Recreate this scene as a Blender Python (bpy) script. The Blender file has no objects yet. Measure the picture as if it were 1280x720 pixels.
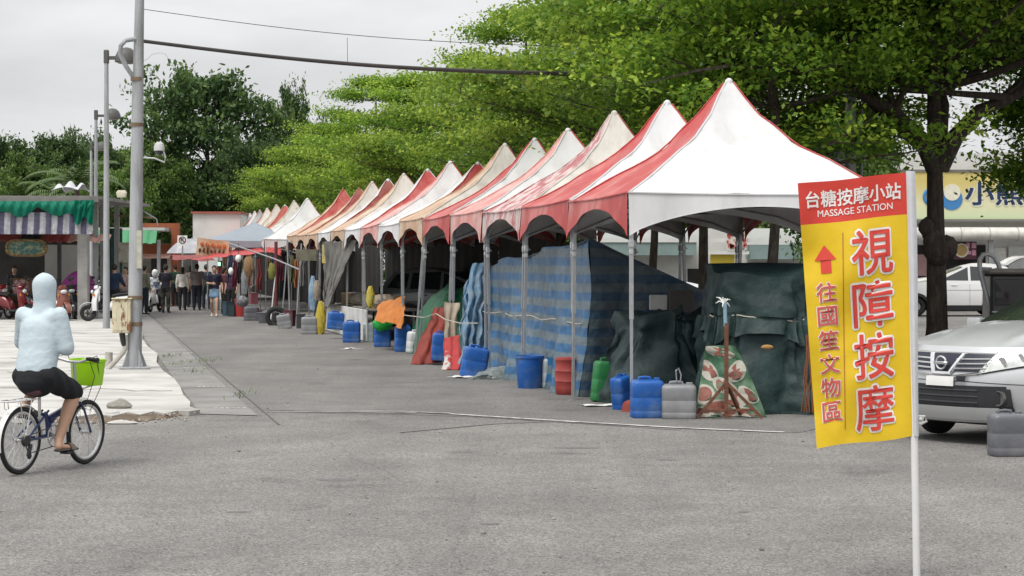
import bpy, bmesh, math, random
import numpy as np
from mathutils import Vector, Matrix
PI = math.pi
rad = math.radians
SC = bpy.context.scene
COL = SC.collection

# ------------------------------------------------------------------ camera, sky, sun, exposure
EYE = 1.80          # camera height
FPX = 2600.0        # focal length in photo pixels (photo 1280 wide)
HZ = 327.0          # horizon row of the photo
cd = bpy.data.cameras.new('camera')
cam = bpy.data.objects.new('camera', cd)
COL.objects.link(cam)
cam.location = (0, 0, EYE)
cam.rotation_euler = (rad(90), 0, 0)
cd.sensor_width = 36
cd.lens = FPX / 1280 * 36
cd.shift_y = -(360 - HZ) / 1280
cd.clip_start = 0.1
cd.clip_end = 3000
SC.camera = cam

SUN_EL, SUN_AZ = 62, 215     # high sun behind cloud, behind-left of the camera
w = bpy.data.worlds.new('World')
SC.world = w
w.use_nodes = True
nt = w.node_tree
nt.nodes.clear()
wo = nt.nodes.new('ShaderNodeOutputWorld')
bg = nt.nodes.new('ShaderNodeBackground')
sky = nt.nodes.new('ShaderNodeTexSky')
sky.sky_type = 'NISHITA'
sky.sun_disc = False
sky.sun_elevation = rad(SUN_EL)
sky.sun_rotation = rad(SUN_AZ)
sky.dust_density = 4
sky.air_density = 1.0
hs = nt.nodes.new('ShaderNodeHueSaturation')
hs.inputs['Saturation'].default_value = 0.10
mixw = nt.nodes.new('ShaderNodeMixRGB')
mixw.inputs['Fac'].default_value = 0.72
mixw.inputs['Color2'].default_value = (7.2, 7.27, 7.38, 1)      # cloud deck
tcw = nt.nodes.new('ShaderNodeTexCoord')
nzw = nt.nodes.new('ShaderNodeTexNoise')
nzw.inputs['Scale'].default_value = 6.0
nzw.inputs['Detail'].default_value = 5
mpw = nt.nodes.new('ShaderNodeMapping')
mpw.inputs['Scale'].default_value = (1, 1, 3.2)
crw = nt.nodes.new('ShaderNodeMapRange')
crw.inputs['From Min'].default_value = 0.3
crw.inputs['From Max'].default_value = 0.7
crw.inputs['To Min'].default_value = 0.80
crw.inputs['To Max'].default_value = 1.12
mulw = nt.nodes.new('ShaderNodeVectorMath')
mulw.operation = 'SCALE'
L = nt.links.new
L(sky.outputs[0], hs.inputs['Color'])
L(hs.outputs[0], mixw.inputs['Color1'])
L(tcw.outputs['Generated'], mpw.inputs[0])
L(mpw.outputs[0], nzw.inputs['Vector'])
L(nzw.outputs['Fac'], crw.inputs['Value'])
L(mixw.outputs[0], mulw.inputs[0])
L(crw.outputs[0], mulw.inputs['Scale'])
# an overcast deck is darker low down than overhead
sxw = nt.nodes.new('ShaderNodeSeparateXYZ'); L(tcw.outputs['Generated'], sxw.inputs[0])
elw = nt.nodes.new('ShaderNodeMapRange'); elw.inputs['From Min'].default_value = 0.0; elw.inputs['From Max'].default_value = 0.9
elw.inputs['To Min'].default_value = 1.04; elw.inputs['To Max'].default_value = 1.72
L(sxw.outputs['Z'], elw.inputs['Value'])
mul2 = nt.nodes.new('ShaderNodeVectorMath'); mul2.operation = 'SCALE'
L(mulw.outputs[0], mul2.inputs[0]); L(elw.outputs[0], mul2.inputs['Scale'])
L(mul2.outputs[0], bg.inputs['Color'])
bg.inputs['Strength'].default_value = 0.078
L(bg.outputs[0], wo.inputs['Surface'])
sd = bpy.data.lights.new('sun', 'SUN')
sd.energy = 1.5
sd.angle = rad(24)
sd.color = (1.0, 0.955, 0.89)
so = bpy.data.objects.new('sun', sd)
COL.objects.link(so)
_d = Vector((math.sin(rad(SUN_AZ)) * math.cos(rad(SUN_EL)), math.cos(rad(SUN_AZ)) * math.cos(rad(SUN_EL)), math.sin(rad(SUN_EL))))
so.rotation_euler = _d.to_track_quat('Z', 'Y').to_euler()
SC.view_settings.view_transform = 'Standard'
SC.view_settings.look = 'None'
SC.view_settings.gamma = 1
SC.view_settings.exposure = 0.64
SC.view_settings.use_curve_mapping = False
SC.cycles.use_denoising = True
SC.cycles.max_bounces = 6
SC.cycles.transparent_max_bounces = 6

# ------------------------------------------------------------------ helpers
def P(px, py, Y):
    return Vector(((px - 640) * Y / FPX, Y, EYE + (HZ - py) * Y / FPX))

def G(px, py):
    Y = EYE * FPX / (py - HZ)
    return Vector(((px - 640) * Y / FPX, Y, 0))

TH = math.atan(530 / FPX)
UX = Vector((-math.sin(TH), math.cos(TH), 0))     # along the row, away
VX = Vector((math.cos(TH), math.sin(TH), 0))      # across the row, to the right
A0 = Vector((1.348, 24.0, 0))
def R(s, wv, z=0):
    return A0 + UX * s + VX * wv + Vector((0, 0, z))

class MB:
    def __init__(s):
        s.v = []; s.f = []; s.mi = []; s.sm = []
    def add(s, vs, fs, m=0, smooth=False):
        b = len(s.v)
        s.v.extend([tuple(p) for p in vs])
        for f in fs:
            s.f.append([b + i for i in f]); s.mi.append(m); s.sm.append(smooth)
        return s
    def box(s, c, d, rz=0, b=0.0, m=0, rx=0, ry=0):
        hx, hy, hz = d[0] / 2, d[1] / 2, d[2] / 2
        M = Matrix.Rotation(rz, 3, 'Z') @ Matrix.Rotation(ry, 3, 'Y') @ Matrix.Rotation(rx, 3, 'X')
        c = Vector(c)
        if b <= 0:
            vs = [c + M @ Vector((x * hx, y * hy, z * hz)) for x in (-1, 1) for y in (-1, 1) for z in (-1, 1)]
            fs = [(0, 1, 3, 2), (4, 6, 7, 5), (0, 4, 5, 1), (2, 3, 7, 6), (0, 2, 6, 4), (1, 5, 7, 3)]
            return s.add(vs, fs, m)
        b = min(b, hx * .95, hy * .95, hz * .95)
        vs = []; idx = {}
        for x in (-1, 1):
            for y in (-1, 1):
                for z in (-1, 1):
                    for k in range(3):
                        p = [x * (hx - b), y * (hy - b), z * (hz - b)]
                        p[k] = (x, y, z)[k] * (hx, hy, hz)[k]
                        idx[(x, y, z, k)] = len(vs)
                        vs.append(c + M @ Vector(p))
        fs = []
        for k in range(3):
            for sg in (-1, 1):
                o = [(-1, -1), (-1, 1), (1, 1), (1, -1)]
                q = []
                for a, bb in o:
                    t = [0, 0, 0]; t[k] = sg; t[(k + 1) % 3] = a; t[(k + 2) % 3] = bb
                    q.append(idx[(t[0], t[1], t[2], k)])
                fs.append(q)
        for k in range(3):
            k1, k2 = (k + 1) % 3, (k + 2) % 3
            for a in (-1, 1):
                for bb in (-1, 1):
                    q = []
                    for e, kk in ((-1, k1), (1, k1), (1, k2), (-1, k2)):
                        t = [0, 0, 0]; t[k] = e; t[k1] = a; t[k2] = bb
                        q.append(idx[(t[0], t[1], t[2], kk)])
                    fs.append(q)
        for x in (-1, 1):
            for y in (-1, 1):
                for z in (-1, 1):
                    fs.append([idx[(x, y, z, k)] for k in range(3)])
        return s.add(vs, fs, m)
    def loft(s, rings, caps=True, m=0, smooth=True, closed=True):
        n = len(rings[0]); vs = [p for r in rings for p in r]; fs = []
        for i in range(len(rings) - 1):
            for j in range(n if closed else n - 1):
                k = (j + 1) % n
                fs.append((i * n + j, i * n + k, (i + 1) * n + k, (i + 1) * n + j))
        if caps and closed:
            fs.append(list(range(n))[::-1]); fs.append([(len(rings) - 1) * n + j for j in range(n)])
        return s.add(vs, fs, m, smooth)
    def tube(s, pts, r, n=8, caps=True, m=0, closed=False, smooth=True, sx=1.0):
        pts = [Vector(p) for p in pts]
        N = len(pts)
        rr = r if isinstance(r, (list, tuple)) else [r] * N
        rings = []; up = None
        for i, p in enumerate(pts):
            if closed:
                t = pts[(i + 1) % N] - pts[i - 1]
            else:
                t = pts[min(i + 1, N - 1)] - pts[max(i - 1, 0)]
            if t.length < 1e-9: t = Vector((0, 0, 1))
            t.normalize()
            if up is None:
                up = Vector((0, 0, 1)) if abs(t.z) < .9 else Vector((1, 0, 0))
            a = t.cross(up)
            if a.length < 1e-6: a = t.orthogonal()
            a.normalize(); b2 = a.cross(t).normalized(); up = b2
            rings.append([p + a * (math.cos(2 * PI * (j + .5) / n) * rr[i]) + b2 * (math.sin(2 * PI * (j + .5) / n) * rr[i] * sx) for j in range(n)])
        if closed:
            rings.append(rings[0])
            return s.loft(rings, False, m, smooth)
        return s.loft(rings, caps, m, smooth)
    def bar(s, p, q, w2, m=0, h2=None):
        return s.tube([p, q], w2 * .7071, 4, True, m, smooth=False)
    def lathe(s, prof, c=(0, 0, 0), n=20, m=0, axis='Z', smooth=True, caps=True):
        c = Vector(c); rings = []
        for r, z in prof:
            ring = []
            for j in range(n):
                a = 2 * PI * j / n
                x, y = r * math.cos(a), r * math.sin(a)
                ring.append(c + (Vector((x, y, z)) if axis == 'Z' else Vector((x, z, y)) if axis == 'Y' else Vector((z, x, y))))
            rings.append(ring)
        return s.loft(rings, caps, m, smooth)
    def ell(s, c, r, n=12, m=0):
        if not isinstance(r, (tuple, list)): r = (r, r, r)
        c = Vector(c); rings = []; k = max(4, n // 2)
        for i in range(k + 1):
            ph = -PI / 2 + PI * i / k
            cr = max(math.cos(ph), .02)
            rings.append([c + Vector((r[0] * cr * math.cos(2 * PI * j / n), r[1] * cr * math.sin(2 * PI * j / n), r[2] * math.sin(ph))) for j in range(n)])
        return s.loft(rings, True, m, True)
    def grid(s, fn, nu, nv, m=0, smooth=True, keep=None):
        vs = [Vector(fn(i / nu, j / nv)) for j in range(nv + 1) for i in range(nu + 1)]; fs = []
        for j in range(nv):
            for i in range(nu):
                a = j * (nu + 1) + i
                q = (a, a + 1, a + nu + 2, a + nu + 1)
                if keep and not keep(sum((vs[k] for k in q), Vector()) / 4): continue
                fs.append(q)
        return s.add(vs, fs, m, smooth)
    def solid_grid(s, fn, nu, nv, th, m=0):
        """a sheet with thickness th along its own normal"""
        def nrm(u, v):
            e = 1e-3
            a = Vector(fn(min(u + e, 1), v)) - Vector(fn(max(u - e, 0), v)); b = Vector(fn(u, min(v + e, 1))) - Vector(fn(u, max(v - e, 0)))
            n = a.cross(b)
            return n.normalized() if n.length > 1e-12 else Vector((0, 0, 1))
        A = [Vector(fn(i / nu, j / nv)) for j in range(nv + 1) for i in range(nu + 1)]
        B = [A[j * (nu + 1) + i] - nrm(i / nu, j / nv) * th for j in range(nv + 1) for i in range(nu + 1)]
        n = len(A); fs = []
        for j in range(nv):
            for i in range(nu):
                a = j * (nu + 1) + i
                fs.append((a, a + 1, a + nu + 2, a + nu + 1)); fs.append((n + a, n + a + nu + 1, n + a + nu + 2, n + a + 1))
        per = [i for i in range(nu + 1)] + [j * (nu + 1) + nu for j in range(1, nv + 1)] + [nv * (nu + 1) + i for i in range(nu - 1, -1, -1)] + [j * (nu + 1) for j in range(nv - 1, 0, -1)]
        for k in range(len(per)):
            a, b = per[k], per[(k + 1) % len(per)]
            fs.append((a, n + a, n + b, b))
        return s.add(A + B, fs, m, True)
    def xf(s, M, start=0):
        for i in range(start, len(s.v)):
            s.v[i] = tuple(M @ Vector(s.v[i]))
        return s
    def build(s, name, mats, parent=None, loc=None, sharp=38, fix=True):
        me = bpy.data.meshes.new(name)
        me.from_pydata(s.v, [], s.f)
        if not isinstance(mats, (list, tuple)): mats = [mats]
        for mm in mats: me.materials.append(mm)
        me.polygons.foreach_set('material_index', s.mi)
        me.polygons.foreach_set('use_smooth', s.sm)
        if fix:
            bm = bmesh.new(); bm.from_mesh(me)
            bmesh.ops.recalc_face_normals(bm, faces=bm.faces)
            bm.to_mesh(me); bm.free()
        me.update()
        if any(s.sm): me.set_sharp_from_angle(angle=rad(sharp))
        return link(name, me, parent, loc)

def link(name, me, parent=None, loc=None):
    o = bpy.data.objects.new(name, me); COL.objects.link(o)
    if parent is not None: o.parent = parent
    if loc is not None: o.location = loc
    return o

def tag(o, label=None, cat=None, group=None, kind=None):
    if label: o['label'] = label
    if cat: o['category'] = cat
    if group: o['group'] = group
    if kind: o['kind'] = kind
    return o

def thing(name, label, cat, loc=(0, 0, 0), rz=0, group=None):
    o = bpy.data.objects.new(name, None); COL.objects.link(o)
    o.empty_display_size = .2
    o.location = loc; o.rotation_euler = (0, 0, rz)
    return tag(o, label, cat, group)

def copy_tree(o, parent=None):
    c = o.copy(); COL.objects.link(c)
    if parent is not None: c.parent = parent
    for ch in list(o.children): copy_tree(ch, c)
    return c

_MC = {}
def M(name, col, rough=.6, var=.12, scale=6, bump=0, bscale=40, metal=0, col2=None, spec=.4, coat=0, thr=(.45, .65), streak=(1, 1, 1), trans=0, emit=0, alpha=1):
    """procedural material: base colour with tonal noise, an optional second colour in patches, and a bump"""
    if name in _MC: return _MC[name]
    m = bpy.data.materials.new(name); m.use_nodes = True
    t = m.node_tree; b = t.nodes['Principled BSDF']; l = t.links.new
    tc = t.nodes.new('ShaderNodeTexCoord'); mp = t.nodes.new('ShaderNodeMapping'); mp.inputs['Scale'].default_value = streak
    l(tc.outputs['Object'], mp.inputs[0])
    nz = t.nodes.new('ShaderNodeTexNoise'); nz.inputs['Scale'].default_value = scale; nz.inputs['Detail'].default_value = 5; nz.inputs['Roughness'].default_value = .6
    l(mp.outputs[0], nz.inputs['Vector'])
    r = t.nodes.new('ShaderNodeMapRange'); r.inputs['From Min'].default_value = .3; r.inputs['From Max'].default_value = .7
    r.inputs['To Min'].default_value = 1 - var; r.inputs['To Max'].default_value = 1 + var
    l(nz.outputs['Fac'], r.inputs['Value'])
    sc = t.nodes.new('ShaderNodeVectorMath'); sc.operation = 'SCALE'; sc.inputs[0].default_value = col[:3]
    if col2:
        mx = t.nodes.new('ShaderNodeMixRGB'); mx.inputs['Color1'].default_value = (*col[:3], 1); mx.inputs['Color2'].default_value = (*col2[:3], 1)
        n2 = t.nodes.new('ShaderNodeTexNoise'); n2.inputs['Scale'].default_value = scale * .7; n2.inputs['Detail'].default_value = 7; n2.inputs['Roughness'].default_value = .65
        l(mp.outputs[0], n2.inputs['Vector'])
        r2 = t.nodes.new('ShaderNodeMapRange'); r2.inputs['From Min'].default_value = thr[0]; r2.inputs['From Max'].default_value = thr[1]
        l(n2.outputs['Fac'], r2.inputs['Value']); l(r2.outputs[0], mx.inputs['Fac']); l(mx.outputs[0], sc.inputs[0])
    l(r.outputs[0], sc.inputs['Scale']); l(sc.outputs[0], b.inputs['Base Color'])
    b.inputs['Roughness'].default_value = rough; b.inputs['Metallic'].default_value = metal
    b.inputs['Specular IOR Level'].default_value = spec; b.inputs['Coat Weight'].default_value = coat
    if trans: b.inputs['Transmission Weight'].default_value = trans
    if emit:
        l(sc.outputs[0], b.inputs['Emission Color']); b.inputs['Emission Strength'].default_value = emit
    if bump:
        n3 = t.nodes.new('ShaderNodeTexNoise'); n3.inputs['Scale'].default_value = bscale; n3.inputs['Detail'].default_value = 6
        l(tc.outputs['Object'], n3.inputs['Vector'])
        bp = t.nodes.new('ShaderNodeBump'); bp.inputs['Strength'].default_value = bump; bp.inputs['Distance'].default_value = .02
        l(n3.outputs['Fac'], bp.inputs['Height']); l(bp.outputs[0], b.inputs['Normal'])
    _MC[name] = m
    return m

def sheer(name, col, rough=.5, glow=.35, var=.1, scale=4, bump=.2, bscale=6, col2=None, thr=(.45, .65), streak=(1, 1, 1)):
    """thin cloth or vinyl: some of the light passes through"""
    if name in _MC: return _MC[name]
    m = M(name, col, rough, var, scale, bump, bscale, col2=col2, thr=thr, streak=streak)
    t = m.node_tree; b = t.nodes['Principled BSDF']; out = [n for n in t.nodes if n.type == 'OUTPUT_MATERIAL'][0]
    tr = t.nodes.new('ShaderNodeBsdfTranslucent'); mx = t.nodes.new('ShaderNodeMixShader'); mx.inputs[0].default_value = glow
    src = b.inputs['Base Color'].links[0].from_socket
    t.links.new(src, tr.inputs['Color'])
    if b.inputs['Normal'].links: t.links.new(b.inputs['Normal'].links[0].from_socket, tr.inputs['Normal'])
    t.links.new(b.outputs[0], mx.inputs[1]); t.links.new(tr.outputs[0], mx.inputs[2]); t.links.new(mx.outputs[0], out.inputs['Surface'])
    return m

def text_flat(body, bold=0.0):
    """glyph outlines as flat triangles, em-sized, centred on the origin"""
    c = bpy.data.curves.new('glyphs', 'FONT'); c.body = body; c.align_x = 'CENTER'; c.align_y = 'CENTER'; c.offset = bold; c.resolution_u = 3
    o = bpy.data.objects.new('glyphs', c); COL.objects.link(o)
    dg = bpy.context.evaluated_depsgraph_get(); dg.update()
    me = bpy.data.meshes.new_from_object(o.evaluated_get(dg))
    vs = [tuple(v.co) for v in me.vertices]; fs = [list(p.vertices) for p in me.polygons]
    bpy.data.objects.remove(o); bpy.data.curves.remove(c); bpy.data.meshes.remove(me)
    if vs:
        a = np.array(vs); mid = (a.min(0) + a.max(0)) / 2; a -= mid; vs = [tuple(p) for p in a]
    return vs, fs

from mathutils import noise as mnoise
def crumple(mb, amp=.03, sc=3.0, seed=0.0, amp2=.012, sc2=9.0, keepz=True):
    for i, v in enumerate(mb.v):
        p = Vector(v); q = p * sc + Vector((seed, seed * 1.7, 0)); q2 = p * sc2 + Vector((seed, 0, seed))
        d = Vector((mnoise.noise(q), mnoise.noise(q + Vector((31, 7, 3))), mnoise.noise(q + Vector((5, 91, 13))))) * amp
        r2 = 1 - abs(mnoise.noise(q2)) * 2
        d += Vector((mnoise.noise(q2 + Vector((3, 3, 3))), mnoise.noise(q2 + Vector((9, 1, 4))), .4 * r2)) * amp2
        if keepz and p.z < .06: d.z = 0; d *= .4
        mb.v[i] = tuple(p + d)
    return mb

def remeshed(mb, voxel=.02, smooth=4):
    """merge overlapping shapes into ONE continuous surface"""
    me = bpy.data.meshes.new('raw'); me.from_pydata(mb.v, [], mb.f)
    bm = bmesh.new(); bm.from_mesh(me); bmesh.ops.recalc_face_normals(bm, faces=bm.faces); bm.to_mesh(me); bm.free()
    o = bpy.data.objects.new('raw', me); COL.objects.link(o)
    md = o.modifiers.new('r', 'REMESH'); md.mode = 'VOXEL'; md.voxel_size = voxel; md.use_smooth_shade = True
    if smooth:
        ms = o.modifiers.new('s', 'SMOOTH'); ms.iterations = smooth; ms.factor = .5
    dg = bpy.context.evaluated_depsgraph_get(); dg.update()
    out = bpy.data.meshes.new_from_object(o.evaluated_get(dg))
    bpy.data.objects.remove(o); bpy.data.meshes.remove(me)
    for p in out.polygons: p.use_smooth = True
    out.materials.clear()
    return out

def blob(mb, p, q, r0, r1, flat=1.0, side=(1, 0, 0), n=12):
    """tapered limb from p to q with rounded ends; flat scales it across `side`'s normal"""
    p, q = Vector(p), Vector(q); t = q - p; ln = t.length
    t = t.normalized() if ln > 1e-6 else Vector((0, 0, 1))
    a = Vector(side) - t * t.dot(Vector(side))
    if a.length < 1e-4: a = t.orthogonal()
    a.normalize(); b = t.cross(a)
    rings = []
    for k in range(5):
        ang = PI / 2 * (1 - k / 4.0)
        rings.append((p - t * (r0 * math.sin(ang) * min(flat, 1)), max(r0 * math.cos(ang), .002)))
    for k in range(5):
        ang = PI / 2 * (k / 4.0)
        rings.append((q + t * (r1 * math.sin(ang) * min(flat, 1)), max(r1 * math.cos(ang), .002)))
    mb.loft([[c + a * (r * math.cos(2 * PI * j / n)) + b * (r * flat * math.sin(2 * PI * j / n)) for j in range(n)] for c, r in rings], True)

rng = random.Random(7)
# shared materials
ALU = M('aluminium', (.44, .45, .46), .38, .15, 9, metal=.7, col2=(.35, .34, .33), thr=(.55, .75))
STEEL = M('galvanised_steel', (.30, .31, .32), .5, .12, 5, .1, 30, metal=.35, col2=(.27, .27, .27), thr=(.5, .7), streak=(3, 3, .6))
DARKSTEEL = M('dark_steel', (.06, .062, .065), .5, .2, 6, metal=.3)
BLACK = M('black_rubber', (.018, .018, .019), .75, .2, 10)
BLKPL = M('black_plastic', (.025, .026, .028), .45, .2, 8)
CHROME = M('chrome', (.75, .75, .76), .18, .05, 5, metal=1)
RUST = M('rusty_iron', (.16, .07, .04), .85, .3, 14, .3, 60, col2=(.09, .04, .03))
WHITEP = M('white_paint', (.74, .74, .72), .5, .06, 3, col2=(.6, .58, .54), thr=(.58, .75))
SKIN = M('skin', (.50, .31, .22), .55, .06, 9)
HAIR = M('dark_hair', (.016, .013, .011), .55, .3, 40, .3, 90)
ROPE = M('rope', (.45, .42, .36), .9, .2, 60)
# ------------------------------------------------------------------ ground, road, pavement
def asphalt(name, base, patch, speck=.55, crack=True):
    m = bpy.data.materials.new(name); m.use_nodes = True
    t = m.node_tree; b = t.nodes['Principled BSDF']; l = t.links.new
    tc = t.nodes.new('ShaderNodeTexCoord')
    def noise(s, d=5, r=.6, st=None):
        n = t.nodes.new('ShaderNodeTexNoise'); n.inputs['Scale'].default_value = s; n.inputs['Detail'].default_value = d; n.inputs['Roughness'].default_value = r
        if st:
            mp = t.nodes.new('ShaderNodeMapping'); mp.inputs['Scale'].default_value = st; mp.inputs['Rotation'].default_value = (0, 0, -TH); l(tc.outputs['Object'], mp.inputs[0]); l(mp.outputs[0], n.inputs['Vector'])
        else: l(tc.outputs['Object'], n.inputs['Vector'])
        return n.outputs['Fac']
    def rng_(x, a, c, lo, hi):
        n = t.nodes.new('ShaderNodeMapRange'); n.inputs['From Min'].default_value = a; n.inputs['From Max'].default_value = c; n.inputs['To Min'].default_value = lo; n.inputs['To Max'].default_value = hi
        l(x, n.inputs['Value']); return n.outputs[0]
    def mul(x, y):
        n = t.nodes.new('ShaderNodeMath'); n.operation = 'MULTIPLY'; l(x, n.inputs[0]); l(y, n.inputs[1]); return n.outputs[0]
    vo = t.nodes.new('ShaderNodeTexVoronoi'); vo.inputs['Scale'].default_value = 85; l(tc.outputs['Object'], vo.inputs['Vector'])
    sepc = t.nodes.new('ShaderNodeSeparateColor'); l(vo.outputs['Color'], sepc.inputs[0])
    stones = rng_(sepc.outputs[0], 0, 1, 1 - speck, 1 + speck * .85)
    fine = rng_(noise(150, 2, .5), .3, .7, .8, 1.2)
    big = rng_(noise(.35, 6, .6), .35, .65, .87, 1.11)
    mid = rng_(noise(1.7, 7, .7), .3, .7, .90, 1.08)
    trk = rng_(noise(1.1, 3, .5, (1.0, .05, 1)), .4, .62, .9, 1.05)
    oil = rng_(noise(.8, 4, .55), .62, .74, 1.0, .62)
    v = mul(mul(mul(stones, fine), mul(big, mid)), mul(trk, oil))
    if crack:
        vc = t.nodes.new('ShaderNodeTexVoronoi'); vc.feature = 'DISTANCE_TO_EDGE'; vc.inputs['Scale'].default_value = .22
        nz = t.nodes.new('ShaderNodeTexNoise'); nz.inputs['Scale'].default_value = 1.6; nz.inputs['Detail'].default_value = 6; l(tc.outputs['Object'], nz.inputs['Vector'])
        ad = t.nodes.new('ShaderNodeMixRGB'); ad.inputs[0].default_value = .16; l(tc.outputs['Object'], ad.inputs[1]); l(nz.outputs['Color'], ad.inputs[2]); l(ad.outputs[0], vc.inputs['Vector'])
        cr = rng_(vc.outputs['Distance'], .0, .0025, .80, 1.0)
        v = mul(v, cr)
    mx = t.nodes.new('ShaderNodeMixRGB'); mx.inputs[1].default_value = (*base, 1); mx.inputs[2].default_value = (*patch, 1)
    l(rng_(noise(.5, 4, .7), .45, .6, 0, 1), mx.inputs[0])
    sc = t.nodes.new('ShaderNodeVectorMath'); sc.operation = 'SCALE'; l(mx.outputs[0], sc.inputs[0]); l(v, sc.inputs['Scale']); l(sc.outputs[0], b.inputs['Base Color'])
    b.inputs['Roughness'].default_value = .85; b.inputs['Specular IOR Level'].default_value = .3
    bp = t.nodes.new('ShaderNodeBump'); bp.inputs['Strength'].default_value = .5; bp.inputs['Distance'].default_value = .008
    l(sepc.outputs[0], bp.inputs['Height']); l(bp.outputs[0], b.inputs['Normal'])
    return m
GROUND = asphalt('worn_asphalt', (.208, .200, .190), (.180, .174, .165), .56)
ROADM = asphalt('old_road_asphalt', (.190, .183, .174), (.168, .163, .155), .46, True)
def sheet(name, pts, z, m, kind='structure'):
    mb = MB(); mb.add([(p[0], p[1], z) for p in pts], [list(range(len(pts)))])
    return tag(mb.build(name, m), kind=kind)
sheet('ground', [(-900, -200), (900, -200), (900, 1600), (-900, 1600)], 0, GROUND)

# gutter line and slab edge both run to the row's vanishing point
GE = G(330, 515); SE = G(250, 518)
def gl(Y, base, wob=0): return base + UX * ((Y - base.y) / UX.y)
# lane beyond the seam: from the gutter to the front of the stalls
seam = [(332, 513), (420, 514.5), (500, 515.5), (585, 519), (700, 526), (850, 536), (1000, 541)]
ls = [G(*p) for p in seam]
far = 190
pts = [gl(far, GE), gl(24, GE)] + ls + [Vector((ls[-1].x + 1.5, ls[-1].y + 3, 0)), R(far - 24, 6)]
sheet('road', pts, .004, ROADM)
# concrete gutter strip
CONC = M('gutter_concrete', (.235, .23, .22), .85, .14, 1.4, .25, 50, col2=(.165, .16, .15), thr=(.42, .66))
gp = [SE, Vector((GE.x, SE.y - .25, 0)), gl(far, GE), gl(far, SE)]
sheet('gutter', gp, .008, CONC)
gj = MB()
for k in range(40):
    Y = 23.6 + k * 2.0
    a, c = gl(Y, SE), gl(Y, GE)
    gj.add([(a.x, a.y, .0095), (c.x, c.y, .0095), (c.x, c.y + .025, .0095), (a.x, a.y + .025, .0095)], [(0, 1, 2, 3)])
a, c = gl(22.9, GE), gl(far, GE)
gj.add([(a.x - .012, a.y, .0095), (a.x + .012, a.y, .0095), (c.x + .012, c.y, .0095), (c.x - .012, c.y, .0095)], [(0, 1, 2, 3)])
tag(gj.build('gutter_joint_lines', M('joint_dirt', (.135, .13, .122), .9, .2, 5)), kind='structure')

# raised pale slab of the pavement with a broken near edge
PAVE = M('pavement_concrete', (.49, .483, .46), .85, .14, 1.1, .3, 30, col2=(.29, .28, .258), thr=(.44, .70), streak=(.8, 1.3, 1))
edge = [(250, 518), (236, 520), (222, 519), (205, 523), (192, 520), (176, 524), (160, 521), (140, 526), (120, 523), (95, 527), (60, 525), (30, 529), (0, 527), (-80, 531), (-300, 536)]
top = [G(*p) for p in edge]
SLH = .055
r2 = random.Random(3)
right = []
for k in range(30):
    Y = SE.y + .01 + k * k * .19 + k * .35
    p = gl(Y, SE) + Vector((r2.uniform(-.13, .03) if k > 0 else 0, 0, 0)); right.append(p)
outline = right[::-1] + top + [Vector((-60, 21, 0)), Vector((-90, 190, 0))]
mb = MB(); n = len(outline)
mb.add([(p.x, p.y, SLH) for p in outline] + [(p.x, p.y, -.02) for p in outline], [list(range(n))] + [(i, (i + 1) % n, n + (i + 1) % n, n + i) for i in range(n)])
tag(mb.build('pavement', PAVE), kind='structure')
# joints and long cracks in the slab
cj = MB()
for (x0, y0, x1, y1) in [(0, 489, 215, 494), (0, 452, 190, 456), (0, 430, 190, 433), (0, 470, 120, 468), (0, 418, 190, 420)]:
    pp = [(x0 + (x1 - x0) * t / 14, y0 + (y1 - y0) * t / 14 + r2.uniform(-1.2, 1.2)) for t in range(15)]
    A = [G(*q) for q in pp]
    kf = .5 if abs(y1 - y0) < 12 else .35
    vs = [(p.x, p.y - .035 * kf - r2.random() * .03, SLH + .003) for p in A] + [(p.x + .01, p.y + .035 * kf + r2.random() * .03, SLH + .003) for p in A]
    cj.add(vs, [(i, i + 1, 15 + i + 1, 15 + i) for i in range(14)])
tag(cj.build('pavement_cracks', M('crack_dirt', (.20, .18, .15), .9, .3, 3)), kind='structure')

# strip of bare soil and broken concrete along the slab's edge
soil = M('bare_soil', (.105, .075, .05), .95, .35, 6, .6, 25, col2=(.19, .15, .11))
mb = MB()
se = [(232, 518.5), (205, 524), (185, 526), (160, 528.5), (130, 529.5), (100, 529), (60, 528), (60, 523), (120, 519), (160, 516.5), (205, 515)]
A = [G(*p) for p in se]; n = len(A); cc = sum(A, Vector()) / n
def hz(p): return .02 + r2.random() * .035
mb.add([(p.x, p.y - .02, .006) for p in A] + [(cc.x + (p.x - cc.x) * .82, cc.y - .05 + (p.y - cc.y) * .6, hz(p)) for p in A] + [(cc.x, cc.y, .05)], [(i, (i + 1) % n, n + (i + 1) % n, n + i) for i in range(n)] + [(n + i, n + (i + 1) % n, 2 * n) for i in range(n)], 0, True)
tag(mb.build('dirt', soil, sharp=80), kind='stuff')
STONE = M('grey_stone', (.25, .24, .21), .9, .25, 9, .5, 20)
def rock(name, label, loc, s, m, seed, flat=.5):
    q = random.Random(seed); mb = MB(); mb.ell((0, 0, s[2] * .45), s, 12)
    mb.v = [tuple(Vector(v) * (1 + .12 * math.sin(v[0] * 30 + seed) + q.uniform(-.05, .05))) for v in mb.v]
    o = mb.build(name, m, None, loc, sharp=30); tag(o, label, 'stone'); return o
rock('stone', 'rounded grey stone lying on the dirt at the broken pavement edge', G(150, 516) + Vector((0, -.02, .05)), (.16, .10, .075), STONE, 1)
rock('concrete_chunk', 'flat pale concrete chunk fallen on the asphalt below the broken pavement edge', G(152, 530), (.17, .09, .03), PAVE, 2)
rock('concrete_chunk', 'small pale concrete chunk in the dirt beside the rounded stone', G(140, 523) + Vector((0, 0, .03)), (.09, .06, .05), PAVE, 5)
mb = MB()
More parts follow.
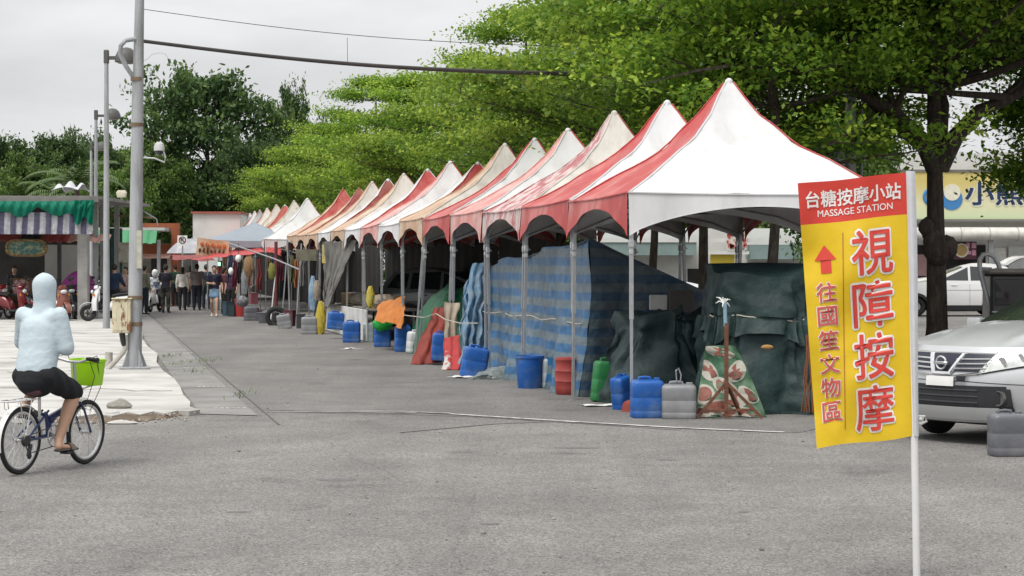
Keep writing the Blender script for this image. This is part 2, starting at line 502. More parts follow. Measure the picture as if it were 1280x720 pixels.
for k in range(170):
    px = r2.uniform(60, 245); py = 529 - (px - 60) * .042 + r2.gauss(0, 2.6)
    p = G(px, py); s = r2.uniform(.008, .035)
    mb.box((p.x, p.y, s * .3 + (.03 if py < 523 else 0.006)), (s, s * r2.uniform(.6, 1.3), s * .7), r2.random() * 3, s * .2, rx=r2.random())
tag(mb.build('rubble', M('rubble_mix', (.33, .30, .26), .9, .4, 4)), kind='stuff')
mb = MB(); q8 = random.Random(19)
for k in range(420):
    py = 530 + 195 * q8.random() ** 1.3 if k % 3 else q8.uniform(430, 525); p = G(q8.uniform(-40, 1320) if py > 528 else q8.uniform(330, 760), py); s = q8.uniform(.004, .013) * (2.2 if q8.random() < .06 else 1)
    mb.box((p.x, p.y, s * .3 + (.004 if py < 528 else 0)), (s * q8.uniform(.8, 2.2), s, s * .7), q8.random() * 3, s * .2)
tag(mb.build('gravel', M('grit_mix', (.22, .20, .17), .9, .75, 3)), kind='stuff')
# dark oil and tar blots on the asphalt
TARM = M('old_tar', (.125, .122, .118), .8, .12, 12)
for k, (px, py, rx_, ry_) in enumerate([(420, 600, .16, .12), (835, 575, .10, .08), (612, 655, .07, .06), (300, 640, .10, .05), (720, 560, .22, .07), (505, 478, .25, .16), (455, 455, .20, .16), (930, 640, .05, .05)]):
    p = G(px, py); mb = MB(); n = 22; ring = [(p.x + rx_ * math.cos(2 * PI * j / n) * q8.uniform(.75, 1.15), p.y + ry_ * math.sin(2 * PI * j / n) * q8.uniform(.75, 1.15), .0052 if py < 528 else .0016) for j in range(n)]
    mb.add(ring, [list(range(n))]); tag(mb.build('tar_patch', TARM), kind='structure')
# short weeds by the gutter
WEED = M('weeds_green', (.10, .16, .04), .7, .3, 20)
mb = MB()
for (px, py, nn, sp) in [(222, 455, 60, .25), (255, 452, 60, .25), (212, 446, 40, .2), (300, 494, 30, .18), (240, 466, 40, .25)]:
    c = G(px, py)
    for k in range(nn):
        a = r2.random() * 6.3; q = c + Vector((r2.gauss(0, sp * .5), r2.gauss(0, sp * 2), 0)); h = r2.uniform(.03, .10)
        d = Vector((math.cos(a), math.sin(a), 0)); e = Vector((-d.y, d.x, 0)) * .006
        mb.add([q - e, q + e, q + d * h * .7 + Vector((0, 0, h))], [(0, 1, 2)])
tag(mb.build('weeds', WEED, fix=False), kind='stuff')
# worn white line and faint paint along the seam
PAINT = M('worn_road_paint', (.55, .54, .52), .8, .12, 8, .1, 60, col2=(.23, .225, .22), thr=(.46, .60))
PAINT2 = M('faint_road_paint', (.36, .355, .345), .85, .12, 7, .1, 60, col2=(.21, .205, .2), thr=(.4, .56))
def strip(pts, wd, z, m, name):
    A = [G(*p) for p in pts]; vs = []; n = len(A)
    for i, p in enumerate(A):
        t = (A[min(i + 1, n - 1)] - A[max(i - 1, 0)]).normalized(); e = Vector((-t.y, t.x, 0)) * wd / 2
        vs += [(p.x + e.x, p.y + e.y, z), (p.x - e.x, p.y - e.y, z)]
    mb = MB(); mb.add(vs, [(2 * i, 2 * i + 1, 2 * i + 3, 2 * i + 2) for i in range(n - 1)])
    return tag(mb.build(name, m), kind='structure')
strip([(562, 518), (640, 523), (720, 528), (850, 535.5), (980, 541)], .10, .009, PAINT, 'road_marking')
strip([(440, 514.5), (500, 515), (562, 517.2)], .14, .009, PAINT2, 'road_marking')
strip([(365, 515.2), (440, 515.6), (520, 517)], .08, .009, PAINT2, 'road_marking')
strip([(425, 437), (453, 436.2)], .25, .009, PAINT, 'road_marking')
strip([(500, 541), (620, 530), (700, 527)], .05, .006, M('seam_tar', (.145, .142, .138), .8, .2, 5), 'asphalt_seam')
strip([(332, 515.5), (420, 517), (500, 518), (585, 521), (700, 528), (850, 538)], .04, .0062, M('seam_tar', (.145, .142, .138), .8, .2, 5), 'asphalt_seam')
# drain slot covers in the gutter
def drain(px, py, lab):
    p = G(px, py); mb = MB()
    for k in range(6):
        q = p + UX * 0 + VX * (-.17 + k * .068)
        mb.box((q.x, q.y, .011), (.045, .10, .004), TH, .001)
    o = mb.build('drain_cover', M('drain_paint', (.52, .51, .48), .8, .15, 8, col2=(.25, .24, .23))); tag(o, lab, 'drain cover', 'drain covers in the gutter')
drain(288, 511, 'pale slotted drain cover in the gutter nearest to the seam of the asphalt')
drain(264, 484, 'pale slotted drain cover in the gutter second from the seam')
drain(243, 460, 'pale slotted drain cover in the gutter just beyond the tall pole base')
drain(228, 442, 'pale slotted drain cover in the gutter farthest up the lane')
# litter
def litter(px, py, s, lab, seed):
    q = random.Random(seed); p = G(px, py)
    mb = MB(); mb.solid_grid(lambda u, v: ((u - .5) * s * 1.5, (v - .5) * s * .8, .014 + .02 * abs(math.sin(u * 5 + seed)) * abs(math.cos(v * 4 + seed))), 8, 5, .003)
    o = mb.build('paper_scrap', WHITEP, None, (p.x, p.y, 0)); o.rotation_euler.z = q.random() * 1.2; tag(o, lab, 'litter')
litter(580, 472, .38, 'crumpled white paper under the leaning blue can', 2)
litter(752, 508, .32, 'flat beige cardboard scrap beside the green can', 4)
litter(437, 436.5, .15, 'small white paper scrap lying alone on the lane before the stalls', 6)
# ------------------------------------------------------------------ the row of peaked tents
FAB = {
 'R': sheer('red_vinyl', (.45, .052, .050), .45, .05, .10, 3, .12, 5, col2=(.54, .20, .18), thr=(.44, .68), streak=(1, 1, .5)),
 'P': sheer('faded_pink_vinyl', (.56, .22, .20), .5, .05, .10, 3, .12, 5, col2=(.66, .42, .39), thr=(.42, .62)),
 'W': sheer('white_vinyl', (.65, .65, .655), .5, .05, .05, 2.5, .3, 4, col2=(.53, .52, .50), thr=(.50, .78), streak=(1.6, 1.6, .35)),
 'M': sheer('mottled_maroon_vinyl', (.40, .13, .14), .55, .05, .15, 4, .15, 6, col2=(.58, .47, .45), thr=(.44, .54), streak=(1.5, 1.5, .8)),
 'T': sheer('tan_vinyl', (.47, .30, .19), .55, .05, .12, 3, .12, 5, col2=(.60, .48, .38), thr=(.46, .64)),
 'C': sheer('grey_cream_vinyl', (.60, .57, .52), .55, .05, .10, 3, .12, 5, col2=(.47, .43, .38), thr=(.48, .66), streak=(1.6, 1.6, .4)),
 'D': sheer('dark_red_vinyl', (.25, .045, .04), .5, .05, .15, 3, .12, 5, col2=(.34, .12, .09), thr=(.45, .62)),
}
ROOF_SHADE = M('roof_shade_dark', (.050, .028, .027), .8, .2, 3)  # dark maroon standing in for shade on the roof undersides
TW, TLN = 3.3, 2.95
EAVE, TIP, APEXZ = 2.59, 2.10, 4.07
PROF = [(0, 0), (.03, .035), (.19, .32), (.386, .555), (.578, .70), (.787, .86), (1, 1)]
def prof(t):
    for (a, fa), (b, fb) in zip(PROF, PROF[1:]):
        if t <= b: return fa + (fb - fa) * (t - a) / (b - a)
    return 1
def make_tent(s, ax, ay, cols, label, seed, zap=APEXZ, tilt=None):
    """s: distance of the tent's middle along the row; ax, ay: photo pixel of its peak"""
    q = random.Random(seed)
    c = R(s, TW / 2)
    t = thing('market_tent', label, 'tent', c, TH, 'peaked market tents in a row')
    mod = 640 + FPX * c.x / c.y
    dx = max(-.2, min(.2, (ax - mod) * c.y / FPX)) if ax else 0
    za = EYE + (HZ - ay) * c.y / FPX if ay else zap
    za = max(3.6, min(4.3, za))
    ap = Vector((dx, q.uniform(-.04, .04), za))
    dz = [q.uniform(-.03, .03) for _ in range(4)]
    hw, hl = TW / 2, TLN / 2
    cor = [Vector((-hw, -hl, EAVE + dz[0])), Vector((hw, -hl, EAVE + dz[1])), Vector((hw, hl, EAVE + dz[2])), Vector((-hw, hl, EAVE + dz[3]))]
    sides = [(0, 1, cols[1]), (1, 2, cols[2]), (2, 3, cols[3]), (3, 0, cols[0])]     # front, right, back, road
    def roofpt(a, b, sg, t):
        t = .03 + .97 * t
        e = a.lerp(b, sg)
        p = Vector((ap.x + (e.x - ap.x) * t, ap.y + (e.y - ap.y) * t, 0))
        p.z = ap.z - (ap.z - e.z) * prof(t) - .055 * math.sin(PI * sg) * math.sin(PI * min(t * 1.05, 1)) - .02 * math.sin(PI * sg) * t
        return p
    mb = MB(); used = sorted({k for *_, k in sides}); mats = [FAB[k] for k in used]
    for a, b, k in sides:
        mb.grid(lambda u, v, a=a, b=b: roofpt(cor[a], cor[b], u, v), 18, 22, used.index(k))
    wk = used.index('W') if 'W' in used else 0
    for a in range(4):
        mb.tube([roofpt(cor[a], cor[(a + 1) % 4], 0, j / 12) + Vector((0, 0, .008)) for j in range(13)], .011, 5, m=used.index(sides[a][2]))
    mb.lathe([(.052, -.03), (.05, .02), (.02, .05)], ap + Vector((0, 0, -.04)), 8, wk)
    crumple(mb, .035, 1.5, seed, .012, 4.5, False)
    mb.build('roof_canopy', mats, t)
    ln = MB()  # extra dark sheet below the roof, shade of the underside put into colour
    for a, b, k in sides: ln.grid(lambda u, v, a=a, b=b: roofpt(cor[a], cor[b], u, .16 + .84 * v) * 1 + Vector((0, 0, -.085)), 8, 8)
    ln.build('roof_shade_sheet', ROOF_SHADE, t)
    mb = MB()
    nrm = [Vector((0, -1, 0)), Vector((1, 0, 0)), Vector((0, 1, 0)), Vector((-1, 0, 0))]
    for k0, (a, b, k) in enumerate(sides):
        def val(u, v, a=a, b=b, k0=k0):
            e = cor[a].lerp(cor[b], u); e.z -= .02 * math.sin(PI * u)
            zb = TIP + .345 * max(math.sin(PI * u), 0) ** .72
            p = e.copy(); p.z = e.z + (zb - e.z) * v
            p += nrm[k0] * (.012 + .03 * v * math.sin(u * 23 + seed) * (abs(u - .5) * 1.4) + .02 * v)
            return p
        mb.grid(val, 26, 5, used.index(k))
        mb.tube([val(j / 20, 0) + nrm[k0] * .006 for j in range(21)], .012, 5, m=used.index(k))
        mb.tube([val(j / 26, 1) for j in range(27)], .006, 4, m=used.index(k))
    mb.build('valance', mats, t)
    fr = MB()
    ins = [Vector((cc.x * .97, cc.y * .965, cc.z - .06)) for cc in cor]
    for a in range(4):
        b = (a + 1) % 4
        fr.bar(ins[a], ins[b], .022)
        mid = ins[a].lerp(ins[b], .5)
        fr.tube([ins[a] - Vector((0, 0, .34)), ins[a].lerp(ins[b], .14) - Vector((0, 0, .16)), ins[a].lerp(ins[b], .34) - Vector((0, 0, .04)), mid - Vector((0, 0, .015)), ins[a].lerp(ins[b], .66) - Vector((0, 0, .04)), ins[a].lerp(ins[b], .86) - Vector((0, 0, .16)), ins[b] - Vector((0, 0, .34))], .014, 5)
        fr.bar(ins[a] - Vector((0, 0, .02)), Vector((ap.x * .5, ap.y * .5, EAVE + .25)), .02)
    fr.bar((ap.x * .5, ap.y * .5, EAVE + .15), (ap.x, ap.y, ap.z - .10), .03)
    fr.build('roof_frame', STEEL, t)
    for a in range(4):
        lg = MB(); x, y = ins[a].x, ins[a].y
        lean = (q.uniform(-.05, .05), q.uniform(-.05, .05))
        if tilt and a in tilt: lean = tilt[a]
        foot = Vector((x + lean[0], y + lean[1], 0)); hd = Vector((x, y, ins[a].z - .03)); mid = foot.lerp(hd, .45)
        lg.bar(foot, mid.lerp(hd, .2), .030); lg.bar(mid, hd, .042)
        lg.box(foot + Vector((0, 0, .006)), (.12, .12, .008))
        o = lg.build('leg', ALU if a in (0, 3) or q.random() < .5 else STEEL, t)
        br = MB(); p = foot.lerp(hd, .80); br.box(p, (.060, .060, .09), 0, .008); br.box(p + Vector((0, 0, -.10)), (.050, .050, .06), 0, .008)
        br.tube([p + Vector((.03, 0, 0)), p + Vector((.06, 0, -.02))], .010, 6)
        br.build('slider_bracket', M('bracket_grey', (.40, .41, .42), .5, .15, 8), o)
    return t
TENTS = [
 (912, 98, 'RWRW', 'red and white peaked tent nearest to the yellow banner, white side facing the camera', None),
 (833.6, 126, 'RWRW', 'red and white peaked tent, second from the yellow banner', None),
 (770, 140, 'MCDC', 'mottled maroon and grey peaked tent between two red and white ones, third in the row', None),
 (711.5, 160.8, 'PWRW', 'faded pink and white peaked tent just behind the mottled maroon one', None),
 (668.6, 173, 'RWRW', 'red and white peaked tent above the blue striped tarp enclosure end', {0: (-.12, -.12), 3: (-.1, .25)}),
 (633, 179, 'TCDC', 'brown and grey peaked tent standing above the green covered stall', {0: (-.25, -.25)}),
 (597, 203, 'WRWR', 'low white tent with a red side, behind the brown and grey one', None),
 (563, 202, 'PWRW', 'pale pink and white tent, the eighth from the yellow banner', None),
 (535, 210.6, 'WRWR', 'white tent with a wide red side, ninth from the yellow banner', None),
 (505, 217, 'TCDC', 'tan and grey weathered tent, tenth from the yellow banner', None),
 (485, 224, 'WDWD', 'white tent with dark red side behind the tan and grey one', None),
 (465, 227, 'TCDC', 'cream tent with a tan edge above the tied grey curtain', None),
 (449, 235, 'TDTD', 'tan tent with dark red side just before the bright red one', None),
 (429, 236.5, 'TRTR', 'tan tent with a broad bright red side facing the camera', None),
]
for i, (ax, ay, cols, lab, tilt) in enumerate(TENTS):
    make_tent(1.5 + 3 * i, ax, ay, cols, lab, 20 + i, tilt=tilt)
def solve_s(px, wv=TW / 2):
    lo, hi = 0, 150
    for _ in range(50):
        m = (lo + hi) / 2; c = R(m, wv)
        if 640 + FPX * c.x / c.y > px: lo = m
        else: hi = m
    return lo
FAR = [
 (384, 247.7, 'WWPW', 'all white peaked tent right behind the flat grey canopy'),
 (367.6, 251, 'TCTC', 'cream and tan tent behind the all white one'),
 (356.4, 255.5, 'TRCR', 'narrow tan tent with red side far up the row'),
 (346, 255.8, 'TCTC', 'pale tan tent rising behind the middle of the grey canopy'),
 (334, 260, 'RCRC', 'cream tent with a red edge, fourth from the far end'),
 (325, 262, 'RWRW', 'small red and white tent, third from the far end'),
 (318.6, 264, 'RWRW', 'small red and white tent, second from the far end'),
 (312.6, 266.6, 'WWWW', 'small white tent at the far end of the row'),
]
prev = 43
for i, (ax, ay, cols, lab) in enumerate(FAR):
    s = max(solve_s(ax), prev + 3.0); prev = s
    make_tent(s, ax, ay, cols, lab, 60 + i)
# ------------------------------------------------------------------ trees
def leaf_mat(name, dark, mid, young, scale=.55, glow=.38):
    m = bpy.data.materials.new(name); m.use_nodes = True
    t = m.node_tree; b = t.nodes['Principled BSDF']; l = t.links.new; out = [n for n in t.nodes if n.type == 'OUTPUT_MATERIAL'][0]
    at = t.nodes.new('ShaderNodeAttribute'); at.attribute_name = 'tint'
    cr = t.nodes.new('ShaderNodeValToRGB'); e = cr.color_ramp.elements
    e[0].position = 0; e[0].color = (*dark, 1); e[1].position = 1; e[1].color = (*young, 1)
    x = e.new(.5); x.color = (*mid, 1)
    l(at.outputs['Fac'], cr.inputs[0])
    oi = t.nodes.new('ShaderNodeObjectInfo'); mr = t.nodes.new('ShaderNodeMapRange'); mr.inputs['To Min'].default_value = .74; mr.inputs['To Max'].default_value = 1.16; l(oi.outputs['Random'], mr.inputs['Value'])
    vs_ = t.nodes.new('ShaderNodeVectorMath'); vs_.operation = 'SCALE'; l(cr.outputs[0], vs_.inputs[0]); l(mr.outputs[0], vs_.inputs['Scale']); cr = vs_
    l(cr.outputs[0], b.inputs['Base Color']); b.inputs['Roughness'].default_value = .5; b.inputs['Specular IOR Level'].default_value = .3
    tr = t.nodes.new('ShaderNodeBsdfTranslucent'); mx = t.nodes.new('ShaderNodeMixShader'); mx.inputs[0].default_value = glow
    l(cr.outputs[0], tr.inputs['Color']); l(b.outputs[0], mx.inputs[1]); l(tr.outputs[0], mx.inputs[2]); l(mx.outputs[0], out.inputs['Surface'])
    return m
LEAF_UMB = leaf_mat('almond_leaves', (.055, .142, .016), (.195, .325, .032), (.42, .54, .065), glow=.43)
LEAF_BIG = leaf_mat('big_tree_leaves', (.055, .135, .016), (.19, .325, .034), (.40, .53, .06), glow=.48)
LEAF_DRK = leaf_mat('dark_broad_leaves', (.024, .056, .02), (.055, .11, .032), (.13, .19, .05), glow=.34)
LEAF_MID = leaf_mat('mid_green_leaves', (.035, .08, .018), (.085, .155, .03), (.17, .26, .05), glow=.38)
BARK = M('bark', (.060, .048, .040), .95, .35, 7, .9, 18, col2=(.11, .095, .075), streak=(3, 3, .7))
BARK2 = M('dark_bark', (.035, .026, .021), .95, .35, 7, 1.0, 16, col2=(.062, .050, .040), streak=(3, 3, .7))

def leaves_mesh(name, C, nrm_tilt, size, seed, mat, tint):
    """C: (n,3) leaf centres; one diamond leaf each"""
    g = np.random.default_rng(seed); n = len(C)
    az = g.uniform(0, 2 * PI, n); tl = g.normal(0, nrm_tilt, n); rl = g.normal(0, nrm_tilt, n)
    d = np.stack([np.cos(az) * np.cos(tl), np.sin(az) * np.cos(tl), np.sin(tl)], 1)
    s0 = np.stack([-np.sin(az), np.cos(az), np.zeros(n)], 1)
    up = np.cross(d, s0); s = s0 * np.cos(rl)[:, None] + up * np.sin(rl)[:, None]
    Ls = (size * g.uniform(.65, 1.3, n))[:, None]
    v = np.empty((n, 4, 3)); v[:, 0] = C - d * Ls * .5; v[:, 1] = C + s * Ls * .30 + d * Ls * .08; v[:, 2] = C + d * Ls * .5; v[:, 3] = C - s * Ls * .30 + d * Ls * .08
    me = bpy.data.meshes.new(name); me.vertices.add(n * 4); me.vertices.foreach_set('co', v.reshape(-1).astype(np.float32))
    me.loops.add(n * 4); me.loops.foreach_set('vertex_index', np.arange(n * 4, dtype=np.int32))
    me.polygons.add(n); me.polygons.foreach_set('loop_start', np.arange(0, n * 4, 4, dtype=np.int32))
    a = me.attributes.new('tint', 'FLOAT', 'FACE'); a.data.foreach_set('value', np.clip(tint + g.normal(0, .13, n), 0, 1).astype(np.float32))
    me.materials.append(mat); me.update(); me.validate()
    return me

def make_tree(name, label, loc, H, base, Rad, seed, style='layer', nleaf=26000, lsize=.11, mat=None, bark=None, trunk_r=.16, limbs=None, group=None, cat='tree', squash=1.0, rz=0, cull=None, vth=.13, wander=.12, tier=.62, keepf=1.0, droop=False):
    g = random.Random(seed); npg = np.random.default_rng(seed)
    t = thing(name, label, cat, loc, rz, group)
    tm = MB(); cen = []; tin = []
    tops = [Vector((0, 0, 0))]; x = y = 0
    for k in range(1, 7):
        x += g.uniform(-wander, wander) * H / 9; y += g.uniform(-wander, wander) * H / 9
        tops.append(Vector((x, y, H * .92 * k / 6)))
    def tp(z):
        f = max(0, min(5.999, z / (H * .92) * 6)); i = int(f); return tops[i].lerp(tops[i + 1], f - i)
    n = 14
    pts = [tp(H * .92 * k / n) for k in range(n + 1)]
    tm.tube(pts, [trunk_r * (1.35 if k == 0 else 1) * (1 - .88 * (k / n) ** .8) + .015 for k in range(n + 1)], 10)
    sprays = []
    def limb(p0, d, ln, r0, up, depth=0):
        p = Vector(p0); d = d.normalized(); seg = max(3, int(ln / .5)); path = [p.copy()]
        for k in range(seg):
            d = (d + Vector((g.uniform(-.22, .22), g.uniform(-.22, .22), g.uniform(-.10, .12) + up))).normalized()
            p = p + d * (ln / seg); path.append(p.copy())
            f = (k + 1) / seg
            if f > .3 or depth: sprays.append((p + Vector((g.gauss(0, .18), g.gauss(0, .18), g.uniform(0, .15))), f, Rad))
            if depth < 2 and f > .22 and g.random() < (.85 if depth == 0 else .45):
                sd = d.cross(Vector((0, 0, 1))); sd = sd * g.choice((-1, 1)) + d * g.uniform(.3, 1.0) + Vector((0, 0, g.uniform(-.1, .25)))
                limb(p, sd, ln * g.uniform(.28, .55) * (1.1 - .5 * f), r0 * .45, up * .7, depth + 1)
        tm.tube(path, [max(r0 * (1 - .85 * k / seg), .008) for k in range(seg + 1)], 6 if depth == 0 else 4)
    if limbs:
        for (pth, r0) in limbs:
            pth = [Vector(q) for q in pth]
            tm.tube(pth, [r0 * (1 - .5 * k / (len(pth) - 1)) for k in range(len(pth))], 8)
            for k in range(5):
                limb(pth[-1 - (k % 2)], (pth[-1] - pth[-2]) + Vector((g.uniform(-1, 1), g.uniform(-1, 1), g.uniform(-.35, .12) if droop else g.uniform(-.2, .8))), Rad * (g.uniform(.09, .17) if droop else g.uniform(.4, .75)), r0 * .4, .03)
    nt_ = int((H - base) / (tier if style == 'layer' else .75)) + 1
    for k in range(nt_):
        f = k / max(nt_ - 1, 1); z = base + (H * .95 - base) * f
        if style == 'layer': rr = Rad * (.78 + .22 * math.sin(PI * min(f * 1.6, 1))) * (1 - f ** 2.2 * .82)
        else: rr = Rad * math.sin(PI * (.16 + .80 * f)) ** .65
        m = (g.randint(4, 6) if f < .75 else g.randint(3, 4)) + (2 if tier > .8 else 0); a0 = g.random() * 6.3
        for j in range(m):
            a = a0 + 2 * PI * j / m + g.uniform(-.35, .35)
            el = g.uniform(.02, .22) if style == 'layer' else g.uniform(.1, .8)
            limb(tp(min(z, H * .9)), Vector((math.cos(a), math.sin(a), el)), rr * g.uniform(.72, 1.12), trunk_r * .42 * (1 - .6 * f), .012 if style == 'layer' else .02)
    # leaf clumps
    sp = [s for s in sprays if g.random() < keepf]
    per = max(8, int(nleaf / max(len(sp), 1)))
    C = []; T = []
    for (p, f, _) in sp:
        dist = math.hypot(p.x, p.y) / Rad
        k = int(per * g.uniform(.5, 1.5)); 
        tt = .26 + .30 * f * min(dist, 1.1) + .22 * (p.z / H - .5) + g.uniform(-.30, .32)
        if style == 'layer':
            r = g.uniform(.35, .75); q = npg.normal(0, 1, (k, 3)) * np.array([r * .60, r * .60, vth]); q[:, 2] += .03 * npg.random(k)
        else:
            r = g.uniform(.38, .75); q = npg.normal(0, 1, (k, 3)) * np.array([r * .55, r * .55, r * .42])
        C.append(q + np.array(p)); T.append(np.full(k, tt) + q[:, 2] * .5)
    C = np.concatenate(C); T = np.concatenate(T)
    C[:, 2] = np.maximum(C[:, 2], .4)
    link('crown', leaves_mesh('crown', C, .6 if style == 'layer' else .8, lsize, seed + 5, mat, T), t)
    tm.build('trunk', bark or BARK, t, sharp=60)
    return t

# row of layered trees behind the tents
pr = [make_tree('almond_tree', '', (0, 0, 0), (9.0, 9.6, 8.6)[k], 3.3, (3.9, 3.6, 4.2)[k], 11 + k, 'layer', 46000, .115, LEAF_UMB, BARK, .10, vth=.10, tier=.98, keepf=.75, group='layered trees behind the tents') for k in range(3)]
AT = [
 (965, 34.5, 1.0, 0, 'layered tree just behind the nearest tent, its trunk by the dark covered stall'),
 (880, 38.5, 1.0, 1, 'layered tree whose slim brown trunk shows under the nearest tent beside the dark leg'),
 (812, 42.5, .98, 2, 'layered tree with trunk seen above the striped enclosure behind the third tent'),
 (727, 48.5, .93, 0, 'layered tree rising behind the mottled maroon tent'),
 (655, 56, .95, 1, 'layered tree rising behind the faded pink tent'),
 (590, 64, .93, 2, 'bright green layered tree with a flat top under the overhead pipe'),
 (520, 72, .97, 0, 'bright green layered tree behind the tan and white tents in mid row'),
 (468, 82, 1.0, 1, 'layered tree at the left shoulder of the green row'),
 (420, 96, 1.0, 2, 'layered tree behind the tan and red tents up the row'),
 (368, 114, .95, 0, 'layered tree with low boughs hanging over the far tents'),
 (325, 132, .86, 1, 'last layered tree of the row with boughs reaching to the white shed'),
]
for k, (px, Y, sc, vi, lab) in enumerate(AT):
    used_before = [a[3] for a in AT[:k]]
    o = pr[vi] if vi not in used_before else copy_tree(pr[vi])
    o.location = ((px - 640) * Y / FPX, Y, 0); o.rotation_euler = (0, 0, k * 2.13 + .4); o.scale = (sc, sc, sc); o['label'] = lab
# big old tree at the right
bl = P(1172, 327, 35.0)
def lp(px, py, dy=0): 
    q = P(px, py, 35 + dy); return (q.x - bl.x, dy, q.z)
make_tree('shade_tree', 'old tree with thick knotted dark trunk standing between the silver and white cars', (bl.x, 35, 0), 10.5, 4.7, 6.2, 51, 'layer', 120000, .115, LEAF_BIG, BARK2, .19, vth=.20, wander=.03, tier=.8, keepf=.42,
  limbs=[([lp(1170, 215), lp(1150, 172, -.3), lp(1118, 140, -.6), lp(1062, 110, -.9)], .16), ([lp(1174, 210), lp(1195, 170, -.2), lp(1225, 138, -.3), lp(1265, 122, -.4)], .17),
         ([lp(1172, 190), lp(1178, 130, .4), lp(1160, 60, .5)], .16), ([lp(1172, 200), lp(1110, 150, 1.5), lp(1050, 90, 2.0)], .11)])
kn = MB(); 
for (px, py, r) in [(1158, 284, .14), (1166, 300, .17), (1184, 310, .18), (1172, 312, .24), (1160, 293, .10)]:
    q = lp(px, py, -.12); kn.ell(q, (r, r * .9, r * 1.2), 10)
kn.v = [tuple(Vector(v) + Vector((rng.uniform(-.012, .012), rng.uniform(-.012, .012), rng.uniform(-.012, .012)))) for v in kn.v]
big = [o for o in COL.objects if o.name == 'shade_tree'][0]
kn.build('burl', BARK2, big, sharp=70)
# a second tree right of the frame whose boughs hang into the picture
make_tree('shade_tree', 'leafy tree beyond the right edge whose low boughs hang before the yellow shop sign', (P(1420, 327, 39).x, 39, 0), 9.5, 5.2, 5.6, 77, 'layer', 60000, .115, LEAF_BIG, BARK2, .2, vth=.20, tier=.8, keepf=.5, droop=True,
  limbs=[([(0, 0, 2.6), (-.8, -.5, 3.2), (-1.65, -.9, 3.35)], .08), ([(0, 0, 2.9), (-1.2, .2, 3.8), (-1.9, -.3, 4.2)], .08)])

# distant trees
bgv = [make_tree('broadleaf_tree', '', (0, 0, 0), 12, 2.4 + .5 * k, 4.6, 31 + k, 'round', 17000, .34, (LEAF_DRK, LEAF_DRK, LEAF_MID)[k], BARK2, .22, group='trees beyond the market') for k in range(3)]
BT = [
 (268, 128, 86, 88, 0, 'tall dark broadleaf tree standing against the sky behind the tall pole'),
 (20, 150, 178, 55, 1, 'dark far tree at the left edge of the skyline'),
 (66, 150, 166, 50, 0, 'dark far tree with a ragged top above the green netting'),
 (112, 156, 172, 45, 1, 'dark far tree behind the two lamp posts'),
 (150, 160, 186, 40, 2, 'lighter far tree just left of the tall pole'),
 (196, 120, 196, 52, 2, 'mid green tree right behind the security camera'),
 (240, 128, 226, 48, 2, 'low light green tree behind the red brown hall'),
 (318, 122, 176, 50, 1, 'dark tree low in front of the tallest one, to its right'),
 (366, 140, 113, 26, 1, 'narrow dark tree peeping over the layered row'),
 (396, 150, 150, 40, 0, 'dark tree half hidden behind the layered row'),
 (290, 130, 214, 46, 1, 'dark lower tree above the white shed'),
 (-20, 170, 190, 60, 2, 'lighter far tree at the outer left edge'),
 (40, 112, 208, 60, 2, 'pale green low tree behind the netted market stall'),
 (150, 108, 214, 46, 2, 'pale green low tree between lamp posts and tall pole'),
 (1034, 58, 128, 78, 2, 'leafy tree behind the nearest tent left of the yellow shop sign'),
 (1076, 66, 150, 50, 2, 'smaller leafy tree at the left end of the yellow shop sign'),
 (960, 96, 255, 70, 2, 'low tree over the white stalls seen under the nearest tent'),
 (860, 110, 262, 80, 2, 'low tree behind the far parking lot'),
 (700, 130, 250, 80, 1, 'dark tree behind the striped tarp enclosure far off'),
 (560, 140, 240, 80, 1, 'dark tree in the gap behind the mid row tents'),
]
for k, (px, Y, ty, hwp, vi, lab) in enumerate(BT):
    o = bgv[vi] if vi not in [b[4] for b in BT[:k]] else copy_tree(bgv[vi])
    h = EYE + (HZ - ty) * Y / FPX; r = hwp * Y / FPX
    o.location = ((px - 640) * Y / FPX, Y, 0); o.rotation_euler = (0, 0, k * 1.7); o.scale = (r / 4.4, r / 4.4, h / 12.2); o['label'] = lab
# low shrubs closing the far end
shr = make_tree('shrub', '', (0, 0, 0), 3.0, .4, 2.2, 91, 'round', 5000, .22, LEAF_MID, BARK2, .06, group='shrubs at the far end', cat='shrub')
first = True
for k in range(16):
    px = -40 + k * 34; Y = 126 + (k * 37 % 23)
    o = shr if first else copy_tree(shr); first = False
    o.location = ((px - 640) * Y / FPX, Y, 0); o.rotation_euler = (0, 0, k * 1.3); sc = 1.0 + (k * 7 % 5) * .12; o.scale = (1.5 * sc, 1.2, 1.25 * sc)
    o['label'] = 'low leafy shrub in the belt of shrubs closing the far end of the lane'
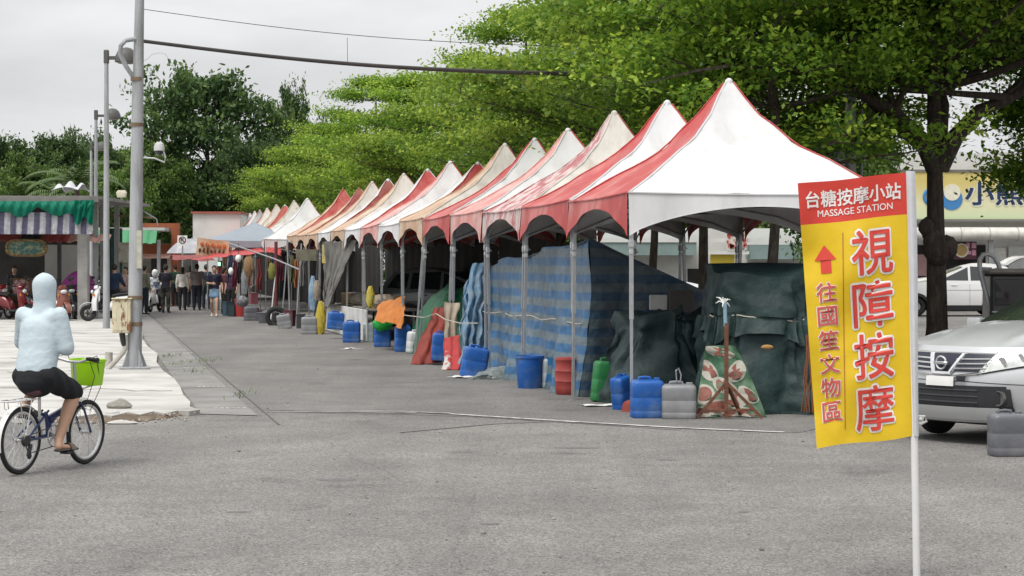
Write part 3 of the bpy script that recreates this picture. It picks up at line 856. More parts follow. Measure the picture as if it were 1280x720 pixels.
# palm with drooping fronds
def palm(px, Y, topy, lab, seed):
    g = random.Random(seed); b0 = P(px, HZ, Y); h = EYE + (HZ - topy) * Y / FPX
    t = thing('palm_tree', lab, 'palm', (b0.x, Y, 0))
    tm = MB(); tm.tube([(0, 0, 0), (.1, 0, h * .4), (0, 0, h * .85)], [.2, .15, .12], 8); tm.build('trunk', BARK, t)
    cm = MB()
    for k in range(16):
        a = k * 2.4 + g.random() * .4; el = g.uniform(.2, 1.1); L0 = g.uniform(2.2, 3.0); p = Vector((0, 0, h * .85)); d = Vector((math.cos(a) * math.cos(el), math.sin(a) * math.cos(el), math.sin(el))); pts = [p.copy()]
        for j in range(8):
            d = (d + Vector((0, 0, -.17))).normalized(); p = p + d * L0 / 8; pts.append(p.copy())
        cm.tube(pts, [.03 * (1 - .09 * j) for j in range(9)], 4)
        for j in range(1, 9):
            sd = (pts[j] - pts[j - 1]).cross(Vector((0, 0, 1))).normalized()
            for sg in (-1, 1):
                for w0 in (0, .5):
                    q = pts[j - 1].lerp(pts[j], w0); tip = q + sd * sg * .55 * (1 - .06 * j) + (pts[j] - pts[j - 1]) * 1.3 + Vector((0, 0, -.18)); e = (pts[j] - pts[j - 1]) * .22
                    cm.add([q - e, q + e, tip], [(0, 1, 2)])
    cm.build('crown', M('palm_green', (.07, .12, .03), .5, .25, 3), t, fix=False)
palm(96, 104, 205, 'palm with drooping fronds behind the lamp posts', 3)
palm(72, 110, 222, 'smaller palm with drooping fronds to the left of the other palm', 8)

# ------------------------------------------------------------------ buildings
CREAM = M('cream_wall', (.50, .48, .43), .85, .08, 1, .1, 20, col2=(.40, .38, .34))
WHITEW = M('white_wall', (.62, .62, .60), .85, .06, .8, .1, 20, col2=(.50, .50, .48), thr=(.5, .7))
GREYW = M('grey_wall', (.34, .35, .35), .85, .08, 1)
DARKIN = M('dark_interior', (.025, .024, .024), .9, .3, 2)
GREENS = M('green_sheet', (.012, .20, .07), .5, .12, 2)
REDB = M('red_brown_paint', (.26, .075, .03), .7, .15, 2, col2=(.20, .06, .03))
YEL = M('yellow_sign', (.62, .48, .05), .5, .06, 1)
def rectbox(mb, px0, py0, px1, py1, Y, th, m=0, b=0):
    a, c = P(px0, py0, Y), P(px1, py1, Y)
    return mb.box(((a.x + c.x) / 2, th / 2, (a.z + c.z) / 2), (abs(c.x - a.x), th, abs(a.z - c.z)), 0, b, m)
# yellow-signed shop at the right
YS = 75
shop = thing('shop_building', 'white shop building with a long yellow signboard behind the parking lot', 'shop', (0, YS, 0))
def sh(name, rects, m, b=0, parent=None):
    mb = MB()
    for (x0, y0, x1, y1, y, th) in rects:
        a, c = P(x0, y0, YS), P(x1, y1, YS); c.z = 0 if c.z < .4 else c.z; mb.box(((a.x + c.x) / 2, y + th / 2, (a.z + c.z) / 2), (abs(c.x - a.x), th, abs(a.z - c.z)), 0, b)
    return mb.build(name, m, parent or shop)
sh('wall', [(1085, 190, 1500, 384.5, .7, 6)], WHITEW)
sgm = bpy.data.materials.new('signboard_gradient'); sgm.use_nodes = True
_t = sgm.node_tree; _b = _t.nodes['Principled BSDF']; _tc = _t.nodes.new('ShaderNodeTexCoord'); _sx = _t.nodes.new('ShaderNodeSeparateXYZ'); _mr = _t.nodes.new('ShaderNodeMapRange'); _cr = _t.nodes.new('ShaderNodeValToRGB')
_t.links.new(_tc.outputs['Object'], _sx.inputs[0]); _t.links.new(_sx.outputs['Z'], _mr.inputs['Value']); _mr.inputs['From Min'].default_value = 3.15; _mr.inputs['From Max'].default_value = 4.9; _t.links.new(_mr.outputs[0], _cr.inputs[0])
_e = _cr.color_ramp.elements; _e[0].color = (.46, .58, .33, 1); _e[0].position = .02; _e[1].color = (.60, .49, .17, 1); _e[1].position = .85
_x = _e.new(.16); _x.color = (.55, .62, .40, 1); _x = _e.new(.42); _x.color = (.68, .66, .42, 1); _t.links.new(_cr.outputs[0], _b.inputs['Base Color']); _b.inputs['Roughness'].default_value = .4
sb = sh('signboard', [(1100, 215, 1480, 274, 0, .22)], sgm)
sh('signboard_frame', [(1098, 274, 1482, 277, -.04, .3), (1098, 212, 1482, 215, -.04, .3)], M('sign_frame', (.16, .15, .14), .5), parent=sb)
def letters(body, px, py, hpx, Y, m, parent, y, bold=.03, wf=1.0, name='lettering', off=(0, 0), loc_y=0):
    vs, fs = text_flat(body); s = hpx * Y / FPX; c = P(px, py, Y)
    mb = MB()
    for k in range(9):
        dx, dz = (0, 0) if k == 8 else (bold * math.cos(k * PI / 4), bold * math.sin(k * PI / 4))
        mb.add([(c.x + (v[0] + dx) * s * wf, y - .0006 * k, c.z + (v[1] + dz) * s) for v in vs], fs)
    return mb.build(name, m, parent, fix=False)
NAVY = M('navy_paint', (.015, .035, .10), .4)
letters('小熊', 1243, 242, 31, YS, M('pale_sign_edge', (.7, .68, .55), .5), sb, -.010, .07, 1.2)
letters('小熊', 1242.5, 241.5, 31, YS, NAVY, sb, -.022, .022, 1.2)
mk = MB(); c = P(1172, 246, YS)
mk.lathe([(.0, 0), (.40, 0), (.40, .03)], (c.x + .50, -.02, c.z - .08), 24, 0, 'Y')
o = mk.build('cup_emblem', M('sign_blue', (.05, .20, .45), .4, .05, 2), sb)
mk = MB(); 
mk.tube([(c.x - .22 + .26 * math.cos(a * PI / 10), -.025, c.z + .26 * math.sin(a * PI / 10)) for a in range(20)], .065, 6, closed=True); mk.build('cup_emblem', M('sign_blue', (.05, .20, .45), .4), sb)
mk = MB(); mk.lathe([(0, 0), (.3, 0), (.3, .03)], (c.x + .52, -.035, c.z + .16), 20, 0, 'Y'); mk.build('cup_emblem', M('pale_sign_edge', (.7, .68, .55), .5), sb)
aw = MB(); a, c = P(1090, 293, YS), P(1480, 293, YS)
aw.tube([(a.x, -.55, a.z), (c.x, -.55, c.z)], .22, 12); aw.solid_grid(lambda u, v: (a.x + (c.x - a.x) * u, -.55 + .55 * v, a.z + .2 + .06 * v), 30, 2, .03)
aw.build('awning', M('awning_white', (.62, .61, .57), .6, .08, 3, .2, 6, col2=(.48, .46, .42)), shop)
rb = MB()
for k in range(12):
    x = a.x + (c.x - a.x) * k / 11; rb.tube([(x, -.55 + .235 * math.cos(q * PI / 6), a.z + .235 * math.sin(q * PI / 6)) for q in range(12)], .02, 4, closed=True)
rb.build('awning_rib', M('awning_seam', (.40, .39, .36), .6), shop)
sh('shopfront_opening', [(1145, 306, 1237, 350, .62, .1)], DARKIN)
sh('shop_shelf', [(1150, 318, 1165, 345, .3, .3)], M('shop_pink', (.35, .22, .22), .7))
b2 = sh('hanging_sign', [(1192, 302, 1220, 324, -.1, .08)], M('sign_maroon', (.10, .03, .05), .5))
c = P(1201, 313, YS); mk = MB(); mk.lathe([(0, 0), (.22, 0), (.22, .02)], (c.x, -.125, c.z), 18, 0, 'Y'); mk.build('sign_disc', M('sign_gold', (.45, .30, .10), .4), b2)
mk = MB(); mk.tube([(c.x + .23 * math.cos(q * PI / 9), -.13, c.z + .23 * math.sin(q * PI / 9)) for q in range(18)], .03, 5, closed=True); mk.build('sign_ring', M('pale_sign_edge', (.7, .68, .55), .5), b2)
mk = MB(); c = P(1213, 311, YS)
for (dx, dz, ww, hh) in [(-.12, .12, .12, .2), (.1, .12, .16, .2), (-.1, -.14, .2, .12), (.1, -.14, .14, .2)]: mk.box((c.x + dx, -.12, c.z + dz), (ww, .02, hh))
mk.build('sign_mark', M('sign_pink', (.62, .30, .40), .5), b2)
sh('door_panel', [(1247, 310, 1262, 384, .55, .14)], WHITEW); sh('door_panel', [(1265, 308, 1330, 384, .5, .2)], M('panel_grey', (.50, .51, .50), .6))
sh('pillar', [(1232, 300, 1238, 384, -.5, .15)], STEEL)
# low white stalls across the parking lot, seen under the nearest tent
YL = 88
ls_ = thing('stall_building', 'low white stall building with grey green awning across the parking lot', 'stall', (0, YL, 0))
def sl(name, rects, m, parent=None):
    mb = MB()
    for (x0, y0, x1, y1, y, th) in rects:
        a, c = P(x0, y0, YL), P(x1, y1, YL); c.z = 0 if c.z < .4 else c.z; mb.box(((a.x + c.x) / 2, y + th / 2, (a.z + c.z) / 2), (abs(c.x - a.x), th, abs(a.z - c.z)))
    return mb.build(name, m, parent or ls_)
sl('wall', [(740, 285, 1090, 375, 1, 5)], WHITEW)
for q0 in [(740, 303, 870, 319, -.3, 1.2), (935, 306, 1060, 324, -.3, 1.2)]: sl('awning', [q0], M('awning_greygreen', (.20, .27, .26), .6, .1, 2))
sl('fascia', [(735, 298, 1090, 303, -.35, .2), (882, 314, 935, 318, -.4, .3)], WHITEW)
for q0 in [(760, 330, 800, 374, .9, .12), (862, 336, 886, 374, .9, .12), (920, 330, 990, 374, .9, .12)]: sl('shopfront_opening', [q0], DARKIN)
sl('yellow_panel', [(888, 318, 918, 338, -.1, .2)], YEL)
pp = sl('poster_board', [(907, 286, 932, 312, -.45, .08)], M('poster_white', (.60, .55, .50), .6))
mk = MB(); q9 = random.Random(5)
for k in range(34):
    a = P(907 + q9.uniform(1, 23), 286 + q9.uniform(2, 23), YL); mk.box((a.x, -.47, a.z), (q9.uniform(.04, .14), .015, q9.uniform(.06, .2)))
mk.build('poster_print', M('poster_red', (.45, .06, .05), .6, .3, 30), pp)
# red-brown gate hall with a green awning at the end of the lane
YH = 84
hl = thing('market_hall', 'red brown market hall front with a green awning at the far left of the lane', 'building', (0, YH, 0))
def hx(name, rects, m, parent=None, b=0):
    mb = MB()
    for (x0, y0, x1, y1, y, th) in rects:
        a, c = P(x0, y0, YH), P(x1, y1, YH); c.z = 0 if c.z < .4 else c.z; mb.box(((a.x + c.x) / 2, y + th / 2, (a.z + c.z) / 2), (abs(c.x - a.x), th, abs(a.z - c.z)), 0, b)
    return mb.build(name, m, parent or hl)
hx('wall', [(120, 304, 217, 378, 2.6, 4)], M('hall_inner', (.20, .19, .17), .9, .3, 1.5, col2=(.08, .07, .06)))
hx('frame_post', [(214, 279, 224, 378, 0, .3)], REDB); hx('frame_beam', [(168, 279, 214, 287, 0, .3)], REDB)
hx('fascia', [(150, 305, 214, 319, .5, .2)], REDB)
hx('roof', [(120, 285, 212, 288.5, -1.2, 3.6)], M('roof_sheet', (.42, .44, .42), .6, .1, 2))
ga = MB(); a, c = P(128, 289, YH), P(203, 305, YH); ga.solid_grid(lambda u, v: (a.x + (c.x - a.x) * u, -1.2 - .35 * v, a.z + (c.z - a.z) * v + .02 * math.sin(u * 40)), 40, 6, .02); ga.build('green_awning', GREENS, hl)
ga = MB(); a, c = P(170, 318, YH), P(214, 323, YH); ga.solid_grid(lambda u, v: (a.x + (c.x - a.x) * u, .3 - .9 * v, a.z + (c.z - a.z) * v), 10, 4, .02); ga.build('pale_awning', M('pale_red_awning', (.62, .36, .30), .6), hl)
hx('support_post', [(202, 300, 206, 378, -1.1, .12)], STEEL); hx('pilaster', [(207, 322, 213, 378, .4, .3)], CREAM)
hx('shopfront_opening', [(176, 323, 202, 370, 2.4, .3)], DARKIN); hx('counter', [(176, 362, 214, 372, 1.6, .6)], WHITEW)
# white shed behind the far tents
sd_ = thing('white_shed', 'white windowless shed with a thin red roof edge behind the far tents', 'shed', (0, 99, 0))
def wsd(name, rects, m):
    mb = MB()
    for (x0, y0, x1, y1, y, th) in rects:
        a, c = P(x0, y0, 99), P(x1, y1, 99); c.z = 0 if c.z < .4 else c.z; mb.box(((a.x + c.x) / 2, y + th / 2, (a.z + c.z) / 2), (abs(c.x - a.x), th, abs(a.z - c.z)))
    return mb.build(name, m, sd_)
wsd('wall', [(241, 267, 300, 365, 0, 4)], WHITEW); wsd('roof_edge', [(239, 264.5, 302, 267, -.15, 4.3)], M('roof_red', (.30, .09, .07), .6))
# ------------------------------------------------------------------ cans and buckets that weigh the tent legs down
def plast(name, col, var=.08, rough=.42, col2=None): return M(name, col, rough, var, 5, .08, 30, spec=.4, col2=col2, thr=(.44, .72))
PB = plast('blue_plastic', (.012, .095, .36), .16, .5, col2=(.10, .17, .31)); PG = plast('grey_plastic', (.22, .225, .235), col2=(.29, .29, .30)); PDG = plast('dark_grey_plastic', (.125, .13, .145), col2=(.18, .18, .19))
PGR = plast('green_plastic', (.02, .17, .05), .14, .5, col2=(.05, .20, .08)); PR = plast('brick_red_plastic', (.30, .045, .04), col2=(.36, .08, .07)); PW = plast('milky_plastic', (.55, .57, .58)); PT = plast('clouded_plastic', (.33, .38, .40))
PRB = plast('red_plastic', (.42, .05, .05))
def rrect(hw, hd, r, z, n=5):
    ring = []
    r = min(r, hw * .95, hd * .95)
    for (sx, sy, a0) in [(1, 1, 0), (-1, 1, 90), (-1, -1, 180), (1, -1, 270)]:
        for k in range(n):
            a = rad(a0 + 90 * k / (n - 1)); ring.append(Vector((sx * (hw - r) + r * math.cos(a), sy * (hd - r) + r * math.sin(a), z)))
    return ring
def jerrycan(label, loc, wd, h, m, rz=0, tilt=(0, 0), capm=None, dp=.78, name='jerrycan', cat='can', group='plastic cans along the tents', lowm=None):
    t = thing(name, label, cat, loc, rz, group)
    t.rotation_euler = (tilt[0], tilt[1], rz)
    hw, hd = wd / 2, wd / 2 * dp
    mb = MB(); R0 = wd * .16
    prof = [(0, .90), (.012, .97), (.03, 1.0), (.16, 1.0), (.178, .988), (.192, .988), (.205, 1), (.485, 1.0), (.498, .988), (.512, .988), (.525, 1), (.80, 1.0), (.85, .99), (.89, .95), (.915, .88), (.93, .78)]
    mb.loft([rrect(hw * k, hd * k, R0, z * h) for z, k in prof], True)
    mb.build('body', m, t, sharp=50)
    hb = MB(); hb.tube([(-hw * .55, 0, h * .90), (-hw * .5, 0, h * .985), (-hw * .1, 0, h), (hw * .18, 0, h * .985), (hw * .24, 0, h * .90)], wd * .045, 8); hb.build('handle', m, t)
    cb = MB(); cb.lathe([(wd * .10, h * .91), (wd * .10, h * .975), (wd * .085, h * .985)], (hw * .62, 0, 0), 12); cb.build('cap', capm or m, t)
    return t
def drum(label, loc, wd, h, m, rz=0, tilt=(0, 0), name='drum', cat='drum', group='plastic cans along the tents'):
    t = thing(name, label, cat, loc, rz, group); t.rotation_euler = (tilt[0], tilt[1], rz)
    r = wd / 2; mb = MB()
    mb.lathe([(r * .86, 0), (r * .94, h * .02), (r, h * .2), (r * 1.0, h * .35), (r * 1.03, h * .37), (r * 1.0, h * .39), (r, h * .62), (r * 1.03, h * .64), (r, h * .66), (r * .98, h * .9), (r * 1.02, h * .92), (r * 1.02, h * .955), (r * .92, h * .965)], n=22)
    mb.build('body', m, t, sharp=50)
    lb = MB(); lb.lathe([(r * .9, h * .955), (r * .9, h * .985), (r * .8, h), (r * .1, h)], n=22); lb.build('lid', m, t)
    return t
def bucket(label, loc, wd, h, m, rz=0, tilt=(0, 0), group='plastic cans along the tents', fill=None):
    t = thing('bucket', label, 'bucket', loc, rz, group); t.rotation_euler = (tilt[0], tilt[1], rz)
    r = wd / 2; mb = MB()
    mb.lathe([(r * .80, 0), (r * .82, h * .02), (r * .97, h * .93), (r * 1.04, h * .935), (r * 1.04, h), (r * .97, h), (r * .94, h * .96), (r * .80, h * .05)], n=24); mb.build('shell', m, t, sharp=40)
    hb = MB(); hb.tube([(r * .98 * math.cos(a), r * .3 * math.sin(a) * 0 - r * .55 * math.sin(a), h * .95 - .0 - r * .25 * math.sin(a)) for a in [PI * k / 10 for k in range(11)]], .005, 5); hb.build('handle', STEEL, t)
    return t
def px(n, Y): return n * Y / FPX
def onground(x, y, lift=0): 
    p = G(x, y); return Vector((p.x, p.y + .12, lift))
def jc(x, y, wp, hp, m, label, kind=jerrycan, rz=.2, tilt=(0, 0), lift=0, **kw):
    p = onground(x, y, lift); Y = p.y - .1
    return kind(label, p, px(wp, Y), px(hp, Y), m, rz, tilt, **kw)
jc(809.5, 523, 40, 51, PB, 'bright blue plastic can standing upright at the foot of the nearest tent leg', rz=.08, dp=.9)
jc(849.5, 524, 43, 46, PG, 'light grey plastic can with a wire loop, beside the bright blue one', rz=-.05, dp=.9)
p = onground(780, 513); jerrycan('blue plastic can leaning behind the nearest tent leg', p, .26, .44, PB, .9, (0, -.16), dp=.7)
p = onground(755, 503); jerrycan('tall green plastic can with a slanted neck beside the brick red drum', p, .34, .56, PGR, .25, (0, .10), dp=.6)
jc(711, 494, 34, 47, PR, 'brick red plastic drum at the foot of the second tent leg', drum)
jc(689, 486, 24, 40, PT, 'clouded pale plastic can between the blue bucket and the brick red drum', rz=.3)
jc(662, 486, 36, 41, PB, 'blue bucket without a lid holding two tent legs', bucket, rz=.4)
p = onground(590, 472); jerrycan('blue plastic can tied to the legs and leaning to the right, above white paper', p, .40, .50, PB, .15, (0, .17), dp=.7)
jc(632, 468, 20, 20, PB, 'small blue bucket half wrapped in a crumpled plastic sheet', bucket, rz=.4)
jc(548, 457, 20, 37, PB, 'slim blue can hanging from the slanted legs before the red brown cloth', rz=.1, tilt=(0, .08), lift=.08)
jc(519, 442, 23, 29, PW, 'milky white plastic can beside the red brown draped cloth', rz=.3, tilt=(0, .08))
jc(503, 440, 20, 35, PB, 'blue plastic can before the green covered stall, next to the milky white one', rz=.2)
jc(477.5, 434, 21, 30, PB, 'blue plastic can under a bright green plastic bag', rz=.1)
jc(460, 428, 13, 26, PT, 'narrow clouded can beside the white board, left of the green bag', rz=.2)
jc(439, 428.5, 22, 28, PB, 'blue plastic can standing on the ground before the white board', rz=.12, capm=PW)
jc(418, 424, 20, 23, PB, 'blue plastic can hanging above the ground on a leg before the white board', rz=.25, tilt=(0, .1), lift=.22, capm=PW)
jc(386, 418, 20, 23, PG, 'grey plastic can at the left end of the white board', rz=.12)
jc(356, 411, 18, 19, PG, 'grey plastic can leaning toward a round tyre', rz=.1, tilt=(0, -.15), dp=.6)
jc(313, 401, 17, 19, PDG, 'dark grey plastic can in front of the red bucket', rz=.3)
jc(300, 396, 15, 22, PRB, 'tall red bucket farthest up along the stalls', bucket, rz=.3)
jc(1263, 571, 45, 57, PDG, 'dark grey plastic can alone on the asphalt in front of the silver car', rz=.05, dp=.8, group=None)
# wire loop on the light grey can
p = onground(849, 524); mb = MB(); mb.tube([p + Vector((-.02, -.02, .42)), p + Vector((-.03, -.02, .55)), p + Vector((.0, -.02, .58)), p + Vector((.03, -.02, .50)), p + Vector((.02, -.02, .42))], .008, 5); tag(mb.build('wire_loop', STEEL), 'bent wire loop stuck through the grip of the light grey can', 'wire')
# bright green plastic bag
def bag(label, c, r, m, seed, name='plastic_bag', cat='bag'):
    q = random.Random(seed); mb = MB(); n = 18; rings = []
    for k in range(9):
        f = k / 8; z = -r[2] + 2 * r[2] * f; rr = math.sin(PI * (.12 + .80 * f)) ** .6
        rings.append([Vector((r[0] * rr * (1 + .16 * math.sin(j * 3.1 + k + seed)) * math.cos(2 * PI * j / n), r[1] * rr * (1 + .16 * math.cos(j * 2.3 + k * 1.7)) * math.sin(2 * PI * j / n), z + q.uniform(-.1, .1) * r[2])) for j in range(n)])
    mb.loft(rings, True); o = mb.build(name, m, None, c, sharp=25); return tag(o, label, cat)
p = onground(478, 434); bag('bright green plastic bag draped over a blue can', p + Vector((0, -.12, .50)), (.20, .14, .15), sheer('bag_green', (.03, .45, .08), .35, .3, .15, 9, .6, 14), 4)

# ------------------------------------------------------------------ tarps
def tarp(name, col, col2=None, rough=.5, bump=.5, bs=7, glow=.08, thr=(.42, .66), scale=4): return sheer(name, col, rough, glow, .14, scale, bump, bs, col2=col2, thr=thr)
DKG = tarp('dark_green_tarp', (.014, .034, .034), (.030, .062, .058), .58, .9, 9)
DKG2 = tarp('dark_grey_green_tarp', (.014, .030, .032), (.034, .056, .056), .65, .8, 10)
GRN = tarp('green_tarp', (.012, .10, .045), (.02, .14, .06), .5, .5, 6)
ORG = tarp('orange_tarp', (.62, .22, .04), (.52, .17, .03), .6, .3, 6, .25)
RBR = tarp('red_brown_cloth', (.26, .050, .035), (.19, .04, .03), .8, .4, 8)
BGE = tarp('beige_cloth', (.40, .34, .26), (.30, .25, .19), .85, .4, 8)
GCU = tarp('grey_curtain', (.17, .165, .15), (.12, .115, .105), .7, .4, 7)
PLS = tarp('pale_plastic_sheet', (.36, .47, .56), (.16, .32, .48), .3, .7, 6, .35, (.4, .62), 7)
CRM = tarp('crumpled_clear_sheet', (.30, .34, .34), (.18, .21, .20), .25, .9, 10, .3)
def stripes(name, a, b, period, dark=1.0, axis='Z', col3=None):
    m = bpy.data.materials.new(name); m.use_nodes = True; t = m.node_tree; bs = t.nodes['Principled BSDF']; l = t.links.new
    tc = t.nodes.new('ShaderNodeTexCoord'); sx = t.nodes.new('ShaderNodeSeparateXYZ'); nz = t.nodes.new('ShaderNodeTexNoise'); nz.inputs['Scale'].default_value = 2.2; nz.inputs['Detail'].default_value = 4
    ad = t.nodes.new('ShaderNodeMixRGB'); ad.inputs[0].default_value = .045; l(tc.outputs['Object'], ad.inputs[1]); l(nz.outputs['Color'], ad.inputs[2]); l(ad.outputs[0], sx.inputs[0]); l(tc.outputs['Object'], nz.inputs['Vector'])
    k = t.nodes.new('ShaderNodeMath'); k.operation = 'MULTIPLY'; k.inputs[1].default_value = 2 * PI / period; l(sx.outputs[axis], k.inputs[0])
    sn = t.nodes.new('ShaderNodeMath'); sn.operation = 'SINE'; l(k.outputs[0], sn.inputs[0])
    mr = t.nodes.new('ShaderNodeMapRange'); mr.inputs['From Min'].default_value = -.25; mr.inputs['From Max'].default_value = .25; l(sn.outputs[0], mr.inputs['Value'])
    mx = t.nodes.new('ShaderNodeMixRGB'); mx.inputs[1].default_value = (*a, 1); mx.inputs[2].default_value = (*b, 1); l(mr.outputs[0], mx.inputs[0])
    n2 = t.nodes.new('ShaderNodeTexNoise'); n2.inputs['Scale'].default_value = 9; n2.inputs['Detail'].default_value = 6; l(tc.outputs['Object'], n2.inputs['Vector'])
    m2 = t.nodes.new('ShaderNodeMapRange'); m2.inputs['From Min'].default_value = .3; m2.inputs['From Max'].default_value = .7; m2.inputs['To Min'].default_value = .7 * dark; m2.inputs['To Max'].default_value = 1.25 * dark; l(n2.outputs['Fac'], m2.inputs['Value'])
    sc = t.nodes.new('ShaderNodeVectorMath'); sc.operation = 'SCALE'; l(mx.outputs[0], sc.inputs[0]); l(m2.outputs[0], sc.inputs['Scale']); l(sc.outputs[0], bs.inputs['Base Color'])
    bs.inputs['Roughness'].default_value = .38
    n3 = t.nodes.new('ShaderNodeTexNoise'); n3.inputs['Scale'].default_value = 7; n3.inputs['Detail'].default_value = 8; l(tc.outputs['Object'], n3.inputs['Vector'])
    bp = t.nodes.new('ShaderNodeBump'); bp.inputs['Strength'].default_value = .7; bp.inputs['Distance'].default_value = .03; l(n3.outputs['Fac'], bp.inputs['Height']); l(bp.outputs[0], bs.inputs['Normal'])
    return m
BST = stripes('blue_striped_tarp', (.022, .105, .235), (.11, .155, .185), .225)
BSD = stripes('dark_striped_tarp', (.016, .048, .09), (.055, .078, .092), .225)
# striped enclosure under the second to fourth tent; built in the row frame: (along, across, up)
def rowthing(name, label, cat, group=None): return thing(name, label, cat, tuple(A0), TH, group)
def rp(s, wv, z): return (wv, s, z)
en = rowthing('tarp_enclosure', 'shelter wrapped in blue and grey striped tarp under the second and third tents', 'tarp shelter')
def topz(s): 
    f = (s - 3.6) / 8.2; return 2.12 - .42 * f - .05 * abs(math.sin(s * 1.05)) 
def wall(u, v):
    s = 3.6 + 8.2 * u; z = topz(s) * (1 - v)
    o = .36 - .16 * v ** 3 * min(1, (s - 3.6) / .8) + .05 * math.sin(s * 6.0 + v * 2) * (v + .15) + .025 * math.sin(s * 14 + v * 4) * v + .06 * math.sin(s * 1.9 + v * 3)
    return rp(s, o, max(z, .012))
mb = MB(); mb.solid_grid(wall, 150, 34, .006); crumple(mb, .03, 1.8, 5, .014, 5.0); mb.build('side_wall', BST, en, sharp=60)
def endw(u, v):
    wv = wall(0, v)[0] + .008 + 2.6 * u; zt = 2.12 - .62 * min(u * 1.7, 1) - .12 * u
    return rp(3.6 + (-.10 * v ** 2 - .05 * math.sin(u * 24 + v * 2) * (v + .1) + .04 * math.sin(u * 9)) * min(1, u * 8), wv, max(zt * (1 - v), .012))
mb = MB(); mb.solid_grid(endw, 60, 18, .006); mb.build('end_wall', BSD, en, sharp=60)
def roof(u, v):
    s = 3.6 + 8.2 * u; a = Vector(rp(s, .36, topz(s))); zt = 2.12 - .62 * min(v * 1.7, 1) - .12 * v
    return (.36 + 2.6 * v, s, min(topz(s), zt + .0) - .01 - .03 * math.sin(s * 2) ** 2 * v)
mb = MB(); mb.solid_grid(roof, 40, 12, .006); mb.build('roof', BSD, en, sharp=60)
def lend(u, v):
    a = rad(200 * u - 10); s = 11.7 + 1.0 * math.sin(a) * (1 - .1 * v) + .05 * math.sin(u * 30 + v * 3) * v; wv = 1.2 - 1.0 * math.cos(a) * (1 + .1 * v)
    z = (1.70 - .10 * u) * (1 - v); 
    if v < .15: wv = 1.2 + (wv - 1.2) * (.7 + 2 * v); s = 11.7 + (s - 11.7) * (.55 + 3 * v)
    return rp(s, wv, max(z, .012))
mb = MB(); mb.solid_grid(lend, 50, 16, .006); mb.build('plastic_end_sheet', PLS, en, sharp=60)
mb = MB(); mb.tube([rp(3.6 + 8.2 * k / 20, .30 + .03 * math.sin(k), .98 - .02 * math.sin(k * 1.3)) for k in range(21)], .008, 5); mb.build('tie_rope', ROPE, en)
# crumpled clear plastic at the foot of the enclosure
def heap(name, label, cat, c, rx_, ry_, h, m, seed, flat=.0, n=26, folds=6, rz=0, amp=.12, group=None, crm=.08, nz=22):
    q = random.Random(seed); mb = MB(); rings = []; ph = [q.uniform(0, 6) for _ in range(5)]
    for k in range(nz + 1):
        f = k / nz; z = h * f; rr = (1 - f ** 2.4 * (1 - flat)) * (1.08 - .12 * f)
        ring = []
        for j in range(n):
            a = 2 * PI * j / n; e = 1 + amp * (1 - f * .7) * math.sin(folds * a + ph[0] + f * 2) + amp * .6 * math.sin((folds * 2 + 1) * a + ph[1] - f * 3) + .06 * math.sin(3 * a + ph[2])
            ca, sa = math.cos(a), math.sin(a); p4 = .55
            ring.append(Vector((rx_ * rr * e * math.copysign(abs(ca) ** p4, ca), ry_ * rr * e * math.copysign(abs(sa) ** p4, sa), z + .06 * h * f * math.sin(2 * a + ph[3]) + .03 * h * f * math.sin(5 * a + ph[4]))))
        rings.append(ring)
    mb.loft(rings, True); crumple(mb, crm, 2.6, seed, crm * .45, 7.0); o = mb.build(name, m, None, c, sharp=80); o.rotation_euler.z = rz
    return tag(o, label, cat, group)
heap('plastic_sheet', 'crumpled clear plastic sheet lying at the foot of the striped shelter', 'sheet', onground(634, 474), .45, .22, .20, CRM, 3, 0, 34, 7, TH, .22)
# dark covered stall beside the banner
st = thing('covered_stall', 'stall bundled in dark green tarps next to the yellow banner', 'stall', (P(948, HZ, 25.2).x, 25.25, 0), .03)
def upper(u, v):
    a = u * 2 * PI; ca, sa = math.cos(a), math.sin(a); e = .42
    x = .60 * math.copysign(abs(ca) ** e, ca); y = .62 * math.copysign(abs(sa) ** e, sa)
    fold = .05 * math.sin(a * 9 + 1 + v) * v + .045 * math.sin(a * 17 + 2 * v) * v + .02 * math.sin(a * 31) * v
    k = 1 + fold + .07 * v
    z = 1.70 - .58 * v + .03 * math.sin(a * 4) * v + .06 * math.sin(a * 2 + 2.2) * (1 - v)
    return (x * k, y * k, z)
mb = MB(); mb.grid(upper, 168, 26); mb.add([(0, 0, 1.76)] + [upper(k / 168, 0) for k in range(169)], [(0, k + 1, k + 2) for k in range(168)], 0, True); crumple(mb, .07, 2.4, 3, .028, 6.5); mb.build('upper_tarp', DKG, st, sharp=75)
def lower(u, v):
    a = u * 2 * PI; ca, sa = math.cos(a), math.sin(a); e = .42
    fl = 1 + .22 * v ** 1.3
    x = .63 * math.copysign(abs(ca) ** e, ca) * fl; y = .66 * math.copysign(abs(sa) ** e, sa) * (1 + .30 * v ** 1.2)
    k = 1 + .06 * math.sin(a * 11 + v * 2) * (v + .2) + .05 * math.sin(a * 23 + 2 - v) * (v + .15) + .02 * math.sin(a * 41 + v * 5)
    return (x * k, y * k, max(1.16 - 1.16 * v + .02 * math.sin(a * 6), .01))
mb = MB(); mb.grid(lower, 192, 40); crumple(mb, .09, 2.2, 8, .035, 6.0); mb.build('lower_tarp', DKG, st, sharp=75)
mb = MB(); mb.tube([(Vector(lower(k / 60, .02)) * 1.02) - Vector((0, 0, .03 + .02 * math.sin(k * .7))) for k in range(60)], .009, 5, closed=True); mb.build('tie_rope', ROPE, st)

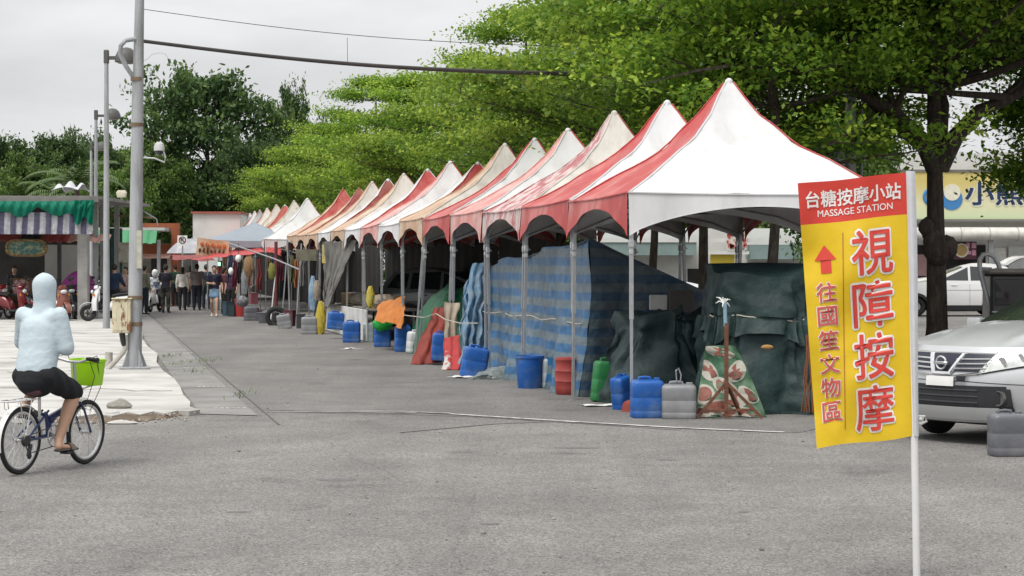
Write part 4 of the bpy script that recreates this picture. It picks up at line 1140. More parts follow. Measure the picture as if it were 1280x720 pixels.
def pleat(u, v):
    a = u * 2 * PI; q = Vector(lower(u, .02 + .22 * v)); k = 1.035 + (.02 + .05 * v) * math.sin(a * 34 + 2 * math.sin(a * 5)) + .03 * v; return (q.x * k, q.y * k, 1.15 - (.27 + .07 * math.sin(a * 5 + 1) + .03 * math.sin(a * 13)) * v)
mb = MB(); mb.grid(pleat, 260, 8); crumple(mb, .02, 4, 2, .01, 9); mb.build('pleated_band', DKG, st, sharp=75)
mb = MB(); mb.box((0, 0, .55), (1.1, 1.1, 1.08), 0, .03); mb.build('counter', DARKSTEEL, st)
mb = MB(); mb.ell((-.03, -.93, .80), (.075, .03, .03), 10); mb.build('tan_flap', M('tan_cloth', (.35, .20, .07), .8), st)
# orange strap bunch at its right edge
p = P(1008, 470, 24.2); mb = MB()
for k in range(5): mb.tube([(p.x + .03 * k - .06, p.y - .02 * k, .05), (p.x + .05 * math.sin(k * 2), p.y - .05, .45), (p.x + .02 * k, p.y, .95)], .008, 5)
tag(mb.build('hanging_straps', M('orange_strap', (.20, .07, .03), .7)), 'bunch of orange brown straps hanging at the right edge of the dark covered stall', 'straps')
# second dark heap
heap('tarp_covered_goods', 'crumpled dark tarp over low goods behind the bright blue and light grey cans', 'tarp', Vector((P(822, HZ, 26).x, 26.2, 0)), .56, .55, 1.12, DKG2, 8, .72, 72, 7, .1, .07, crm=.15)
heap('tarp_covered_goods', 'second dark tarp bundle with a slanted top, against the big dark stall', 'tarp', Vector((P(866, HZ, 26).x, 26.3, 0)), .44, .5, 1.12, DKG, 15, .75, 72, 7, .3, .08, crm=.14)
o = MB(); p = P(823, 378, 27.4); o.box(p, (.24, .06, .20), .1, .01); o.box(p + Vector((.30, .02, .01)), (.34, .08, .30), .15, .01, 1); tag(o.build('box_stack', [M('pale_card', (.42, .42, .41), .8), M('dark_card', (.07, .065, .06), .8)]), 'pale and dark boxes lying on the crumpled tarp before the striped shelter', 'boxes')
heap('red_cloth', 'dusty red cloth poking out under the dark tarps behind the light grey can', 'cloth', Vector((P(826, HZ, 24.6).x, 24.9, 0)), .34, .16, .34, RBR, 5, .2, 30, 7, 0, .15)
# printed tarp with melon slices
PRG = tarp('print_green', (.03, .105, .055), (.10, .17, .10), .55, .4, 9, .05)
mt = thing('melon_print_tarp', 'green tarp printed with red melon slices, hanging under the dark tarp behind the rusty stand', 'tarp', (0, 0, 0))
def mpt(u, v):
    l0, r0 = 882 - 14 * v, 917 + 42 * v ** .8; Y = 24.38 - .42 * v + .05 * math.sin(u * 9 + v * 3) + .10 * mnoise.noise(Vector((u * 2.2, v * 2.6, 4))) + .05 * mnoise.noise(Vector((u * 6, v * 7, 1)))
    q = P(l0 + (r0 - l0) * u, 432 + 92 * v, Y); q.z = max(q.z, .012); return q
mb = MB(); mb.solid_grid(mpt, 24, 20, .004); mb.build('sheet', PRG, mt, sharp=70)
MW = M('print_rind', (.34, .33, .28), .6, .1, 20); MR = M('print_flesh', (.20, .07, .05), .6, .3, 12)
for k, (u, v, ru, rv, an) in enumerate([(.42, .08, .44, .085, .15), (.16, .33, .24, .13, .7), (.74, .34, .28, .13, -.6), (.46, .54, .24, .12, .5), (.10, .64, .18, .16, .3), (.62, .72, .22, .13, -.4), (.84, .66, .18, .12, .8), (.30, .82, .24, .12, -.2), (.72, .90, .22, .09, .2), (.10, .90, .14, .10, .1), (.50, .93, .16, .07, -.1)]):
    for (f, mm, off, nm) in [(1, MW, .010 + .002 * k % .004, 'slice_rind'), (.72, MR, .016, 'slice_flesh')]:
        ring = []
        for j in range(20):
            a = 2 * PI * j / 20; du, dv = ru * f * math.cos(a), rv * f * math.sin(a) * (1 if math.sin(a) > 0 else .7)
            uu = u + du * math.cos(an) - dv * 1.3 * math.sin(an); vv = v + (du * math.sin(an) / 1.3 + dv * math.cos(an))
            q = Vector(mpt(max(.01, min(.99, uu)), max(.01, min(.99, vv)))); ring.append(q + Vector((0, -off, .002)))
        mb = MB(); c = Vector(mpt(u, v)) + Vector((0, -off, .002)); mb.add([c] + ring, [(0, j + 1, (j + 1) % 20 + 1) for j in range(20)], 0, True); mb.build(nm, mm, mt, fix=False)
# rusty stand
rs = thing('rusty_stand', 'rusty iron post on splayed legs with a blue pipe on top, before the melon print', 'stand', tuple(G(908, 524)))
Yr = G(908, 524).y
def rl(x, y): q = P(x, y, Yr); return (q.x - G(908, 524).x, 0, max(q.z, .02))
mb = MB(); mb.bar((0, 0, .02), rl(908, 404), .045); mb.build('post', RUST, rs)
for (x, y, dy) in [(872, 518, .0), (952, 520, -.05), (930, 508, .30)]:
    mb = MB(); e = Vector(rl(x, y)); e.y = dy; e.z = .02; mb.bar(rl(908, 478), e, .035); mb.build('leg', RUST, rs)
mb = MB(); e = Vector(rl(880, 519)); mb.bar((e.x, -.0, .09), (.30, -.03, .11), .03); mb.build('cross_bar', RUST, rs)
mb = MB(); mb.tube([rl(907, 408), rl(906, 378)], .022, 8); mb.build('pipe_sleeve', M('blue_grey_pipe', (.22, .34, .42), .5), rs)
mb = MB(); q9 = random.Random(2)
for k in range(9):
    a = Vector(rl(905, 378)); d = Vector((q9.uniform(-.10, .08), q9.uniform(-.06, .06), q9.uniform(-.06, .10))); mb.tube([a, a + d * .6 + Vector((0, 0, .02)), a + d], [.012, .010, .004], 4)
mb.build('plastic_strip', WHITEP, rs)
# green covered stall, orange sheet, draped cloths
heap('covered_stall', 'stall covered with a bright green tarp behind the blue and milky cans', 'stall', R(17.0, 1.15), .95, 1.6, 1.26, GRN, 21, .35, 60, 9, TH, .05)
heap('covered_stall', 'smaller green tarp heap between the green stall and the pale plastic end', 'stall', R(14.1, 1.3), .7, .9, 1.35, GRN, 27, .2, 50, 8, TH, .05)
def drape(name, label, cat, quad, m, Y0, Y1, nu=24, nv=18, fold=.05, nf=5, slant=0, seed=0, crm=.05):
    x0s = quad[0][0] * .37
    """a cloth hung between four photo points TL, TR, BR, BL; top at distance Y0, bottom at Y1"""
    tl, tr, br, bl_ = quad
    def fn(u, v):
        x = (tl[0] * (1 - u) + tr[0] * u) * (1 - v) + (bl_[0] * (1 - u) + br[0] * u) * v; y = (tl[1] * (1 - u) + tr[1] * u) * (1 - v) + (bl_[1] * (1 - u) + br[1] * u) * v
        Y = Y0 + (Y1 - Y0) * v + slant * (u - .5) + fold * (.25 + v) * math.sin(u * nf * 2 * PI + seed + v * 1.5)
        q = P(x, y, Y); q.z = max(q.z, .012); return q
    mb = MB(); mb.solid_grid(fn, nu, nv, .006); crumple(mb, crm, 3.0, seed + x0s, crm * .4, 8.0); return tag(mb.build(name, m, sharp=70), label, cat)
drape('orange_sheet', 'orange sheet hanging over the front of the green covered stall', 'sheet', [(478, 378), (506, 371), (503, 410), (468, 400)], ORG, 42.6, 41.6, fold=.06, nf=4, slant=-1.5)
drape('draped_cloth', 'red brown cloth spread like a tent side between milky can and slanted legs', 'cloth', [(543, 386), (556, 384), (553, 453), (513, 457)], RBR, 37.2, 36.2, fold=.05, nf=2)
drape('draped_cloth', 'beige and grey garment hanging on the rope beside the pale plastic end', 'cloth', [(556, 378), (574, 379), (573, 420), (556, 425)], BGE, 35.4, 35.2, fold=.03, nf=2)
drape('draped_cloth', 'white and red cloth hanging low behind the leaning blue can', 'cloth', [(556, 424), (574, 418), (578, 462), (552, 464)], tarp('white_red_cloth', (.52, .50, .46), (.40, .05, .05), .8, .4, 8, .1, (.5, .54), 2.6), 35.0, 34.4, fold=.035, nf=2)
drape('plastic_sheet', 'pale blue and white plastic sheet bulging over the left end of the striped shelter', 'sheet', [(592, 333), (613, 327), (606, 457), (573, 452)], PLS, 34.6, 34.2, 26, 26, .07, 3, seed=2, crm=.10)
drape('plastic_sheet', 'upper left bulge of pale plastic above the leaning blue can', 'sheet', [(584, 346), (597, 332), (592, 420), (574, 420)], PLS, 34.9, 34.5, 20, 20, .05, 2, seed=5, crm=.08)
mb = MB(); pts = [P(x, y, Yq) for (x, y, Yq) in [(505, 394, 40), (530, 397, 38), (545, 392, 36.4), (556, 399, 35), (575, 404, 34), (597, 404, 32.7)]]; mb.tube(pts, .009, 5); tag(mb.build('rope', ROPE), 'slack rope tied between the slanted legs before the green covered stall', 'rope')
drape('curtain', 'grey curtain tied to one side under the cream tent', 'curtain', [(404, 303), (447, 300), (409, 384), (405, 384)], GCU, 51.0, 52.2, 30, 22, .12, 5, slant=-3, seed=1)
drape('curtain', 'lower tail of the grey curtain hanging below its knot', 'curtain', [(404.5, 383), (409.5, 383), (404, 418), (400, 418)], GCU, 52.2, 52.0, 6, 8, .04, 2)
mb = MB(); a, c = R(22.8, -.03), R(32.2, -.03); mb.box(((a.x + c.x) / 2, (a.y + c.y) / 2, .37), (.04, 9.4, .70), TH, .006)
tag(mb.build('white_board', M('board_white', (.60, .60, .58), .7, .08, 2, col2=(.38, .38, .36))), 'long low white board along the stall under the grey curtain', 'board')
# near-black sheets added behind the stalls, their colour stands in for deep shade
DKC = tarp('back_shade_dark', (.007, .0065, .006), (.017, .015, .013), .8, .4, 5, .03)
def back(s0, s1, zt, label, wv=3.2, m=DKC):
    t0 = rowthing('back_shade_sheet', label, 'sheet'); mb = MB()
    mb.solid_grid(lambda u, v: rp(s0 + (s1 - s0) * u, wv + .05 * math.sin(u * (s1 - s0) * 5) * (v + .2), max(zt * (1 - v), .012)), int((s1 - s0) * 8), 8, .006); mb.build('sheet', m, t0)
back(17.5, 43, 2.5, 'dark sheet added as shade behind the stalls from the green heap to the grey curtain')
back(43.5, 95, 2.5, 'dark sheet added as shade behind the stalls under the grey canopy and beyond')
back(11.5, 17, 1.2, 'low dark sheet added as shade behind the green covered stall')
# ------------------------------------------------------------------ poles, lamps, wires
pb = G(168, 465)
tpole = thing('utility_pole', 'tall grey steel pole with a rusty band, at the pavement edge beside the lane', 'pole', tuple(pb))
Yp = pb.y
def pl(x, y, dy=0): q = P(x, y, Yp + dy); return Vector((q.x - pb.x, dy, q.z))
PGAL = M('pole_grey', (.36, .37, .385), .55, .12, 3, .15, 25, metal=.15, col2=(.25, .255, .26), thr=(.48, .66), streak=(4, 4, .5))
mb = MB(); mb.tube([pl(168, 465) * 1, pl(169.5, 330), pl(171.5, 180), pl(173.5, 51), pl(174.5, 0), pl(175.5, -60)], [.118, .112, .098, .082, .074, .066], 16); mb.build('shaft', PGAL, tpole)
mb = MB()
for k in range(4):
    a = PI / 4 + k * PI / 2; d = Vector((math.cos(a), math.sin(a), 0)); e = Vector((-d.y, d.x, 0)) * .012; p0 = Vector((0, 0, .02))
    mb.add([p0 + d * .10 + e, p0 + d * .27 + e, p0 + d * .11 + Vector((0, 0, .36)) + e, p0 + d * .10 - e, p0 + d * .27 - e, p0 + d * .11 + Vector((0, 0, .36)) - e], [(0, 1, 2), (3, 5, 4), (0, 3, 4, 1), (1, 4, 5, 2), (2, 5, 3, 0)])
mb.box((0, 0, .02 + SLH), (.5, .5, .03), .2, .005); mb.build('base_gusset', PGAL, tpole)
mb = MB()
for (x, y, r) in [(171.2, 99, .105), (171, 156, .108), (169, 372, .125), (168.6, 405, .125)]:
    mb = MB(); p = pl(x, y); mb.lathe([(r, -.03), (r, .03)], p, 16); mb.build('band', M('rusty_band', (.17, .12, .08), .8, .3, 15), tpole)
mb = MB(); mb.tube([pl(163.5, 462, -.04), pl(165, 300, -.04), pl(167, 101, -.03)], .028, 6); mb.build('conduit', PGAL, tpole)
mb = MB(); mb.tube([pl(167, 97, -.02), pl(157, 82, -.1), pl(150, 67, -.15), pl(151, 57, -.18), pl(157, 50.5, -.15), pl(167, 49, -.08), pl(173, 50, 0)], .038, 8); mb.build('bent_bracket', PGAL, tpole)
mb = MB(); mb.box(pl(174, 312, -.115), (.085, .02, .62), 0, .005); mb.build('notice_strip', M('faded_label', (.42, .41, .33), .7, .2, 12), tpole)
arm = MB(); pts = []
for k in range(25):
    f = k / 24; x = 176 + (724 - 176) * f; y = 51 + (92.5 - 51) * f + 9 * math.sin(PI * f)
    pts.append(P(x, y, Yp + 3.9 * f))
arm.tube(pts, [.030 + .012 * k / 24 for k in range(25)], 8); tag(arm.build('overhead_pipe', M('dark_pipe', (.055, .05, .048), .6, .2, 6)), 'dark sagging pipe crossing overhead from the tall pole into the trees', 'pipe')
wr = MB(); pts = [P(176 + (700 - 176) * k / 20, 11 + 47 * (k / 20) + 9 * math.sin(PI * k / 20), Yp + .5 * k / 20) for k in range(21)]; wr.tube(pts, .007, 4)
wr.tube([P(434, 47, Yp + .2), P(434.5, 77, Yp + .3)], .005, 4); tag(wr.build('wire', BLKPL), 'thin black wire stretched above the overhead pipe', 'wire')
wr = MB(); wr.tube([P(x, y, Yp) for (x, y) in [(177, 77), (184, 74), (190, 68), (200, 66), (207, 68), (214, 78), (219, 88)]], .004, 4); tag(wr.build('wire', STEEL), 'short loose wire curling from the tall pole over the camera', 'wire')
gp_ = P(1063, 200, Yp + 1.4)
mb = MB(); mb.tube([(gp_.x, gp_.y, 0), (gp_.x, gp_.y, 4.9)], .095, 10); mb.tube([(gp_.x + .18, gp_.y, 0), (gp_.x + .2, gp_.y, 4.4)], .02, 5); mb.box((gp_.x - .2, gp_.y - .1, 3.55), (.16, .2, .3), .2, .03); mb.box((gp_.x - .30, gp_.y - .12, 3.2), (.36, .25, .14), .2, .03)
tag(mb.build('utility_pole', STEEL), 'grey pole with a floodlight half hidden by leaves above the nearest tent', 'pole')
cc = thing('security_camera', 'white dome security camera on an arm of the tall pole', 'camera', tuple(P(199, 186, Yp)))
WPL = M('white_casing', (.50, .50, .50), .35, .05, 6)
mb = MB(); mb.lathe([(.03, .11), (.07, .085), (.088, .03), (.09, -.03), (.075, -.035)], n=18); mb.build('housing', WPL, cc)
mb = MB(); mb.ell((0, 0, -.035), (.066, .066, .075), 14); mb.build('dome', M('dome_glass', (.03, .03, .035), .08, .02, 3, coat=.6), cc)
mb = MB(); q = P(176.5, 197, Yp) - P(199, 186, Yp); mb.tube([q, q + Vector((.22, 0, -.01)), Vector((.09, 0, -.22)), Vector((.10, 0, -.14)), Vector((0.02, 0, .13))], .014, 6); mb.build('arm', WPL, cc)
ub = thing('utility_box', 'cream metal box with rust streaks strapped to the tall pole', 'box', tuple(P(152.5, 416, Yp - .12)))
mb = MB(); hb = px(42, Yp); mb.box((0, 0, hb / 2), (px(23, Yp), .22, hb), .12, .015); mb.box((0, -.01, hb + .008), (px(26, Yp), .26, .02), .12, .006); mb.build('cabinet', M('rusty_cream', (.56, .50, .35), .7, .12, 6, .2, 30, col2=(.22, .10, .045), thr=(.52, .60), streak=(2.2, 2.2, 1)), ub)
mb = MB(); mb.box((.0, -.112, hb * .5), (px(17, Yp), .012, hb * .85), .12, .004); mb.build('door', M('rusty_cream_door', (.58, .53, .38), .7, .1, 6, col2=(.20, .09, .04), thr=(.54, .62), streak=(2.5, 2.5, .8)), ub)
mb = MB(); mb.tube([(0, 0, 0), (.02, 0, -.12), (0.04, .02, -.2)], .05, 8); mb.build('cable_gland', BLKPL, ub)
cp = MB(); cp.tube([P(157, 419, Yp - .1), P(157.5, 432, Yp - .1), P(155, 439, Yp - .12), P(143, 453, Yp - .15), P(134, 462, Yp - .2)], .042, 8); tag(cp.build('drain_pipe', M('weathered_pipe', (.42, .40, .36), .7, .2, 8)), 'bent pale pipe slanting from the cream box down to the pavement', 'pipe')
cp = MB(); q = G(136, 463); cp.lathe([(.065, .03), (.065, .30), (.05, .30), (.05, .1)], q, 12); tag(cp.build('pipe_stub', M('weathered_pipe', (.42, .40, .36), .7, .2, 8)), 'short pale pipe stub standing on the pavement left of the bent pipe', 'pipe')
LAMPD = M('lamp_grey', (.085, .082, .078), .55, .15, 8)
def lamp(x, base_y, top_y, hx_, label):
    b0 = G(x, base_y); Y = b0.y; t = thing('street_lamp', label, 'street lamp', tuple(b0), 0, 'street lamps along the pavement')
    h = P(x, top_y, Y).z; mb = MB(); mb.tube([(0, 0, SLH * 0), (0, 0, h * .5), (0, 0, h)], [.095, .075, .055], 10); mb.build('pole', PGAL, t)
    mb = MB(); mb.box((0, 0, h - .02), (.13, .13, .36), 0, .02); mb.build('pole_cap', LAMPD, t)
    dx = px(hx_ - x, Y); mb = MB(); mb.bar((.05, 0, h - .05), (dx - .15, 0, h - .05), .09); mb.build('arm', LAMPD, t)
    mb = MB(); mb.lathe([(.30, -.16), (.30, -.12), (.285, .0), (.23, .12), (.13, .20), (.03, .225)], (dx + .02, 0, h - .0), 20); mb.build('lamp_head', LAMPD, t)
    mb = MB(); mb.lathe([(.27, -.165), (.2, -.20), (.05, -.215)], (dx + .02, 0, h), 18); mb.build('diffuser', M('lamp_glass', (.16, .155, .14), .3), t)
lamp(133, 413, 70, 157, 'grey street lamp with dark dome head, nearest, left of the tall pole')
lamp(120, 388.6, 143, 140, 'grey street lamp with dark dome head, second from the tall pole')
lamp(114, 375.5, 183, 127, 'grey street lamp with dark dome head, farthest of the three')

# ------------------------------------------------------------------ netted market stall at the left
YM = G(103, 402).y
ms = thing('market_stall', 'open market stall with green netting and a striped awning at the left edge', 'market stall', (0, YM, 0))
def mrect(name, rects, m, parent=None, b=0):
    mb = MB()
    for (x0, y0, x1, y1, y, th) in rects:
        yd = YM + max(y, 0) * (name != 'roof'); a, c = P(x0, y0, yd), P(x1, y1, yd); c.z = 0 if c.z < .4 else c.z; mb.box(((a.x + c.x) / 2, y + th / 2, (a.z + c.z) / 2), (abs(c.x - a.x), th, abs(a.z - c.z)), 0, b)
    return mb.build(name, m, parent or ms)
mrect('roof', [(-160, 245, 124, 249, -.3, 9)], M('roof_grey', (.26, .25, .24), .7, .15, 2, col2=(.17, .16, .15)))
mrect('roof_fascia', [(-160, 246, 126, 253, -.4, .08)], M('fascia_grey', (.19, .18, .17), .7, .2, 3))
mrect('column', [(97, 253, 110, 402, -.05, .32)], M('column_concrete', (.33, .325, .31), .85, .12, 2, .2, 20, col2=(.24, .23, .22)), b=.02)
mrect('column', [(-90, 253, -77, 402, -.05, .32)], M('column_concrete', (.33, .325, .31), .85, .12, 2))
mrect('black_post', [(71.5, 300, 76, 402, 2.2, .1)], DARKSTEEL); mrect('side_post', [(116, 253, 122, 402, 1.2, .14)], STEEL)
mrect('rear_wall', [(-160, 252, 100, 402, 8.6, .2)], M('stall_dark', (.05, .047, .044), .9, .3, 2)); mrect('white_partition', [(56, 306, 97, 372, 2.9, .15)], M('partition_white', (.46, .46, .44), .8, .08, 2))
NET = sheer('green_net', (.004, .20, .125), .6, .35, .15, 8, .4, 20)
def netf(u, v):
    x = -160 + 283 * u; sag = 5.5 * abs(math.sin(u * PI * 8)) ** .8
    y = 252 + (11 + sag + 4 * math.sin(u * 31)) * v
    q = P(x, y, YM); return (q.x, -.55 - .10 * math.sin(v * PI) - .05 * math.sin(u * 160 + v * 3), q.z)
mb = MB(); mb.grid(netf, 150, 8); mb.build('netting', NET, ms)
def net2(u, v):
    x = 98 + 24 * u; y = 251 + (26 + 5 * math.sin(u * 9)) * v; q = P(x, y, YM); return (q.x, -.62 - .06 * math.sin(u * 22 + v * 4), q.z)
mb = MB(); mb.grid(net2, 30, 10); mb.build('netting_bunch', NET, ms)
AWN = stripes('awning_stripes', (.058, .052, .095), (.30, .30, .32), .335, axis='X')
def aw2(u, v):
    q = P(-160 + 280 * u, 266 + 27 * v, YM); return (q.x, -.45 - .10 * v + .02 * math.sin(u * 200), q.z)
mb = MB(); mb.solid_grid(aw2, 120, 4, .006); mb.build('striped_awning', AWN, ms)
RAW = M('red_inner_awning', (.34, .06, .055), .6, .15, 3)
def aw3(x0, x1, m, y, y0=292, y1=302, nm='inner_awning'):
    mb = MB(); mb.solid_grid(lambda u, v: (P(x0 + (x1 - x0) * u, 0, YM).x, y - .5 * v, P(0, y0 + (y1 - y0) * v + 1.2 * math.sin(u * 20), YM).z), 24, 4, .01); mb.build(nm, m, ms)
aw3(-160, 17, RAW, 1.2); aw3(42, 78, RAW, 1.2); aw3(74, 128, M('pale_red_awning', (.62, .36, .30), .6), 1.4)
aw3(17, 42, M('dark_canvas', (.03, .03, .032), .8), 1.3, 290, 300)
sg = thing('carved_sign', 'carved dark teal sign with a scrolled brown frame hanging in the market stall', 'sign', tuple(P(33, 310, YM + .6)))
mb = MB()
prof = [(math.cos(2 * PI * k / 28), math.sin(2 * PI * k / 28)) for k in range(28)]
mb.loft([[Vector((.64 * math.copysign(abs(x) ** .5, x), y0, .27 * math.copysign(abs(z) ** .7, z))) for x, z in prof] for y0 in (-.03, .03)], True, smooth=False); mb.build('frame', M('sign_brown', (.16, .11, .05), .7, .4, 9), sg)
mb = MB(); mb.loft([[Vector((.53 * math.copysign(abs(x) ** .5, x), y0, .19 * math.copysign(abs(z) ** .7, z))) for x, z in prof] for y0 in (-.045, -.03)], True, smooth=False); mb.build('panel', M('sign_teal', (.06, .14, .12), .7, .4, 12, col2=(.22, .24, .16), thr=(.5, .56)), sg)
q9 = random.Random(4); mb = MB()
for k in range(22): a = q9.random() * 6.3; mb.ell((.60 * math.cos(a), -.04, .23 * math.sin(a)), (q9.uniform(.03, .07), .03, q9.uniform(.02, .05)), 7)
mb.build('carving', M('sign_gilt', (.28, .20, .08), .6, .3, 9), sg)
# umbrella
def umbrella(label, c, r, h, m, rz=0, ribs=8, tilt=(0, 0), pole=True, handle_len=None):
    t = thing('umbrella', label, 'umbrella', tuple(c), rz); t.rotation_euler = (tilt[0], tilt[1], rz)
    mb = MB(); n = ribs * 4; rings = []
    for k in range(9):
        f = k / 8; ring = []
        for j in range(n):
            a = 2 * PI * j / n; sc = 1 - .07 * abs(math.sin(a * ribs / 2)) * f
            ring.append(Vector((r * f * sc * math.cos(a) + 1e-4 * math.cos(a), r * f * sc * math.sin(a) + 1e-4 * math.sin(a), h * (1 - (f * .97) ** 2.4) - .03 * abs(math.sin(a * ribs / 2)) * f * (1 - f))))
        rings.append(ring)
    mb.loft(rings, False); mb.build('cover', m, t)
    mb = MB(); ln = handle_len or h + .9; mb.tube([(0, 0, h + .05), (0, 0, h - ln)], .014 if r < .8 else .022, 6); mb.build('shaft', STEEL, t)
    for j in range(ribs):
        a = 2 * PI * j / ribs; mb = MB(); mb.tube([(r * .99 * f * math.cos(a), r * .99 * f * math.sin(a), h * (1 - (f * .97) ** 2.4) - .012) for f in (.05, .4, .7, 1)], .006, 4); mb.build('rib', DARKSTEEL, t)
    return t
u0 = P(99, 360, YM + 1.2); umbrella('purple umbrella open on the ground behind the concrete column of the market stall', (u0.x, u0.y, 1.02), .56, .50, sheer('purple_cloth', (.34, .05, .27), .5, .4), .3, 8, (.25, .1), handle_len=1.42)
u0 = P(240, 318, 82); umbrella('white and grey sun umbrella over the group of shoppers', (u0.x, u0.y, u0.z), 1.0, .62, sheer('grey_white_cloth', (.45, .46, .50), .5, .3, .2, 2, col2=(.62, .60, .60)), .2, 8, handle_len=u0.z + .58)
# goods in the stall
def crate(label, c, d, m, rz=0, name='crate', cat='crate', group=None, lip=True):
    t = thing(name, label, cat, tuple(c), rz, group); mb = MB(); hx2, hy2, hz2 = d[0] / 2, d[1] / 2, d[2]
    mb.loft([rrect(hx2 * .95, hy2 * .95, .02, 0, 3), rrect(hx2, hy2, .02, hz2, 3), rrect(hx2 * .93, hy2 * .93, .02, hz2, 3), rrect(hx2 * .9, hy2 * .9, .02, .02, 3)], True, smooth=False)
    mb.build('shell', m, t); mb = MB(); mb.tube([Vector(p) + Vector((0, 0, 0)) for p in rrect(hx2 * 1.01, hy2 * 1.01, .02, hz2 * .97, 3)], .012, 4, closed=True); mb.build('rim', m, t); return t
crate('brown wooden crate stacked in the market stall under the carved sign', P(30, 366, YM + 2.5), (.6, .4, .45), M('crate_wood', (.25, .13, .05), .8, .2, 8))
g0 = G(30, 402); crate('lower brown crate under the wooden crate of the market stall', (P(30, 0, YM + 2.5).x, YM + 2.5, 0), (.7, .5, .82), M('crate_dark_wood', (.10, .06, .035), .8, .2, 8))
bag('checked red and white cloth bundle on the scooter side of the market stall', Vector((P(26, 0, YM + 1.4).x, YM + 1.4, 1.02)), (.26, .2, .22), M('check_cloth', (.46, .33, .32), .8, .3, 14, col2=(.25, .10, .10), thr=(.48, .52)), 7, 'cloth_bundle', 'bundle')
tb = thing('trestle_table', 'dark trestle table behind the scooters in the market stall', 'table', (P(20, 0, YM + 1.6).x, YM + 1.6, 0))
mb = MB(); mb.box((0, 0, .78), (2.4, .7, .05), 0, .01); mb.build('tabletop', DARKSTEEL, tb)
for sx in (-1, 1):
    for sy in (-1, 1): mb = MB(); mb.bar((sx * 1.1, sy * .3, 0), (sx * 1.1, sy * .3, .76), .04); mb.build('leg', DARKSTEEL, tb)
# things between the stall and the lane
fr_ = thing('open_shelter', 'grey pipe shelter with a pale roof sheet between the stall and the red brown hall', 'shelter', (0, 70, 0))
def fq(x, y, Y=70): q = P(x, y, Y); return Vector((q.x, Y - 70, max(q.z, 0)))
mb = MB(); a, c = fq(124, 255), fq(172, 258); mb.box(((a.x + c.x) / 2, .9, a.z), (c.x - a.x, 2.6, .07), 0, .01); mb.build('roof_sheet', M('roof_sheet', (.42, .44, .42), .6), fr_)
for (x, w0) in [(146, .16), (127, .10)]: mb = MB(); a = fq(x, 256); mb.bar((a.x, 0, 0), (a.x, 0, a.z), w0); mb.build('post', STEEL, fr_)
mb = MB(); a, c = fq(124, 268), fq(190, 272); mb.bar(a, c, .06); mb.build('beam', M('beam_rust', (.20, .13, .09), .8, .2, 5), fr_)
for (x0, y0, x1, y1) in [(176, 262, 196, 274), (196, 274, 197, 282)]: mb = MB(); mb.bar(fq(x0, y0), fq(x1, y1), .04); mb.build('brace', STEEL, fr_)
mb = MB(); a, c = fq(128, 285), fq(150, 345); mb.solid_grid(lambda u, v: (a.x + (c.x - a.x) * u, .4 + .03 * math.sin(u * 25), a.z + (c.z - a.z) * v), 20, 8, .01); mb.build('green_screen', M('screen_green', (.03, .09, .07), .6, .3, 3), fr_)
mb = MB(); a, c = fq(149, 303), fq(163, 328); mb.box(((a.x + c.x) / 2, -.1, (a.z + c.z) / 2), (c.x - a.x, .04, a.z - c.z)); mb.build('poster', M('old_poster', (.42, .41, .34), .7, .2, 7, col2=(.30, .22, .15), thr=(.52, .62)), fr_)
fl = thing('floodlight', 'small cream floodlight on top of the pipe shelter', 'lamp', tuple(P(152, 243, 70)))
mb = MB(); mb.loft([rrect(.14, .09, .03, -.1), rrect(.17, .12, .03, .05), rrect(.12, .08, .03, .14)], True); mb.build('housing', M('cream_casing', (.55, .52, .40), .5), fl); mb = MB(); mb.bar((0, 0, -.08), (0, 0, -.38), .05); mb.build('bracket', STEEL, fl)
rs2 = MB(); q9 = random.Random(6)
rs2.solid_grid(lambda u, v: (P(86 + 32 * u, 0, 66).x, 63.5 + 2 * v, P(0, 245, 66).z + .10 + .22 * abs(math.sin(u * 7 + v * 3)) * math.sin(PI * v) + .1 * math.sin(u * 3)), 30, 10, .01)
tag(rs2.build('plastic_sheet', M('pale_sheet', (.50, .52, .54), .4, .2, 5, .4, 8)), 'pale crumpled plastic sheet lying on the market stall roof', 'sheet')
# no-entry style traffic sign
ts = thing('traffic_sign', 'square white sign with a dark barred ring, before the red brown hall', 'sign', (P(228, 0, 80).x, 80, 0))
zc = P(0, 301, 80).z
mb = MB(); mb.bar((0, 0.03, 0), (0, 0.03, zc + .2), .05); mb.build('post', STEEL, ts)
mb = MB(); mb.box((0, 0, zc), (.38, .02, .40), 0, .005); mb.build('plate', WHITEP, ts)
mb = MB(); mb.tube([(.125 * math.cos(k * PI / 12), -.015, zc + .03 + .125 * math.sin(k * PI / 12)) for k in range(24)], .017, 5, closed=True); mb.bar((-.085, -.017, zc + .115), (.085, -.017, zc - .055), .028); mb.build('ring_mark', M('sign_dark', (.09, .03, .03), .6), ts)
mb = MB(); mb.bar((-.05, -.013, zc - .02), (-.05, -.013, zc + .08), .03); mb.bar((-.05, -.013, zc + .08), (.05, -.013, zc + .08), .03); mb.build('arrow_mark', BLKPL, ts)

